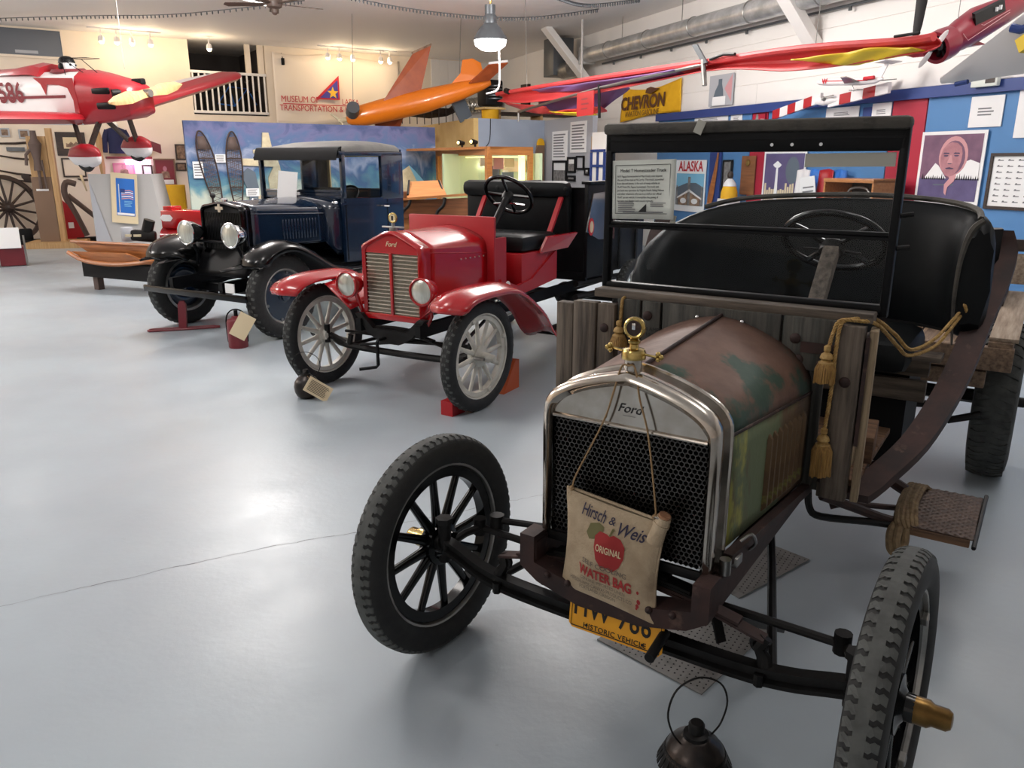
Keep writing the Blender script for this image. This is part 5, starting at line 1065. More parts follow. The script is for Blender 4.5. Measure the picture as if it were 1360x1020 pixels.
# small things around the truck
for i, (pts_, lb) in enumerate([([(-.235, .30), (.19, .215), (.27, .73), (-.10, .80)], 'grey perforated drip tray under the weathered truck axle'), ([(.0, .90), (.10, .86), (.25, 1.34), (-.05, 1.42), (-.12, 1.0)], 'grey drip tray further back beneath the weathered truck')]):
    f = thing('drip_tray', lb, 'tray', world((0, 0, 0)), -.59, 'drip trays under the weathered truck')
    MB().prism([(x, y, .001) for x, y in pts_], (0, 0, .004)).obj('sheet', M['mat_grey'], f, smooth_deg=0)
    mb = MB(); c_ = Vector((sum(p[0] for p in pts_) / len(pts_), sum(p[1] for p in pts_) / len(pts_), 0))
    for a in range(-9, 10):
        for b in range(-12, 13):
            x, y = c_.x + a * .022, c_.y + b * .022
            ins = all((pts_[(k + 1) % len(pts_)][0] - pts_[k][0]) * (y - pts_[k][1]) - (pts_[(k + 1) % len(pts_)][1] - pts_[k][1]) * (x - pts_[k][0]) > .004 for k in range(len(pts_)))
            if ins: mb.box((x, y, .0055), (.005, .005, .0008))
    mb.obj('perforations', M['blackm'], f, smooth_deg=0, kind='stuff')
def torch(name, label, loc, rz, tagged=False):
    f = thing(name, label, 'torch', loc, rz)
    MB().lathe([(.05, .0), (.075, .018), (.088, .05), (.092, .085), (.085, .12), (.066, .148), (.04, .163), (.036, .168)], n=32).obj('tank', M['fishgrey'], f, smooth_deg=60)
    MB().lathe([(.036, .164), (.034, .178), (.022, .182), (.022, .205), (.017, .212)], n=16).obj('burner', M['iron'], f)
    MB().tube([(.05, 0, .155), (.085, .005, .18), (.105, .01, .24), (.08, .015, .30), (.01, .018, .335), (-.06, .015, .32), (-.088, .01, .26), (-.075, .005, .20), (-.05, 0, .16)], .0028, 6, sub=5).obj('wire_handle', M['iron'], f)
    me = MB().box((0, 0, 0), (.002, .014, .05)).mesh('rib', M['iron'], 0)
    if not tagged:
        for k in range(30): inst('rib', me, f, (.09 * math.cos(k * .209), .09 * math.sin(k * .209), .105), (0, -.42, k * .209))
    return f
torch('road_torch', 'dark round oil torch with wire handle in the nearest foreground', (.497, 1.80, 0), .4)
f = torch('road_torch', 'black round oil torch with paper tag by the red truck wheel', (-1.50, 5.56, 0), .2, True)
MB().add([(.0, -.10, .165), (.12, -.13, .06), (.235, -.125, .02), (.115, -.09, .135)], [(0, 1, 2, 3)]).add([(-.03, -.105, .10), (.04, -.105, .15), (.20, -.16, .01), (.13, -.16, -.03 + .035)], [(0, 1, 2, 3)]) if False else None
tg = MB().box((0, 0, 0), (.19, .003, .115), bev=.001).obj('paper_tag', M['paper_warm'], f, (.085, -.108, .085), (-.35, .62, .1), smooth_deg=0)
lines(tg, .15, .085, 8, 'ink', 0, 0, -.003, .35); MB().tube([(.01, -.03, .17), (.03, -.08, .15), (.02, -.11, .13)], .0015, 5).obj('tag_string', M['jute'], f)
f = thing('flare_can', 'maroon metal canister with wire handle and blank tag beside blue truck wheel', 'canister', (-2.55, 7.2, 0), .1)
MB().lathe([(.085, 0), (.088, .01), (.088, .24), (.08, .262), (.045, .275), (.04, .29), (.02, .295)], n=24).obj('can_body', M['maroon'], f); MB().tube([(-.088, 0, .05), (-.092, 0, .25), (-.06, 0, .33), (0, 0, .355), (.06, 0, .33), (.092, 0, .25), (.088, 0, .05)], .007, 6, sub=4).obj('wire_handle', M['black'], f)
MB().cyl((0, 0, .29), (0, 0, .345), .018, n=10).obj('nozzle', M['black'], f); MB().box((0, 0, 0), (.15, .003, .23), bev=.001).obj('paper_tag', M['paper_warm'], f, (.075, -.10, .215), (0, -.6, .1) if False else (-.1, .55, .1), smooth_deg=0)
f = thing('floor_stand', 'small maroon metal stand with upright blade before the blue truck', 'stand', (-3.38, 7.98, 0), -.0)
MB().tube([(-.3, -.08, .012), (-.25, -.11, .012), (.3, .08, .012), (.28, .13, .012), (.2, .13, .012), (-.27, -.03, .012)], .012, 6, loop=True, sub=4).obj('foot', M['maroon'], f); MB().prism([(-.045, 0, .01), (.035, 0, .01), (.05, 0, .26), (.03, 0, .30), (-.01, 0, .30), (-.03, 0, .26)], (0, .03, 0)).obj('blade', M['maroon'], f)
# ---------------------------------------------------------------- the red truck
R_ = thing('red_truck', 'bright red open antique truck with white spoked wheels and black seat', 'truck', (-.8376, 5.6203, 0), -.537)
Ww = spoked(.385, .046, M['rubber'], M['rubber_grey'], M['offwhite'], M['offwhite'], 1, 84, .03)
put_wheel('front_wheel', Ww, R_, (-.71, 0, .385), -1, -.051, -.03, M['iron'], .15); put_wheel('front_wheel', Ww, R_, (.71, 0, .385), 1, -.051, .03, M['offwhite'], .12)
put_wheel('rear_wheel', Ww, R_, (.71, 2.7, .385), 1, 0, 0, M['offwhite']); put_wheel('rear_wheel', Ww, R_, (-.71, 2.7, .385), -1, 0, 0, M['offwhite'])
for s in (-1, 1):
    MB().bar((s * .27, -.1, .52), (s * .27, 3.2, .54), .045, .09).obj('frame_rail', M['blackm'], R_, smooth_deg=0)
    MB().tube([(s * .66, .0, .385), (s * .6, 0, .37), (s * .5, 0, .33)], .026, 8).cyl((s * .66, -.02, .33), (s * .66, -.02, .47), .022, n=10).obj('steering_knuckle', M['iron'], R_)
    MB().tube([(s * .44, -.02, .34), (s * .43, -.01, .41)], .02, 8).obj('spring_perch', M['iron'], R_)
    MB().tube([(s * .45, .03, .33), (s * .05, 1.2, .42)], .014, 8).obj('radius_rod', M['iron'], R_)
MB().prism([(x, -.08, z) for x, z in [(-.32, .60), (-.2, .46), (-.08, .40), (.08, .40), (.2, .46), (.32, .60), (.26, .60), (.15, .50), (-.15, .50), (-.26, .60)]], (0, .05, 0)).obj('front_crossmember', M['iron'], R_)
MB().tube([(-.6, 0, .36), (-.48, 0, .325), (0, 0, .315), (.48, 0, .325), (.6, 0, .36)], .026, 8, sub=3).obj('front_axle', M['iron'], R_)
MB().tube([(-.6, .12, .40), (.6, .12, .40)], .012, 8).obj('tie_rod', M['iron'], R_); MB().tube([(-.3, -.06, .36), (.1, -.04, .42), (.62, .1, .42)], .011, 8).obj('drag_link', M['iron'], R_)
for k in range(4):
    q = .43 - .08 * k
    MB().loft([[(x, -.045, .41 + .07 * (1 - (x / .45) ** 2) + .01 * k), (x, -.002, .41 + .07 * (1 - (x / .45) ** 2) + .01 * k), (x, -.002, .418 + .07 * (1 - (x / .45) ** 2) + .01 * k), (x, -.045, .418 + .07 * (1 - (x / .45) ** 2) + .01 * k)] for x in [-q, -q / 2, 0, q / 2, q]]).obj('spring_leaf', M['iron'], R_, smooth_deg=20)
MB().tube([(-.04, .0, .44), (-.04, -.16, .44), (-.04, -.17, .43), (-.04, -.17, .26), (-.05, -.18, .245), (-.14, -.26, .235)], .012, 8).obj('starting_crank', M['black'], R_)
H2 = [(.268, .565), (.268, .8), (.268, 1.05), (.258, 1.09), (.215, 1.115), (.12, 1.16), (.05, 1.19), (0, 1.197)]
Q1 = arch(H2); Q0 = arch([(.235, .6), (.235, .8), (.235, 1.0), (.232, 1.06), (.2, 1.09), (.115, 1.13), (.05, 1.158), (0, 1.165)])
MB().loft([dy(Q0, -.02), dy(Q0, -.03), dy([a.lerp(b, .5) for a, b in zip(Q0, Q1)], -.042), dy(Q1, -.028), dy(Q1, .07)], closed=False, caps=False).obj('radiator_shell', M['red'], R_, smooth_deg=50, solid=.003)
MB().prism([(.237, -.024, 1.04)] + [p for p in dy(Q0, -.024) if p.z > 1.045] + [(-.237, -.024, 1.04)], (0, .006, 0)).obj('header_plate', M['red'], R_, smooth_deg=0)
MB().box((0, -.03, .585), (.52, .02, .045), bev=.006).box((0, -.032, .81), (.024, .016, .47), bev=.004).obj('radiator_bars', M['red'], R_)
MB().box((0, .0, .82), (.47, .02, .44)).obj('core_back', M['grill_fin'], R_, smooth_deg=0)
me = MB().box((0, 0, 0), (.215, .008, .006)).mesh('grille_slat', M['grill_red'], 0)
for s in (-1, 1):
    for k in range(16): inst('grille_slat', me, R_, (s * .122, -.022, .618 + k * .0272))
mb = MB()
for s in (-1, 1):
    for k in range(26): mb.box((s * .122 - .104 + k * .0083, -.014, .82), (.0022, .01, .43))
mb.obj('grille_fins', M['grill_red'], R_, smooth_deg=0, kind='stuff')
text('script_lettering', 'Ford', .05, M['paper_warm'], R_, (0, -.026, 1.105), shear=.35)
MB().cyl((0, .01, 1.18), (0, .01, 1.22), .028, n=16).box((0, .01, 1.222), (.19, .02, .012), bev=.004).cyl((0, .01, 1.22), (0, .01, 1.25), .012).obj('filler_cap', M['galv'], R_)
MB().torus((0, .01, 1.285), (0, 1, 0), .03, .008, 24, 8).obj('gauge_ring', M['brass'], R_); MB().cyl((0, .004, 1.285), (0, .016, 1.285), .027, n=20).obj('gauge_face', M['paper_warm'], R_); MB().box((0, .002, 1.285), (.014, .003, .03)).obj('gauge_tube', M['iron'], R_)
E0 = arch([(.263, .64), (.263, .8), (.263, 1.05), (.254, 1.086), (.212, 1.11), (.118, 1.153), (.05, 1.183), (0, 1.19)], .07); E1 = arch([(.335, .64), (.335, .8), (.335, 1.0), (.32, 1.08), (.275, 1.125), (.18, 1.165), (.08, 1.19), (0, 1.197)], .70)
MB().loft([[a.lerp(b, t / 10) for a, b in zip(E0, E1)] for t in range(11)], closed=False, caps=False).obj('hood', M['red'], R_, smooth_deg=60, solid=.003)
for i in (6, len(E0) - 7, len(E0) // 2): MB().cyl(E0[i], E1[i], .004, n=6).obj('hood_hinge', M['red'], R_)
me = MB().ball((0, 0, 0), .006, 8, 5).mesh('rivet', M['grill_red'])
for k in range(6): inst('rivet', me, R_, (.318 + .003 * k, .38 + k * .055, .98))
MB().box((0, .715, .985), (.80, .03, .56), bev=.006).obj('cowl_panel', M['redflat'], R_)
for s in (-1, 1):
    MB().box((s * .36, .82, .9), (.03, .2, .4)).obj('cowl_side', M['redflat'], R_, smooth_deg=0)
    MB().prism([(s * .455, y, z) for y, z in [(.72, .80), (.97, .72), (1.2, .75), (1.62, .95), (1.62, .70), (.97, .64), (.72, .70)]], (-s * .03, 0, 0)).obj('side_sill', M['maroon'] if False else M['redflat'], R_, smooth_deg=0)
    prof = [(-.40, .74), (-.385, .785), (-.30, .832), (-.15, .852), (.05, .852), (.22, .842), (.36, .80), (.54, .70), (.70, .585), (.82, .45), (.93, .375), (1.06, .355)]
    P = smooth([Vector((0, y, z)) for y, z in prof], 3); rings = []
    for i, p in enumerate(P):
        t = (P[min(i + 1, len(P) - 1)] - P[max(i - 1, 0)]).normalized(); n_ = Vector((0, -t.z, t.y))
        if n_.z < 0: n_ = -n_
        f_ = i / (len(P) - 1); tp = 1 - .22 * max(0, 1 - i / 5) ** 2
        rings.append([Vector((s * .715, p.y, p.z)) + Vector((s * x * tp, 0, 0)) + n_ * c_ for x, c_ in [(-.15, -.03), (-.12, -.006), (-.06, .010), (-.04, .020), (.04, .020), (.06, .010), (.12, -.006), (.15, -.02), (.158, -.045)]])
    MB().loft(rings, closed=False, caps=False).obj('front_fender', M['red'], R_, smooth_deg=50, solid=.005)
    MB().grid(lambda a, b, s=s: ((s * .56) - s * .24 * b, -.12 + .7 * a, .80 + .03 * math.sin(a * PI) - .17 * b), 10, 4).obj('fender_valance', M['red'], R_, solid=.004)
    MB().lathe([(.02, .12), (.07, .09), (.09, .03), (.098, 0), (.098, -.02), (.088, -.026), (.085, -.014)], (s * .335, -.12, .81), (0, 1, 0), 28).obj('headlamp', M['red'], R_)
    MB().lathe([(.086, -.012), (.06, -.024), (.02, -.03), (.001, -.031)], (s * .335, -.12, .81), (0, 1, 0), 28).obj('headlamp_glass', M['headglass'], R_)
    MB().tube([(s * .335, -.04, .75), (s * .32, .0, .62), (s * .28, .0, .55)], .016, 8).obj('lamp_bracket', M['red'], R_)
    MB().bar((s * .71, 1.04, .35), (s * .71, 2.3, .35), .26, .02, bev=.004).obj('running_board', M['black'], R_)
    MB().bar((s * .30, 1.1, .50), (s * .62, 1.1, .36), .03, .02).obj('board_bracket', M['iron'], R_); MB().bar((s * .30, 1.9, .50), (s * .62, 1.9, .36), .03, .02).obj('board_bracket', M['iron'], R_)
    MB().prism([(s * .45, 1.30, .95), (s * .50, 1.70, .965), (s * .54, 1.80, 1.085), (s * .475, 1.38, 1.075)], (s * .02, 0, -.005)).obj('seat_wing', M['red'], R_, smooth_deg=0)
MB().tube([(.70, -.07, .385), (.80, -.07, .385)], .012).obj('hub_bolt', M['steel'], R_)
MB().box((0, 1.33, .83), (.88, .56, .26), bev=.006).obj('seat_riser', M['redflat'], R_)
MB().box((0, 1.0, .66), (.84, .6, .03)).obj('floor_panel', M['darkwood'], R_, smooth_deg=0)
MB().box((.30, .93, .8), (.04, .02, .2), (.3, 0, 0)).obj('pedal_plate', M['steel'], R_, smooth_deg=0)
MB().box((-.02, 1.36, 1.03), (.92, .58, .13), bev=.04).obj('seat_cushion', M['leather'], R_)
me = MB().ball((0, 0, 0), (.022, .022, .006), 10, 6).mesh('tuft_button', M['leather'])
for x in (-.25, 0, .25):
    for y in (1.25, 1.45): inst('tuft_button', me, R_, (x, y, 1.095))
MB().box((-.07, 1.86, 1.25), (1.06, .08, .42), bev=.03).obj('seat_back', M['leather'], R_)
MB().box((-.07, 1.82, 1.435), (1.08, .13, .14), bev=.05).obj('back_roll', M['leather'], R_)
for x in (-.22, .12, .46): inst('tuft_button', me, R_, (x, 1.757, 1.44), (PI / 2, 0, 0))
for x in (-.40, .37): MB().bar((x, 1.62, 1.06), (x + .03, 1.79, 1.37), .045, .02).obj('back_strut', M['redflat'], R_, smooth_deg=0)
MB().tube([(.235, 1.16, 1.385), (.24, .95, 1.18), (.24, .74, .98)], .028, 12).obj('steering_column', M['iron'], R_)
ax2 = Vector((0, .6, .8)).normalized() * -1
ax2 = Vector((0, -.62, .78)).normalized()
st = MB().torus((0, 0, 0), (0, .72, .69), .20, .016, 44, 10).obj('steering_wheel', M['gloss_black'], R_, (.228, 1.2, 1.405))
u_, w_, d_ = basis((0, .72, .69))
MB().lathe([(.04, -.06), (.05, -.02), (.045, .01), (.02, .02)], (0, 0, 0), d_, 16).obj('hub', M['iron'], st)
for a in (.1, .1 + PI / 2, .1 + PI, .1 + PI * 1.5): MB().tube([(u_ * math.cos(a) + w_ * math.sin(a)) * .03, (u_ * math.cos(a) + w_ * math.sin(a)) * .19], .012, 8).obj('spoke', M['gloss_black'], st)
MB().tube([(-.15, .02, -.07), (.0, 0, -.06), (.14, .02, -.075)], .007).obj('spark_lever', M['chrome'], st)
# cargo body
MB().box((.0, 2.55, .70), (1.18, 1.3, .05)).obj('bed_floor', M['black'], R_, smooth_deg=0)
for s in (-1, 1): MB().box((s * .585, 2.55, 1.08), (.04, 1.3, .80), bev=.004).obj('bed_side', M['black'], R_)
MB().box((0, 1.93, 1.05), (1.18, .03, .8)).obj('bed_front', M['black'], R_, smooth_deg=0); MB().box((0, 3.2, 1.05), (1.18, .03, .7)).obj('bed_tailgate', M['black'], R_, smooth_deg=0)
MB().box((.585, 2.55, 1.49), (.09, 1.32, .025), bev=.004).obj('bed_top_rail', M['black'], R_)
for y in (2.6, 3.0): MB().box((.61, y, 1.08), (.02, .05, .8), bev=.003).obj('bed_stake', M['blackm'], R_)
MB().prism([(.606, 1.98, 1.40), (.606, 2.45, 1.42), (.606, 2.45, .98), (.606, 2.1, 1.0), (.606, 1.86, 1.08)], (.012, 0, 0)).obj('panel_board', M['panel_gloss'], R_, smooth_deg=0)
MB().prism([(.619, 1.94 + .055 * math.cos(t), 1.12 + .075 * math.sin(t)) for t in [k * PI / 10 for k in range(20)]], (.003, 0, 0)).obj('round_sticker', M['printred'], R_, smooth_deg=0)
MB().prism([(.623, 1.94 + .035 * math.cos(t), 1.12 + .05 * math.sin(t)) for t in [k * PI / 10 for k in range(20)]], (.002, 0, 0)).obj('sticker_centre', M['paper_warm'], R_, smooth_deg=0)
MB().cyl((.459, .80, .745), (.463, .80, .745), .035, n=18).obj('round_badge', M['paper'], R_)
for z in (.62, .5): MB().tube([(.5, 1.9, z), (.55, 2.9, z - .03)], .03).obj('under_frame', M['iron'], R_)
MB().tube([(-.7, 2.7, .385), (.7, 2.7, .385)], .04).ball((0, 2.7, .385), .12).obj('rear_axle', M['iron'], R_); MB().box((0, .45, .8), (.36, .5, .36), bev=.03).obj('engine_block', M['iron'], R_)
def dW(p): return Matrix.Translation(R_.location) @ Matrix.Rotation(-.537, 4, 'Z') @ Vector(p)
f = tag(MB().prism([(-.05, -.07, 0), (.05, -.07, 0), (.05, .07, 0), (-.05, .07, 0), ], (0, 0, .10)).obj('wheel_chock', M['redflat'], None, dW((.60, -.16, 0)), (0, 0, -.6), smooth_deg=0), 'small red wooden block at the front of the red truck wheel', 'chock', 'wheel chocks at the red truck')
f = tag(MB().prism([(-.06, -.12, 0), (-.06, .12, 0), (-.06, .12, .22), (-.06, .06, .22)], (.12, 0, 0)).obj('wheel_chock', M['orange_chock'], None, dW((.60, .52, 0)), (0, 0, -.5), smooth_deg=0), 'orange wedge chock seen behind the spokes of the red truck', 'chock', 'wheel chocks at the red truck')
# ---------------------------------------------------------------- the dark blue truck
B_ = thing('blue_truck', 'dark blue closed-cab antique truck with black fenders and nickel headlamps', 'truck', (-2.855, 7.996, 0), -.532)
tyb = tyre_mesh(.41, .075, .075, M['rubber']); trb = tread_mesh(.41, .075, 66, M['rubber_grey'], 1)
discm = MB().lathe([(.002, .035), (.06, .035), (.075, .02), (.12, .0), (.20, -.01), (.235, .01), (.24, .03)], (0, 0, 0), (1, 0, 0), 32).mesh('disc', M['navy'], 50)
rimb = MB().ring([(.245, -.06), (.27, -.06), (.265, .0), (.272, .055), (.262, .062), (.252, .05), (.238, .02)], (0, 0, 0), (1, 0, 0), 40).mesh('rim', M['galv'])
lugb = MB().cyl((0, 0, 0), (.018, 0, 0), .014, n=8).mesh('rim_lug', M['steel'])
for nm, x, y in (('front_wheel', -.72, 0), ('front_wheel', .72, 0), ('rear_wheel', -.72, 2.6), ('rear_wheel', .72, 2.6)):
    t = inst(nm, tyb, B_, (x, y, .41)); s = 1 if x > 0 else -1
    o = inst('tread', trb, t); o['kind'] = 'stuff'; inst('disc', discm, t, (0, 0, 0), (0, 0, 0 if s > 0 else PI)); inst('rim', rimb, t, (0, 0, 0), (0, 0, 0 if s > 0 else PI))
    for k in range(6): a = k * PI / 3 + .3; inst('rim_lug', lugb, t, (s * .02, .225 * math.cos(a), .225 * math.sin(a)), (0, 0, 0 if s > 0 else PI))
    MB().lathe([(.05, 0), (.05, .03), (.03, .05), (.003, .052)], (s * .03, 0, 0), (s, 0, 0), 16).obj('hub_cap', M['navy'], t)
for s in (-1, 1): MB().bar((s * .36, -.42, .50), (s * .36, 2.95, .58), .05, .12).obj('frame_rail', M['black'], B_, smooth_deg=0)
MB().box((0, -.456, .437), (1.48, .03, .065), bev=.008).obj('front_bumper', M['gloss_black'], B_)
for s in (-1, 1): MB().bar((s * .36, -.44, .44), (s * .36, -.1, .5), .03, .05).obj('bumper_bracket', M['black'], B_)
MB().box((0, .02, .42), (1.2, .06, .08), bev=.01).obj('front_axle', M['black'], B_); MB().box((.50, -.43, .52), (.12, .01, .09)).obj('small_plate', M['paper'], B_, smooth_deg=0)
for s in (-1, 1): MB().loft([[(s * .36 - .03, y, z), (s * .36 + .03, y, z), (s * .36 + .03, y, z + .05), (s * .36 - .03, y, z + .05)] for y, z in [(-.4, .5), (-.1, .43), (.1, .43), (.5, .5)]]).obj('leaf_spring', M['black'], B_)
MB().grid(lambda a, b: (-.36 + .72 * a, -.10 + .12 * (1 - b), .86 - .30 * b), 4, 6).obj('splash_apron', M['black'], B_, solid=.01)
K1 = arch([(.30, .78), (.30, .95), (.30, 1.17), (.292, 1.225), (.255, 1.25), (.17, 1.262), (.07, 1.28), (0, 1.285)]); K0 = arch([(.265, .82), (.265, .95), (.265, 1.15), (.26, 1.195), (.23, 1.215), (.16, 1.228), (.07, 1.245), (0, 1.25)])
MB().loft([dy(K0, -.03), dy([a.lerp(b, .5) for a, b in zip(K0, K1)], -.05), dy(K1, -.03), dy(K1, .07)], closed=False, caps=False).obj('radiator_shell', M['gloss_black'], B_, smooth_deg=50, solid=.003)
MB().prism(dy(K0, -.02), (0, .02, 0)).obj('radiator_core', M['blackm'], B_, smooth_deg=0)
mb = MB()
for k in range(22): mb.box((-.25 + k * .0238, -.024, 1.0), (.005, .006, .36))
mb.obj('core_slats', M['gloss_black'], B_, smooth_deg=0, kind='stuff')
MB().prism([(x * .055, -.05, 1.225 + z * .04) for x, z in [(-1, -.35), (-.35, -.35), (-.25, -1), (.25, -1), (.35, -.35), (1, -.35), (1, .35), (.35, .35), (.25, 1), (-.25, 1), (-.35, .35), (-1, .35)]], (0, -.006, 0)).obj('radiator_emblem', M['grill_red'], B_, smooth_deg=0)
MB().lathe([(.035, 1.28), (.035, 1.305), (.02, 1.32), (.003, 1.322)], (0, .02, 0), (0, 0, 1), 14).obj('filler_cap', M['chrome'], B_)
J0 = arch([(.298, .84), (.298, .95), (.298, 1.17), (.29, 1.222), (.253, 1.247), (.168, 1.259), (.07, 1.277), (0, 1.282)], .07); J1 = arch([(.46, .84), (.46, .95), (.455, 1.14), (.44, 1.2), (.38, 1.245), (.26, 1.275), (.1, 1.295), (0, 1.30)], .92)
MB().loft([[a.lerp(b, t / 10) for a, b in zip(J0, J1)] for t in range(11)], closed=False, caps=False).obj('hood', M['navy'], B_, smooth_deg=60, solid=.003)
for i in (6, len(J0) - 7): MB().cyl(J0[i], J1[i], .006, n=6).obj('hood_moulding', M['navy'], B_)
me = MB().box((0, 0, 0), (.008, .016, .2), bev=.003).mesh('louver', M['navy'])
for k in range(12):
    y = .42 + k * .035; inst('louver', me, B_, (.298 + .162 * (y - .07) / .85 + .001, y, 1.0), (0, 0, -.19))
MB().loft([[p for p in arch([(.46 + .14 * t, .70 if t else .84), (.46 + .15 * t, .95), (.455 + .15 * t, 1.14), (.44 + .15 * t, 1.2 + .03 * t), (.38 + .14 * t, 1.245 + .04 * t), (.26 + .06 * t, 1.275 + .04 * t), (.1, 1.295 + .03 * t), (0, 1.30 + .03 * t)], .92 + .2 * t)] for t in (0, .5, 1)], closed=False, caps=False).obj('cowl', M['navy'], B_, smooth_deg=60, solid=.004)
MB().box((0, 1.10, 1.31), (1.2, .04, .07), bev=.01).obj('cowl_top', M['navy'], B_)
for s in (-1, 1):
    MB().prism([(s * .62, y, z) for y, z in [(1.06, .62), (2.07, .56), (2.07, 1.27), (1.06, 1.29)]], (-s * .04, 0, 0)).obj('door_panel', M['navy'], B_, smooth_deg=0)
    MB().box((s * .60, 1.085, 1.52), (.045, .05, .46), bev=.008).obj('windshield_pillar', M['navy'], B_); MB().box((s * .60, 1.89, 1.51), (.045, .38, .5), bev=.008).obj('rear_pillar', M['navy'], B_)
    MB().box((s * .60, 1.55, 1.75), (.045, 1.05, .05), bev=.008).obj('roof_rail', M['navy'], B_)
    MB().bar((s * .625, 1.02, 1.235), (s * .625, 2.06, 1.215), .012, .02).obj('belt_moulding', M['navy'], B_)
    MB().box((s * .622, 1.09, .95), (.006, .008, .62)).box((s * .622, 1.78, .93), (.006, .008, .66)).obj('door_seam', M['blackm'], B_, smooth_deg=0)
    MB().tube([(s * .63, 1.66, 1.19), (s * .67, 1.66, 1.19), (s * .675, 1.74, 1.185)], .010, 8).obj('door_handle', M['chrome'], B_)
    MB().box((s * .60, 1.41, 1.505), (.005, .6, .42)).obj('door_glass', M['glass'], B_, smooth_deg=0)
    prof = [(-.33, .70), (-.33, .755), (-.27, .835), (-.15, .89), (-.01, .915), (.16, .885), (.36, .79), (.55, .68), (.72, .61), (.9, .575)]
    P = smooth([Vector((0, y, z)) for y, z in prof], 3); rings = []
    for i, p in enumerate(P):
        t = (P[min(i + 1, len(P) - 1)] - P[max(i - 1, 0)]).normalized(); n_ = Vector((0, -t.z, t.y)); tp = 1 - .3 * max(0, 1 - i / 6) ** 2
        if n_.z < 0: n_ = -n_
        rings.append([Vector((s * .72, p.y, p.z)) + Vector((s * x * tp, 0, 0)) + n_ * c_ for x, c_ in [(-.34, -.16), (-.24, -.06), (-.17, -.0), (-.09, .022), (0, .03), (.09, .02), (.15, -.02), (.165, -.07)]])
    MB().loft(rings, closed=False, caps=False).obj('front_fender', M['gloss_black'], B_, smooth_deg=60, solid=.006)
    MB().bar((s * .72, .88, .565), (s * .72, 2.1, .565), .26, .025, bev=.004).obj('running_board', M['gloss_black'], B_)
    MB().lathe([(.02, .19), (.07, .16), (.105, .08), (.118, .015), (.118, 0)], (s * .318, -.22, .985), (0, 1, 0), 28).obj('headlamp_shell', M['chrome'], B_)
    MB().torus((s * .318, -.22, .985), (0, 1, 0), .114, .010, 28, 8).obj('headlamp_rim', M['chrome'], B_)
    MB().lathe([(.11, .0), (.08, -.014), (.04, -.02), (.002, -.022)], (s * .318, -.22, .985), (0, 1, 0), 28).obj('headlamp_glass', M['headglass'], B_)
    MB().tube([(s * .318, -.14, .87), (s * .32, -.1, .78), (s * .40, -.05, .66)], .018, 8).obj('lamp_post', M['black'], B_)
    MB().tube([(s * .56, .96, 1.235), (s * .59, .95, 1.25)], .012).ball((s * .60, .945, 1.25), (.02, .05, .02), 12, 8).obj('cowl_lamp', M['chrome'], B_)
MB().cyl((-.32, -.1, .9), (.32, -.1, .9), .014).obj('lamp_bar', M['black'], B_)
MB().box((0, 2.06, .95), (1.2, .03, .7)).obj('cab_back', M['navy'], B_, smooth_deg=0)
for s in (-1, 1): MB().box((s * .55, 2.06, 1.55), (.12, .03, .5)).obj('cab_back_side', M['navy'], B_, smooth_deg=0)
MB().box((0, 2.05, 1.74), (1.0, .02, .04)).box((-.49, 2.05, 1.52), (.04, .02, .44)).box((.49, 2.05, 1.52), (.04, .02, .44)).obj('rear_window_frame', M['tan'], B_, smooth_deg=0)
MB().box((0, 2.06, 1.52), (.96, .004, .42)).obj('rear_glass', M['glass'], B_, smooth_deg=0)
MB().box((0, 1.095, 1.355), (1.16, .04, .035), bev=.006).obj('windshield_sill', M['navy'], B_)
MB().box((0, 1.085, 1.73), (1.16, .04, .03), bev=.006).obj('windshield_header', M['navy'], B_); MB().box((0, 1.09, 1.545), (1.12, .005, .36)).obj('windshield_glass', M['glass'], B_, smooth_deg=0)
rings = []
for y, zt, zb, w_ in [(1.05, 1.815, 1.765, .61), (1.12, 1.84, 1.765, .625), (1.4, 1.885, 1.77, .63), (1.75, 1.90, 1.775, .63), (2.0, 1.885, 1.775, .62), (2.09, 1.83, 1.77, .60)]:
    rings.append([Vector((x * w_, y, zb + (zt - zb) * h_)) for x, h_ in [(-1, 0), (-.99, .35), (-.93, .62), (-.6, .9), (0, 1), (.6, .9), (.93, .62), (.99, .35), (1, 0)]])
MB().loft(rings).obj('roof', M['roofgrey'], B_, smooth_deg=60)
MB().loft([[(-.61, y, z), (.61, y, z), (.61, y, z - .02), (-.61, y, z - .02)] for y, z in [(1.08, 1.82), (1.035, 1.81), (1.01, 1.77), (.99, 1.70)]]).obj('sun_visor', M['blackm'], B_, smooth_deg=30)
for s in (-1, 1): MB().prism([(s * .61, 1.06, 1.80), (s * .61, .99, 1.70), (s * .61, 1.06, 1.70)], (s * .012, 0, 0)).obj('visor_bracket', M['black'], B_, smooth_deg=0)
MB().box((0, 1.85, 1.12), (1.1, .16, .5), bev=.04).box((0, 1.6, .95), (1.1, .55, .18), bev=.04).obj('seat', M['leather'], B_)
MB().torus((-.3 + .6, 1.38, 1.28), (0, -.6, .8), .2, .014, 32, 8).tube([(.3, 1.38, 1.28), (.3, 1.1, 1.0)], .018).tube([(.12, 1.38, 1.28), (.48, 1.38, 1.28)], .01).obj('steering_wheel', M['black'], B_)
MB().box((0, 1.5, .6), (1.16, 1.0, .03)).obj('cab_floor', M['blackm'], B_, smooth_deg=0)
MB().tube([(-.72, 2.6, .41), (.72, 2.6, .41)], .05).ball((0, 2.6, .41), .16).obj('rear_axle', M['black'], B_); MB().box((0, .5, .85), (.4, .6, .4), bev=.03).obj('engine_block', M['iron'], B_)
def bW(p): return Matrix.Translation(B_.location) @ Matrix.Rotation(-.532, 4, 'Z') @ Vector(p)
f = thing('printed_card', 'white typed card standing on the cowl of the blue truck', 'card', bW((-.06, .93, 1.26)), -.55)
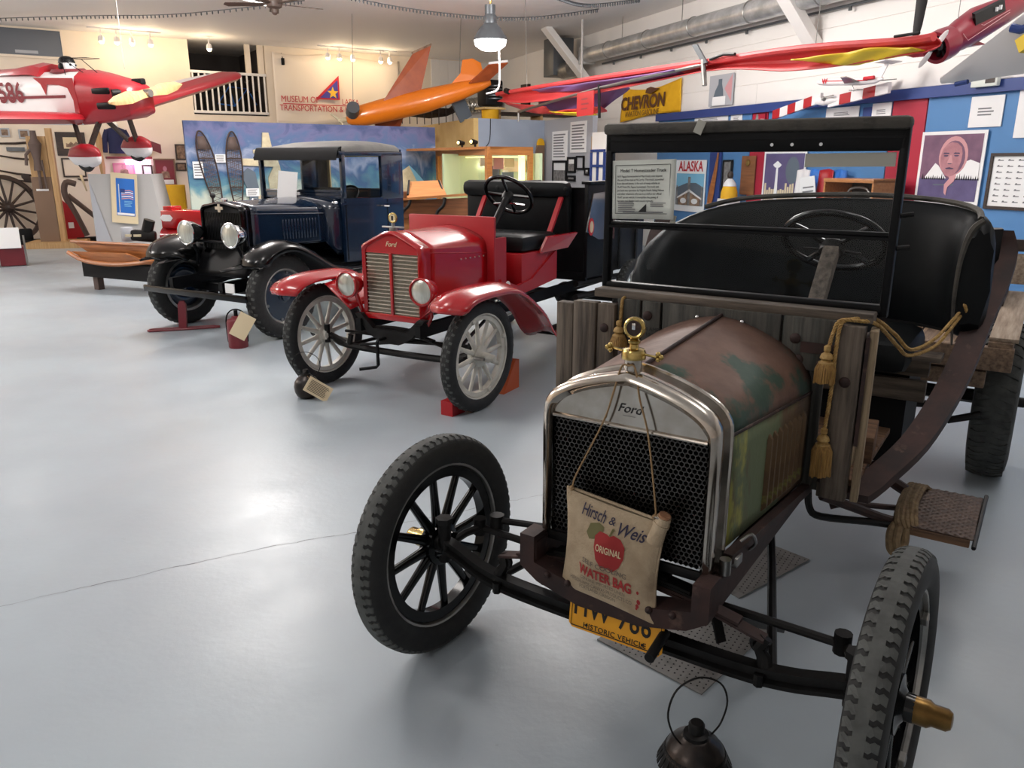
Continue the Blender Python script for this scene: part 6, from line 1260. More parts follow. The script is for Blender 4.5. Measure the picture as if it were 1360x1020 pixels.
MB().box((0, 0, .15), (.29, .004, .31), (-.12, .06, 0)).box((0, -.05, -.01), (.27, .12, .003)).obj('card', M['paper'], f, smooth_deg=0); o = lines(f, .24, .26, 11, 'greyink', 0, .15, -.004, .35); o.rotation_euler = (-.12, .06, 0)
p = frame('framed_certificate', 'framed certificate with red border lying inside the blue cab', 'picture', bW((.3, 1.5, 1.16)), -.532, .4, .3, 'maroon', 'paper_grey'); p.rotation_euler = (-.9, .0, -.4); lines(p, .26, .16, 6)
# ---------------------------------------------------------------- hanging light aircraft
A = thing('light_airplane', 'red and white open-cockpit airplane 586 hanging at the left', 'airplane', (-4.83, 11.0, 2.53)); A.rotation_euler = (.13, 0, -.284)
def sec(x, zb, zt, w_, crown=.10):
    h = zt - zb
    return [Vector((x, y * w_, zb + h * q)) for y, q in [(-.9, 0), (-1, .06), (-1, .80 - crown), (-.86, .93 - crown * .4), (-.5, .99), (0, 1.0), (.5, .99), (.86, .93 - crown * .4), (1, .80 - crown), (1, .06), (.9, 0)]]
MB().loft([sec(*q) for q in [(-.02, -.18, .06, .12), (-.06, -.26, .12, .24), (-.25, -.32, .18, .30), (-.55, -.35, .26, .32), (-.78, -.36, .31, .33)]]).obj('cowling', M['planered'], A, smooth_deg=50)
MB().loft([sec(*q) for q in [(-.78, -.36, .29, .325), (-1.1, -.36, .30, .325), (-2.0, -.33, .32, .31), (-3.2, -.24, .30, .24), (-4.6, -.08, .22, .10)]]).obj('fuselage', M['planewhite'], A, smooth_deg=50)
MB().loft([[Vector((x, y * w_, z)) for y, z in [(-1, z0), (-.7, z1 - .04), (0, z1), (.7, z1 - .04), (1, z0)]] for x, w_, z0, z1 in [(-1.36, .30, .25, .40), (-1.5, .30, .28, .42), (-2.0, .27, .28, .36), (-3.2, .2, .26, .33)]]).obj('headrest_fairing', M['planered'], A)
for s in (-1, 1):
    MB().prism([(-.77, s * .328, .22), (-.76, s * .328, -.2), (-.78, s * .332, -.35), (-.86, s * .331, -.36), (-.83, s * .331, -.05), (-.88, s * .331, .10), (-1.0, s * .331, .14), (-1.2, s * .33, .15), (-1.25, s * .33, .02), (-1.3, s * .33, .16), (-1.4, s * .33, .24)], (0, s * .004, 0)).obj('red_flash', M['planered'], A, smooth_deg=0)
    MB().box((-1.5, s * .328, .0), (1.1, .012, .035)).obj('stripe', M['maroon'], A, smooth_deg=0)
text('registration', '586', .36, M['maroon'], A, (-1.83, -.332, .05), (PI / 2, 0, 0), sx=.78, bold=.006); text('registration', 'N', .36, M['maroon'], A, (-2.45, -.31, .05), (PI / 2, 0, .1), sx=.85)
MB().ring([(.2, 0), (.17, .03), (.2, .06), (.23, .03)], (-1.12, 0, .27), (0, 0, 1), 20).obj('cockpit_rim', M['maroon'], A)
MB().box((-.40, -.30, .05), (.28, .04, .08), bev=.02).box((-.36, -.30, -.13), (.28, .05, .09), bev=.03).obj('cooling_slot', M['black'], A)
for s in (-1, 1): MB().cyl((-.16, s * .22, .02), (-.22, s * .31, .02), .05).obj('cylinder_head', M['iron'], A)
MB().box((-.12, .1, .14), (.16, .1, .08), bev=.02).obj('carburettor', M['blackm'], A)
pr_ = MB().loft([[Vector((.06 + dx - c_ * tw, y, c_)) for c_, dx in [(-w_, 0), (0, .02), (w_, 0), (0, -.015)]] for y, w_, tw in [(-.72, .015, .05), (-.6, .055, .15), (-.35, .075, .4), (-.1, .045, .8), (0, .05, .8), (.1, .045, .8), (.35, .075, .4), (.6, .055, .15), (.72, .015, .05)]]).obj('propeller', M['lumber'], A, (0, 0, 0), (.10, 0, 0))
MB().cyl((.0, 0, 0), (.12, 0, 0), .05).obj('hub', M['steel'], pr_)
for s in (-1, 1):
    di = .10
    rr = []
    for t in [0, .1, .9, .96, 1.0]:
        y = s * (.30 + 3.3 * t); z = -.29 + di * (3.3 * t) * (1.25 if s > 0 else .9); k = 1.0 if t < .95 else (.85 if t < .99 else .6)
        rr.append([Vector((-.72 - .62 + k * (.62 - c_ * 1.24), y, z + h_ * k)) for c_, h_ in [(0, .0), (.02, .045), (.1, .08), (.35, .09), (.7, .05), (1, 0), (.7, -.03), (.3, -.05), (.06, -.045)]])
    w = MB().loft(rr).obj('wing', M['planewhite'], A, smooth_deg=50)
    le = [[r_[i] + Vector((.006, 0, .0)) for i in (8, 0, 1, 2, 3)] + [r_[3] + Vector((0, 0, .004)), r_[7] + Vector((0, 0, -.004))] for r_ in rr]
    MB().loft([[p + (Vector((0, 0, .004)) if i in (2, 3, 4, 5) else Vector((0, 0, -.004))) for i, p in enumerate(q)] for q in le]).obj('leading_edge', M['planered'], w, smooth_deg=50)
    lg = MB().bar((-.55, s * .28, -.33), (-.66, s * .47, -.70), .07, .03, up=(1, 0, 0)).bar((-.95, s * .28, -.33), (-.74, s * .47, -.70), .06, .03, up=(1, 0, 0)).obj('gear_leg', M['darkwood'], A, smooth_deg=0)
    MB().loft([[Vector((x, s * .49 + y * w_, -.74 + q)) for y, q in [(-.7, 0), (-1, .10 * h_), (-.7, .17 * h_), (0, .2 * h_), (.7, .17 * h_), (1, .10 * h_), (.7, 0)]] for x, w_, h_ in [(-.97, .012, .15), (-.89, .055, .6), (-.73, .09, .82), (-.59, .085, .8), (-.49, .05, .55), (-.46, .02, .3)]]).obj('wheel_fairing_top', M['planered'], A, smooth_deg=60)
    MB().loft([[Vector((x, s * .49 + y * w_, -.74 - q)) for y, q in [(-.7, 0), (-1, .0), (-.85, .10 * h_), (-.3, .17 * h_), (.3, .17 * h_), (.85, .10 * h_), (1, 0), (.7, 0)]] for x, w_, h_ in [(-.97, .012, .15), (-.89, .055, .6), (-.73, .09, .82), (-.59, .085, .8), (-.49, .05, .55), (-.46, .02, .3)]]).obj('wheel_fairing_base', M['planewhite'], A, smooth_deg=60)
    MB().torus((-.71, s * .49, -.81), (0, 1, 0), .09, .04, 24, 8).obj('wheel', M['rubber'], A)
MB().tube([(-.93, -.26, .26), (-.98, -.22, .46), (-.72, -.16, .44), (-.55, -.12, .27)], .005).tube([(-.98, -.22, .46), (-.98, .22, .46), (-.72, .16, .44), (-.72, -.16, .44)], .005).tube([(-.98, -.22, .46), (-.70, -.2, .28)], .005).obj('windscreen_frame', M['black'], A)
MB().add([(-.97, -.22, .455), (-.72, -.16, .435), (-.55, -.12, .27), (-.92, -.26, .26)], [(0, 1, 2, 3)]).obj('windscreen', M['glass_case'], A)
MB().tube([(-.9, -.4, -.25), (-.6, -3.2, .05)], .004).obj('bracing_wire', M['steel'], A)
for x, y in ((-.3, .1), (-3.0, 0)): MB().tube([(x, y, .3), (x, y + .2, 1.85)], .004).obj('suspension_wire', M['steel'], A)
pd = thing('pilot_dummy', 'white-faced stuffed pilot dummy with dark flying cap in the cockpit', 'mannequin', (-5.90, 11.25, 2.75), -.284)
MB().lathe([(.10, -.18), (.13, -.08), (.11, .0), (.06, .05)], n=16).obj('torso', M['planewhite'], pd); MB().ball((0, 0, .13), (.10, .095, .12), 18, 12).obj('head', M['planewhite'], pd)
MB().lathe([(.104, .175), (.102, .2), (.085, .235), (.05, .258), (.01, .265)], (-.01, 0, 0), (0, 0, 1), 18).ball((-.02, -.1, .12), (.04, .02, .05), 10, 8).obj('flying_cap', M['black'], pd)
for y in (-.04, .04): MB().ball((.085, y, .15), .018, 10, 6).obj('eye', M['ink'], pd)
MB().tube([(.04, -.11, -.02), (.12, -.13, -.10), (.18, -.10, -.06)], .03, 8, sub=3).obj('arm', M['planewhite'], pd)
# ---------------------------------------------------------------- orange target drone
p0 = Vector((-3.28, 16.2, 2.45)); p1 = Vector((-.42, 16.8, 3.14)); D = thing('target_drone', 'bright orange pilotless target drone with one wing up, hanging beneath ceiling', 'drone', p0)
dv = p1 - p0; fw = dv.normalized(); up_ = Vector((0.36, .25, .9)); sd = fw.cross(up_).normalized(); up_ = sd.cross(fw)
def dp(t, s_, u): return fw * t + sd * s_ + up_ * u
LN = dv.length
MB().loft([[dp(t * LN, r * math.cos(a) * .9, r * math.sin(a) - dr) for a in [2 * PI * k / 20 for k in range(20)]] for t, r, dr in [(.02, .06, .02), (.05, .13, .01), (.12, .2, 0), (.3, .225, 0), (.55, .225, 0), (.8, .17, -.03), (.95, .11, -.06), (1.0, .07, -.07)]]).obj('fuselage', M['orange'], D, smooth_deg=60)
for s in (-1, 1): MB().cyl(dp(.2, s * .12, .06), dp(.24, s * .34, .10), .13, .12, 18).obj('engine_cylinder', M['lampgrey'], D)
MB().cyl(dp(.06, 0, 0), dp(-.1, 0, 0), .05, .04).bar(dp(-.06, -.02, 0), dp(-.2, .03, .16), .09, .03).bar(dp(-.06, 0, 0), dp(0, -.1, -.34), .08, .03).obj('propeller', M['hide'], D)
def fin(nm, pts_, th, m):
    n_ = (pts_[1] - pts_[0]).cross(pts_[2] - pts_[0]).normalized() * th
    return MB().prism([p - n_ / 2 for p in pts_], n_).obj(nm, m, D, smooth_deg=0)
W1 = [Vector(v) - p0 for v in [(-2.50, 16.25, 2.80), (-1.80, 16.5, 2.98), (-1.58, 16.6, 3.85), (-1.93, 16.5, 3.68)]]
fin('wing', W1, .05, M['orange_d']); fin('wing', [Vector(v) - p0 for v in [(-2.75, 16.5, 2.62), (-2.1, 16.7, 2.72), (-2.45, 17.0, 2.0), (-2.75, 17.0, 1.95)]], .05, M['orange_d'])
fin('wing_tip', [W1[3] + Vector((-.01, 0, 0)), W1[2] + Vector((.01, 0, 0)), W1[2] + Vector((0.01, 0, .04)), W1[3] + Vector((-.01, 0, .04))], .06, M['sepia'])
fin('tail_fin', [Vector(v) - p0 for v in [(-1.25, 16.65, 3.10), (-.55, 16.75, 3.28), (-.62, 16.8, 3.55), (-.78, 16.78, 3.63), (-.98, 16.75, 3.6), (-1.02, 16.7, 3.35)]], .03, M['orange'])
fin('tailplane', [Vector(v) - p0 for v in [(-.85, 16.6, 3.16), (-.45, 16.6, 3.22), (-.08, 16.3, 3.5), (-.45, 16.3, 3.46)]], .03, M['orange_d'])
fin('tailplane_edge', [Vector(v) - p0 for v in [(-.45, 16.29, 3.47), (-.08, 16.29, 3.51), (-.08, 16.29, 3.55), (-.45, 16.29, 3.51)]], .03, M['paper'])
for k in range(3): MB().box(dp(1.0 + k * .22, -.05, .23), (.03, .03, .06)).obj('fastener', M['orange_d'], D)
for t in (.25, 2.4): MB().tube([dp(t, 0, .2), dp(t, 0, .2) + Vector((.05, .1, 4.38 - p0.z - dp(t, 0, .2).z))], .006, 5).obj('suspension_wire', M['steel'], D)
# ---------------------------------------------------------------- red hang glider along the right wall
Gd = thing('hang_glider', 'long folded red hang glider wing with purple and yellow panels', 'hang glider', onR(0, 0, 3.0), RA)
def gz(pts_): return [Vector((u, 0, z)) for u, z in pts_]
top = [(-8.445, 2.91), (-6.95, 2.888), (-4.40, 2.832), (-1.61, 2.76), (-.12, 2.718), (1.15, 2.625), (1.45, 2.62)]
bot = [(-8.445, 2.78), (-6.95, 2.66), (-4.40, 2.62), (-1.61, 2.66), (-.12, 2.52), (1.15, 2.515), (1.45, 2.52)]
T_ = smooth(gz(top), 6); B2 = smooth(gz(bot), 6)
MB().tube(T_, .035, 8).obj('leading_edge_tube', M['glider_red'], Gd)
MB().grid(lambda a, b: (lambda p: p + Vector((0, .10 * math.sin(b * PI) + .02 * math.sin(a * 40 + b * 3), 0)))(T_[min(int(a * (len(T_) - 1)), len(T_) - 1)].lerp(B2[min(int(a * (len(T_) - 1)), len(T_) - 1)], b)), len(T_) - 1, 5).obj('red_sail', M['glider_red'], Gd, solid=.01)
def sheet(nm, P_, Q_, m, y, th=.012, nn=24):
    P_ = smooth([Vector((u, y, z)) for u, z in P_], 8); Q_ = smooth([Vector((u, y + .12, z)) for u, z in Q_], 8)
    f_ = lambda a, b: (P_[min(int(a * (len(P_) - 1) + .5), len(P_) - 1)].lerp(Q_[min(int(a * (len(Q_) - 1) + .5), len(Q_) - 1)], b)) + Vector((0, .025 * math.sin(a * 17 + b * 4), 0))
    MB().grid(f_, nn, 5).obj(nm, M[m], Gd, solid=th)
sheet('purple_sail', [(-7.0, 2.76), (-6.0, 2.72), (-5.0, 2.72), (-3.9, 2.74)], [(-6.9, 2.56), (-5.8, 2.42), (-4.7, 2.42), (-3.9, 2.66)], 'glider_purple', .16)
sheet('purple_sail', [(-6.6, 2.84), (-5.6, 2.815), (-4.4, 2.775), (-2.2, 2.73)], [(-6.5, 2.80), (-5.6, 2.74), (-4.4, 2.68), (-2.2, 2.69)], 'glider_purple', -.06)
sheet('red_flap', [(-8.4, 2.78), (-7.6, 2.68), (-6.9, 2.62), (-6.2, 2.55)], [(-8.3, 2.72), (-7.6, 2.58), (-6.9, 2.48), (-6.3, 2.45)], 'glider_red', .05)
sheet('red_flap', [(-6.4, 2.47), (-5.6, 2.47), (-4.8, 2.46), (-4.4, 2.45)], [(-6.2, 2.43), (-5.6, 2.39), (-4.9, 2.37), (-4.5, 2.39)], 'glider_red', .13)
sheet('yellow_flap', [(-6.4, 2.50), (-5.9, 2.45), (-5.3, 2.41), (-4.75, 2.385)], [(-6.3, 2.47), (-5.9, 2.415), (-5.3, 2.37), (-4.75, 2.35)], 'glider_yellow', .10)
sheet('yellow_panel', [(-.11, 2.615), (.4, 2.60), (.9, 2.595), (1.35, 2.545)], [(-.0, 2.60), (.35, 2.53), (.7, 2.50), (1.35, 2.53)], 'glider_yellow', -.09)
MB().tube([(-7.2, -.06, 2.52), (-5.4, -.06, 2.62), (-4.1, -.05, 2.68), (-2.3, -.04, 2.72), (-1.6, 0, 2.74)], .022, 8).tube([(-7.2, -.06, 2.52), (-7.2, -.06, 2.36)], .02).obj('keel_tube', M['steel'], Gd)
MB().tube([(-4.15, -.06, 2.72), (-4.11, -.06, 2.27)], .022).obj('control_bar', M['black'], Gd); MB().tube([(-1.62, -.06, 2.78), (-1.56, -.06, 2.5)], .03).obj('kingpost', M['galv'], Gd)
MB().prism([(-1.84, -.08, 2.96), (-1.74, -.08, 2.96), (-1.52, -.08, 2.74), (-1.60, -.08, 2.73)], (0, .02, 0)).obj('strut_blade', M['lampgrey'], Gd, smooth_deg=0)
for q_, r_f in (([(-1.5, -.05, 2.77), (-1.25, -.05, 2.795), (-1.05, -.05, 2.775)], .016), ([(1.1, -.05, 2.665), (1.35, -.05, 2.66)], .012), ([(-7.9, -.03, 2.93), (-7.75, -.03, 2.9)], .05)): MB().tube(q_, r_f).obj('fitting', M['iron'], Gd)
MB().tube([(-7.2, .1, 2.9), (-7.3, .1, 4.4)], .004, 5).tube([(.0, .1, 2.75), (.05, .1, 4.4)], .004, 5).obj('suspension_wire', M['steel'], Gd)
f = thing('red_notice', 'red hanging notice card below the purple glider sail', 'sign', onR(-4.41, 2.48, 3.14), RA)
MB().box((0, 0, 0), (.54, .01, .33)).obj('board', M['redflat'], f, smooth_deg=0); lines(f, .24, .2, 3, 'maroon', 0, .0, -.007, .3)
# ---------------------------------------------------------------- other things hanging at the right
f = thing('propeller_blade', 'big black propeller blade hanging point down at the top right', 'propeller', onR(.80, 2.70, 2.5), RA)
MB().loft([[Vector((x0 + c_ * w_, h_ * w_ * .25, z)) for c_, h_ in [(-1, 0), (-.5, .7), (.3, 1), (1, 0), (.3, -.6), (-.5, -.5)]] for x0, w_, z in [(.0, .022, 0), (.0, .034, .02), (.01, .05, .12), (.02, .062, .3), (.03, .068, .6), (.05, .06, 1.3)]]).obj('blade', M['blackm'], f)
m0 = onR(1.03, 2.61, 2.5); RM = thing('model_monoplane', 'dark red model monoplane with radial engine and white propeller', 'model', m0, RA)
tl = Vector((-.05, 1.15, .45)); tn = tl.normalized(); e1 = Vector((0, 0, 1)); e2 = tn.cross(e1).normalized(); e1 = e2.cross(tn)
def mp(t, a, b): return tn * t + e2 * a + e1 * b
MB().loft([[mp(t, r * math.cos(a), r * hh * math.sin(a) + dz) for a in [2 * PI * k / 20 for k in range(20)]] for t, r, hh, dz in [(.16, .11, 1, 0), (.3, .115, 1.15, .015), (.5, .11, 1.35, .035), (.9, .09, 1.3, .04), (1.5, .04, 1.2, .04)]]).obj('fuselage', M['model_red'], RM, smooth_deg=60)
MB().ring([(.105, 0), (.135, .0), (.138, .09), (.13, .17), (.11, .17)], (0, 0, 0), tn, 28).obj('cowling', M['model_red'], RM)
MB().cyl(mp(.05, 0, 0), mp(.13, 0, 0), .035).obj('crankcase', M['lampgrey'], RM)
for k in range(9):
    a = 2 * PI * k / 9; MB().cyl(mp(.08, .03 * math.cos(a), .03 * math.sin(a)), mp(.08, .10 * math.cos(a), .10 * math.sin(a)), .014, .018, 8).obj('engine_cylinder', M['iron'], RM)
cpt = mp(-.03, 0, 0); MB().cyl(mp(-.06, 0, 0), mp(.06, 0, 0), .015).obj('spinner', M['steel'], RM)
for s in (-1, 1):
    d2 = ((e2 * .75 + e1 * .62) * s).normalized(); sid = d2.cross(tn).normalized()
    MB().loft([[cpt + d2 * q + sid * c_ * w_ + tn * h_ * .005 for c_, h_ in [(-1, 0), (0, 1), (1, 0), (0, -1)]] for q, w_ in [(.02, .012), (.06, .02), (.13, .024), (.19, .018), (.215, .006)]]).obj('propeller_blade', M['paper'], RM)
MB().loft([[Vector((x, y, z + h_)) for y, h_ in [(.28, 0), (.34, .035), (.5, .02), (.6, 0), (.42, -.02)]] for x, z in [(.0, .06), (-.2, .055), (-.5, .04), (-.62, .03)]]).obj('wing', M['model_red'], RM)
MB().loft([[mp(t, -.118 * w_ * -1, b) for b in (.06, .11, .15)] + [mp(t, -.09 * w_ * -1, .165), mp(t, -.09 * w_ * -1, .05)] for t, w_ in [(.36, 1.0), (.5, 1.0), (.75, .9)]]).obj('cabin_windows', M['gloss_black'], RM)
for t in (.62, .67): MB().box(mp(t, .118, .11), (.03, .012, .035)).obj('window_pane', M['paper'], RM, smooth_deg=0)
MB().tube([mp(.2, .118, .04), mp(.24, .122, -.03), mp(.5, .12, .0), mp(.8, .105, .03)], .003, 5).tube([mp(.42, .122, .045), mp(.45, .122, .03), mp(.8, .108, .05)], .003, 5).obj('trim_line', M['pinkish'], RM)
MB().tube([mp(.3, 0, .14), mp(.3, 0, .14) + Vector((0, 0, 1.6))], .003, 5).obj('suspension_wire', M['steel'], RM)
f = thing('model_wing', 'silver white model aircraft wing with yellow patch at right edge', 'model', onR(1.57, 2.29, 3.0), RA)
MB().loft([[Vector((x, y * ch, z0 + (z1 - z0) * q + .02 * h_)) for y, q, h_ in [(0, 1, 0), (.15, .9, 1), (.6, .4, 1), (1, 0, 0), (.6, .35, -1), (.15, .8, -1)]] for x, z0, z1, ch in [(-.01, -.02, .01, .05), (.06, -.03, .05, .15), (.3, .0, .19, .25), (.62, .02, .38, .35), (1.0, .06, .62, .45)]]).obj('wing_panel', M['planewhite'], f, smooth_deg=50)
MB().box((.72, -.02, .2), (.16, .06, .10), (0, -.5, 0)).obj('yellow_patch', M['glider_yellow'], f, smooth_deg=0); MB().tube([(.10, .05, -.04), (.2, .06, -.03)], .018).obj('tip_light', M['fascia'], f)
MB().tube([(.56, -.02, .30), (.62, .0, .28), (.70, .0, .29)], .03).obj('blue_band', M['fascia'], f)
f = thing('model_jet', 'white model airliner with red stripe on a stand above the fascia', 'model', onR(-2.02, 2.645, .52), RA)
MB().loft([[Vector((x, r * math.cos(a), r * math.sin(a) + dz)) for a in [2 * PI * k / 14 for k in range(14)]] for x, r, dz in [(-.60, .01, .06), (-.55, .035, .06), (-.42, .05, .055), (.2, .05, .01), (.42, .04, 0), (.55, .012, .01)]]).obj('fuselage', M['planewhite'], f, smooth_deg=60)
MB().prism([(.38, -.006, .03), (.56, -.006, .19), (.62, -.006, .19), (.52, -.006, .02)], (0, .012, 0)).prism([(.54, -.16, .185), (.70, -.16, .20), (.66, .16, .20), (.5, .16, .185)], (0, 0, .01)).obj('tail', M['planewhite'], f, smooth_deg=0)
for s in (-1, 1): MB().prism([(-.05, s * .04, .0), (.2, s * .04, .0), (.36, s * .42, .03), (.28, s * .42, .03)], (0, 0, .012)).obj('wing', M['galv'], f, smooth_deg=0); MB().cyl((.30, s * .06, .03), (.46, s * .06, .03), .022).obj('engine', M['printred'], f)
MB().box((-.05, -.051, .035), (.8, .004, .012), (0, .07, 0)).obj('stripe', M['printred'], f, smooth_deg=0); text('airline_letter', 'W', .09, M['printred'], f, (-.4, -.055, .055), bold=.003)
MB().tube([(.05, 0, -.03), (.09, 0, -.10)], .008).box((.12, 0, -.09), (.14, .10, .012)).obj('stand', M['steel'], f)
f = thing('checkered_model', 'model airplane with red and white checkered wings before the fascia', 'model', onR(-2.6, 2.47, .35), RA)
for s, pa, pb in ((-1, (-.1, .05), (-1.08, -.13)), (1, (.06, -.02), (1.08, .09))):
    n_ = 6 if s < 0 else 5; pan = MB().box((0, 0, 0), (1, 1, 1)).mesh('panel', M['planewhite'], 0)
    for k in range(n_):
        t0 = k / n_; t1 = (k + 1) / n_; x0 = pa[0] + (pb[0] - pa[0]) * t0; x1 = pa[0] + (pb[0] - pa[0]) * t1; z0 = pa[1] + (pb[1] - pa[1]) * t0; z1 = pa[1] + (pb[1] - pa[1]) * t1
        MB().prism([(x0, -.02, z0 + .065), (x1, -.02, z1 + .065), (x1, -.02, z1 - .065), (x0, -.02, z0 - .065)], (0, .05, 0)).obj('wing_panel', M['redflat'] if k % 2 == 1 else M['planewhite'], f, smooth_deg=0)
MB().loft([[Vector((x, r * math.cos(a), .0 + r * math.sin(a))) for a in [2 * PI * k / 12 for k in range(12)]] for x, r in [(-.2, .03), (-.05, .06), (.1, .05), (.25, .02)]]).obj('fuselage', M['planewhite'], f); MB().bar((.0, -.07, .04), (.2, -.07, .06), .02, .015).ball((.02, -.07, .03), .03, 10, 6).obj('propeller', M['steel'], f)
# ---------------------------------------------------------------- left wall exhibits
for u0, u1, z0, z1, fm_, pm, lb in [(.68, 1.26, 1.80, 2.30, 'darkwood', 'darkwood', 'wide dark framed photo on cream wall behind the airplane gear'), (.73, 1.19, 1.34, 1.75, 'darkwood', 'cream', 'thin framed pale picture under the dark framed photo'),
        (3.13, 3.37, 1.71, 2.07, 'darkwood', 'sepia', 'upper small framed photo left of the mural panel'), (3.11, 3.34, 1.46, 1.65, 'darkwood', 'sepia', 'lower small framed photo left of the mural panel'), (2.62, 3.09, 1.10, 1.74, 'brownpost', 'maroon', 'big brown framed portrait print near the mural panel'),
        (1.75, 2.2, 1.30, 1.64, 'glow_pink_wall', 'pinkish', 'pink lit framed portrait below the glowing tube'), (2.36, 2.58, 1.15, 1.6, 'darkwood', 'paper_grey', 'narrow dark framed sheet behind the grey panel'), (-.34, -.16, 2.18, 2.36, 'greywall', 'sepia', 'small photo at the far left picture edge'), (.0, .2, 2.15, 2.34, 'greywall', 'sepia', 'small photo left of the wooden pump display')]:
    p = frame('framed_picture', lb, 'picture', onB((u0 + u1) / 2, (z0 + z1) / 2, .02), BA, u1 - u0, z1 - z0, fm_, pm, .03)
    if 'wide dark' in lb: shape(p, 'mat_board', [(-.15, -.1), (.2, -.1), (.2, .14), (-.15, .14)], 'paper_warm'); shape(p, 'photo', [(-.1, -.07), (.15, -.07), (.15, .0), (.1, .05), (.05, .0), (0, .05), (-.05, 0), (-.1, .02)], 'sepia', -.0165)
    if 'portrait' in lb:
        shape(p, 'figure', [(-.1, -.12), (.1, -.12), (.08, .02), (.03, .04), (-.03, .04), (-.08, .02)], 'sepia', -.0145); shape(p, 'head', ell(0, .09, .045, .06, 12), 'skin', -.0165)
        if 'big' in lb: shape(p, 'caption', [(-.17, -.26), (.17, -.26), (.17, -.16), (-.17, -.16)], 'paper_grey')
for (a, b, c_, d_, r, lb) in [(-.6, 2.04, .45, 2.10, .022, 'topmost long dark tool bar on the cream wall'), (-.6, 1.83, .3, 1.70, .018, 'second long dark tool on the cream wall'), (-.6, 1.52, .3, 1.36, .02, 'third long dark tool slanting on the cream wall'), (-.6, 1.40, .35, 1.20, .016, 'lowest slanting dark tool on the cream wall'), (1.0, 1.3, 1.2, 1.28, .02, 'short dark bar beside the wooden pump display')]:
    tag(MB().tube([onB(a, b, .06), onB((a + c_) / 2, (b + d_) / 2 - .02, .06), onB(c_, d_, .06)], [r * .7, r, r * 1.2], 8).obj('wall_tool', M['darkwood']), lb, 'tool', 'long tools on the cream wall')
tag(MB().box((0, 0, 0), (.34, .1, .08)).obj('saw_frame', M['lampgrey'], None, onB(-.1, 1.93, .06), (0, 0, BA), smooth_deg=0), 'small grey box frame between the wall tools', 'tool')
f = thing('wagon_wheel', 'big dark spoked wagon wheel leaning at the far left wall', 'wheel', onB(-.42, .72, .45), BA); f.rotation_euler = (-.25, 0, BA + .5)
MB().ring([(.62, -.04), (.70, -.04), (.70, .04), (.62, .04)], (0, 0, 0), (0, 1, 0), 40).obj('rim', M['darkwood'], f, smooth_deg=30); MB().lathe([(.05, -.14), (.1, -.08), (.11, .08), (.05, .14)], (0, 0, 0), (0, 1, 0), 16).obj('hub', M['darkwood'], f)
me = MB().cyl((0, 0, .08), (0, 0, .63), .03, .022, 8).mesh('spoke', M['darkwood'])
for k in range(14): inst('spoke', me, f, (0, 0, 0), (0, k * PI / 7, 0))
f = thing('small_propeller', 'dark three-bladed small propeller mounted on the cream wall', 'propeller', onB(.16, 1.22, .16), BA)
for k in range(3):
    a = PI / 2 + 2 * PI * k / 3 + .9; u2 = Vector((math.cos(a), 0, math.sin(a))); s2 = Vector((-math.sin(a), 0, math.cos(a)))
    MB().loft([[u2 * q + s2 * c_ * w_ + Vector((0, h_ * .012, 0)) for c_, h_ in [(-1, 0), (0, 1), (1, 0), (0, -1)]] for q, w_ in [(.02, .02), (.1, .05), (.2, .075), (.27, .05), (.29, .02)]]).obj('blade', M['darkwood'], f)
MB().cyl((0, -.04, 0), (0, .04, 0), .04).obj('hub', M['iron'], f)
f = thing('pump_display', 'tall raw lumber post display with brown board and old pump', 'display', (-9.2, 16.2, 0), .25)
MB().box((-.02, .1, .06), (1.0, .8, .12)).obj('plinth', M['lumber'], f, smooth_deg=0); MB().box((-.12, 0, .75), (.36, .06, 1.26)).obj('brown_board', M['brownpost'], f, smooth_deg=0)
MB().box((.12, .02, 1.2), (.10, .12, 2.2)).obj('post', M['lumber'], f, smooth_deg=0); MB().box((-.12, .02, 1.75), (.34, .05, .8)).obj('upper_board', M['lumber'], f, smooth_deg=0)
MB().lathe([(.08, 1.5), (.06, 1.7), (.10, 1.9), (.12, 2.0), (.06, 2.1), (.05, 2.25)], (-.12, -.1, 0), (0, 0, 1), 14).tube([(-.12, -.1, 2.0), (-.3, -.1, 1.8), (-.32, -.1, 1.6)], .03).obj('pump_body', M['web'], f); MB().tube([(-.12, -.1, 1.5), (-.12, -.1, 1.15)], .03).tube([(-.04, -.1, 1.7), (-.02, -.1, 1.15)], .02).obj('pump_pipe', M['web'], f)
MB().box((-.12, -.04, 1.13), (.22, .01, .04)).obj('label_plate', M['paper'], f, smooth_deg=0)
f = thing('old_plough', 'red bladed walking plough with grey bent wooden handle', 'plough', (-9.3, 17.0, 0.0), BA)
MB().loft([[Vector((x, y, z)) for y, z in [(-.03, z0), (.03, z0), (.03, z1), (-.03, z1)]] for x, z0, z1 in [(-.3, .1, .75), (-.12, .04, .9), (.02, .02, .75), (.12, .02, .5), (.2, .03, .3)]]).obj('blade', M['redflat'], f)
MB().tube([(.25, 0, .15), (.1, 0, .6), (-.05, 0, 1.0), (.0, 0, 1.25), (.18, 0, 1.22)], .06, 8, sub=4).tube([(0, 0, 1.0), (.5, 0, .5), (.8, 0, .15)], .05, 8).obj('handle', M['web'], f); MB().box((.55, 0, .06), (1.0, .2, .12)).obj('base_beam', M['blackm'], f, smooth_deg=0); MB().box((-.02, -.05, .38), (.1, .01, .12)).obj('tag', M['paper'], f, smooth_deg=0)
f = thing('black_anvil', 'small black anvil-like block on the floor near wagon wheel', 'anvil', (-10.15, 16.75, 0), BA); MB().box((0, 0, .05), (.5, .3, .1), bev=.02).box((0, 0, .2), (.24, .2, .25), bev=.03).obj('block', M['blackm'], f)
f = thing('floor_sign', 'white tilted sign card on a maroon box at the left edge', 'sign', (-8.35, 13.3, 0), .55)
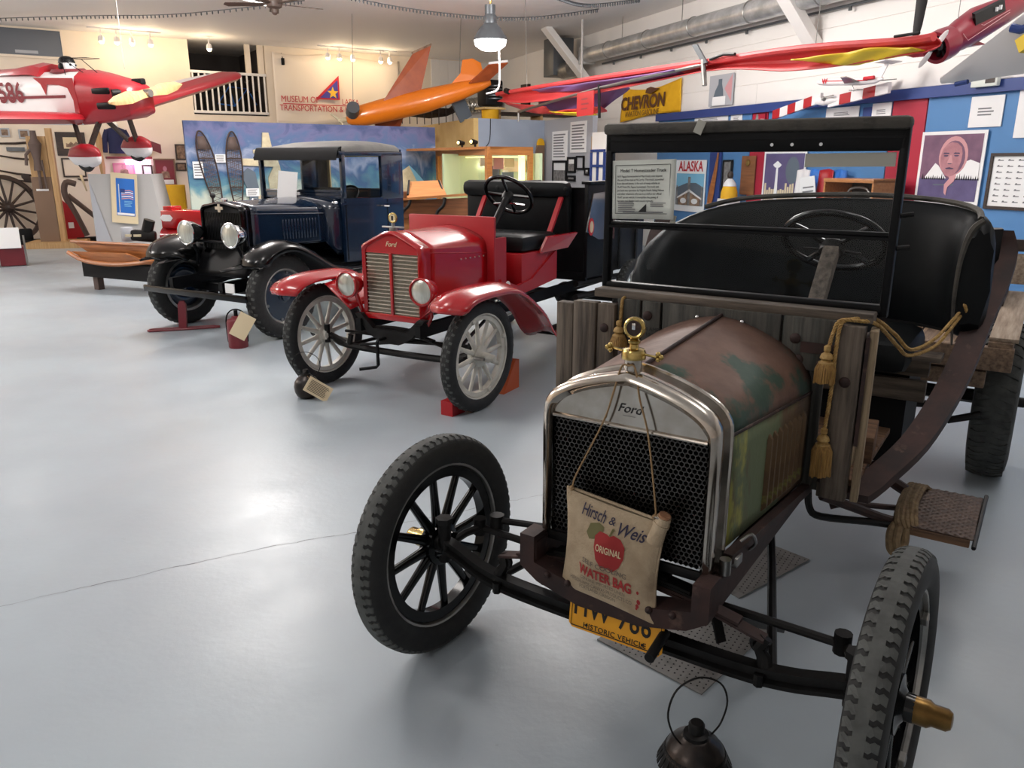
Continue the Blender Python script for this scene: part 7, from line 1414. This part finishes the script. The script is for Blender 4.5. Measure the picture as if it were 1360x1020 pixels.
MB().box((0, 0, .16), (.36, .4, .3)).obj('box', M['maroon'], f, smooth_deg=0); MB().box((-.02, -.2, .46), (.34, .02, .36), (-.5, 0, 0)).obj('card', M['paper'], f, smooth_deg=0)
for x in (-.2, .2): MB().cyl((x, -.22, 0), (x, -.18, .5), .015, n=8).obj('leg', M['steel'], f)
pass
# jacket, lit shelf
f = thing('hanging_jacket', 'navy uniform jacket hanging on the cream wall behind gear', 'jacket', onB(1.87, 1.85, .25), BA)
MB().loft([[Vector((x * w_, y * .09, z)) for x, y in [(-1, 0), (-.7, -.8), (0, -1), (.7, -.8), (1, 0), (0, .8)]] for z, w_ in [(0, .19), (.2, .18), (.42, .2), (.52, .19), (.56, .08)]]).obj('body', M['jacket'], f, smooth_deg=60)
for s in (-1, 1): MB().tube([(s * .17, 0, .5), (s * .24, 0, .3), (s * .26, -.02, .02)], [.06, .06, .05], 10, sub=4).obj('sleeve', M['jacket'], f)
MB().ball((0, -.05, .60), (.06, .05, .08)).obj('white_collar', M['paper'], f)
f = thing('lit_shelf', 'small red shelf with glowing pink tube lamp on the wall', 'shelf', onB(2.2, 1.66, .12), BA)
MB().box((-.1, 0, .1), (.95, .2, .05)).obj('board', M['maroon'], f, smooth_deg=0); MB().cyl((-.2, -.12, .0), (.32, -.12, .0), .05).obj('tube', M['pinkglow'], f); point('pink_light', onB(2.25, 1.62, .45), 7, (1, .55, 1), .06)
f = thing('curved_fairing', 'brown red curved strut and plate behind the rear wheel fairing', 'fairing', onB(2.35, 1.95, .4), BA); MB().loft([[Vector((x, y, z)) for y, z in [(-.05, z0), (.05, z0), (.05, z1), (-.05, z1)]] for x, z0, z1 in [(-.4, 0, .05), (0, .05, .25), (.4, -.1, .1)]]).obj('plate', M['maroon'], f)
# grey display panel with flag poster
f = thing('grey_display_panel', 'grey freestanding display board carrying a blue flag poster', 'display', (-6.2, 13.0, 0), .1)
MB().prism([(-.52, 0, .05), (.60, 0, .05), (.44, 0, 1.48), (-.52, 0, 1.48)], (0, .03, 0)).obj('board', M['steelgrey'], f, smooth_deg=0); MB().prism([(-.52, -.004, 1.4), (-.2, -.02, .05), (-.52, -.02, .05)], (0, .002, 0)).obj('side_fold', M['greywall'], f, smooth_deg=0)
MB().add([(.60, .0, .05), (.44, 0, 1.48), (.5, .35, 1.48), (.7, .45, .05)], [(0, 1, 2, 3)]).obj('right_wing', M['steelgrey'], f, solid=.02)
fp = thing('flag_poster', 'blue poster with waving striped flag on yellow backing', 'poster', (-6.17, 12.96, 1.12), .1); fp.rotation_euler = (0, .09, .1)
MB().box((-.02, .006, -.02), (.40, .006, .78)).obj('backing', M['hide'], fp, smooth_deg=0); fp.children[0].data.materials[0] = M['paper_warm']; MB().box((0, 0, 0), (.28, .006, .58)).obj('print', M['printblue'], fp, smooth_deg=0)
for k in range(5): MB().prism([(x, -.005, .11 - k * .03 + .02 * math.sin(x * 22) - .15 * x) for x in [-.06, 0, .06, .12]] + [(x, -.005, .095 - k * .03 + .02 * math.sin(x * 22) - .15 * x) for x in [.12, .06, 0, -.06]], (0, -.002, 0)).obj('flag_stripe', M['pinkish'] if k % 2 == 0 else M['paper'], fp, smooth_deg=0)
MB().box((-.04, -.007, .1), (.07, .003, .06)).obj('canton', M['fascia'], fp, smooth_deg=0); MB().cyl((-.09, -.005, -.24), (-.10, -.005, .2), .006, n=6).obj('flagpole', M['paper_grey'], fp); MB().box((0, -.004, -.265), (.26, .004, .035)).obj('caption', M['paper'], fp, smooth_deg=0); lines(fp, .12, .1, 4, 'skyblue', .04, -.1, -.005, .4)
# boat hull sections on a bench
f = thing('low_bench', 'low dark bench under the varnished wooden hull', 'bench', (-5.1, 10.55, 0), -.45)
MB().box((.1, 0, .28), (1.5, .4, .2), (0, 0, 0)).obj('seat_board', M['blackm'], f, smooth_deg=0)
for x in (-.5, .7): MB().box((x, -.1, .09), (.09, .09, .18)).obj('leg', M['web'], f, smooth_deg=0)
f = thing('wooden_hull', 'varnished wooden boat hull piece lying on the low dark bench', 'boat', (-5.15, 10.5, .385), -.35)
MB().prism([(-.72, -.1, .26), (.75, -.12, .24), (.85, -.05, .05), (.4, -.1, .03), (-.45, -.1, .12)], (0, .03, 0)).obj('side_plank', M['boat'], f, smooth_deg=0)
MB().prism([(-.65, -.2, .14), (.3, -.22, .15), (.7, -.18, .02), (.1, -.2, .0), (-.35, -.2, .02)], (0, .03, 0)).obj('lower_plank', M['boat'], f, smooth_deg=0)
MB().tube([(-.68, -.22, .13), (-.4, -.23, .03), (.1, -.23, .0), (.6, -.2, .05), (.9, -.1, .1)], .028, 8, sub=4).tube([(-.74, -.1, .26), (.8, -.12, .25)], .02, 8).obj('gunwale', M['boat'], f); MB().box((0, .0, .06), (1.3, .3, .03)).obj('bottom_plank', M['darkwood'], f, smooth_deg=0)
f = thing('tin_can', 'small grey tin can standing on the varnished hull', 'can', (-5.05, 10.52, .66), 0); MB().lathe([(.07, 0), (.075, .01), (.075, .17), (.07, .18)], n=20).obj('can_body', M['greywall'], f)
f = thing('old_motor_part', 'dark grimy motor part beside the tin can on hull', 'motor', (-4.78, 10.4, .66), 0); MB().box((0, 0, .08), (.3, .14, .14), (0, .1, .2), bev=.03).cyl((.05, 0, .14), (.1, 0, .28), .07).obj('motor_body', M['iron'], f); MB().box((-.1, -.08, .09), (.2, .02, .03)).obj('pale_strip', M['hide'], f)
f = thing('red_machine', 'red painted engine with tool tank and white badge behind truck fender', 'machine', (-4.35, 10.75, 0), -.3)
MB().box((.05, 0, .93), (.66, .3, .24), bev=.02).box((-.2, 0, 1.07), (.14, .2, .06), bev=.01).obj('tank', M['red'], f); MB().cyl((-.32, 0, .68), (.35, 0, .70), .16, n=24).obj('drum', M['red'], f); MB().prism([(-.18 + .10 * c_, -.155, .95 + .06 * d_) for c_, d_ in [(-1, 0), (-.6, .7), (.6, .7), (1, 0), (.6, -.7), (-.6, -.7)]], (0, -.004, 0)).obj('badge', M['paper'], f, smooth_deg=0)
MB().box((0, 0, .28), (.6, .35, .5)).obj('base', M['iron'], f); MB().tube([(.42, 0, .95), (.46, 0, 1.22)], .01).ball((.46, 0, 1.24), .035, 10, 8).obj('lever', M['ink'], f); MB().box((.48, .1, .92), (.3, .2, .08)).obj('side_tray', M['red'], f)
for nm, x, y, z0, w_, h_, m, lb in [('honey_case', -6.05, 14.6, .85, .34, .42, 'flagyellow', 'yellow display box with clear sides behind the red machine'), ('orange_box', -6.45, 14.5, .85, .26, .32, 'orangewood', 'orange wooden box left of the yellow display box')]:
    f = thing(nm, lb, 'box', (x, y, 0), .3); MB().box((0, 0, z0 + h_ / 2), (w_, .25, h_), bev=.01).obj('box_body', M[m], f); MB().box((0, 0, z0 / 2), (w_ + .1, .35, z0)).obj('pedestal', M['white'], f, smooth_deg=0)
f = thing('white_streamer', 'thin pale cloth streamer hanging before the cream wall', 'streamer', onB(1.0, 1.05, .8), BA); MB().add([(-.03, 0, .35), (.03, 0, .35), (.09, 0, 0), (.06, 0, 0)], [(0, 1, 2, 3)]).obj('cloth', M['paper_warm'], f, solid=.004)
f = thing('wooden_wall_propeller', 'tall honey-coloured wooden propeller standing against the cream wall', 'propeller', onB(1.5, 1.75, .3), BA); MB().loft([[Vector((c_ * w_, h_ * .03, z)) for c_, h_ in [(-1, 0), (0, 1), (1, 0), (0, -1)]] for z, w_ in [(-.5, .03), (-.2, .06), (.1, .05), (.4, .07), (.6, .04)]]).obj('blade', M['lumber'], f)

# phrases shared by things of one kind that stand together
GR = {'framed_photo': 'framed photos on the grey partition', 'text_sheet': 'white text sheets on the grey partition', 'framed_picture': 'framed pictures on the cream wall', 'wall_notice': 'white sheets on the panelled wall',
      'exhibit_card': 'white cards on the mural panel', 'hide_exhibit': 'pale hides on the mural panel', 'string_lights': 'strings of small lights under the ceiling', 'road_torch': 'round oil torches on the floor',
      'tasselled_rope': 'gold tasselled cords on the weathered truck', 'lighting_track': 'lighting tracks along the cream wall', 'desk_lamp': 'spotlights on the display case', 'pendant_lamp': 'bell-shaped pendant lamps'}
for o in COL.objects:
    k = o.name.split('.')[0]
    if o.get('category') and k in GR and not o.get('group'): o['group'] = GR[k]
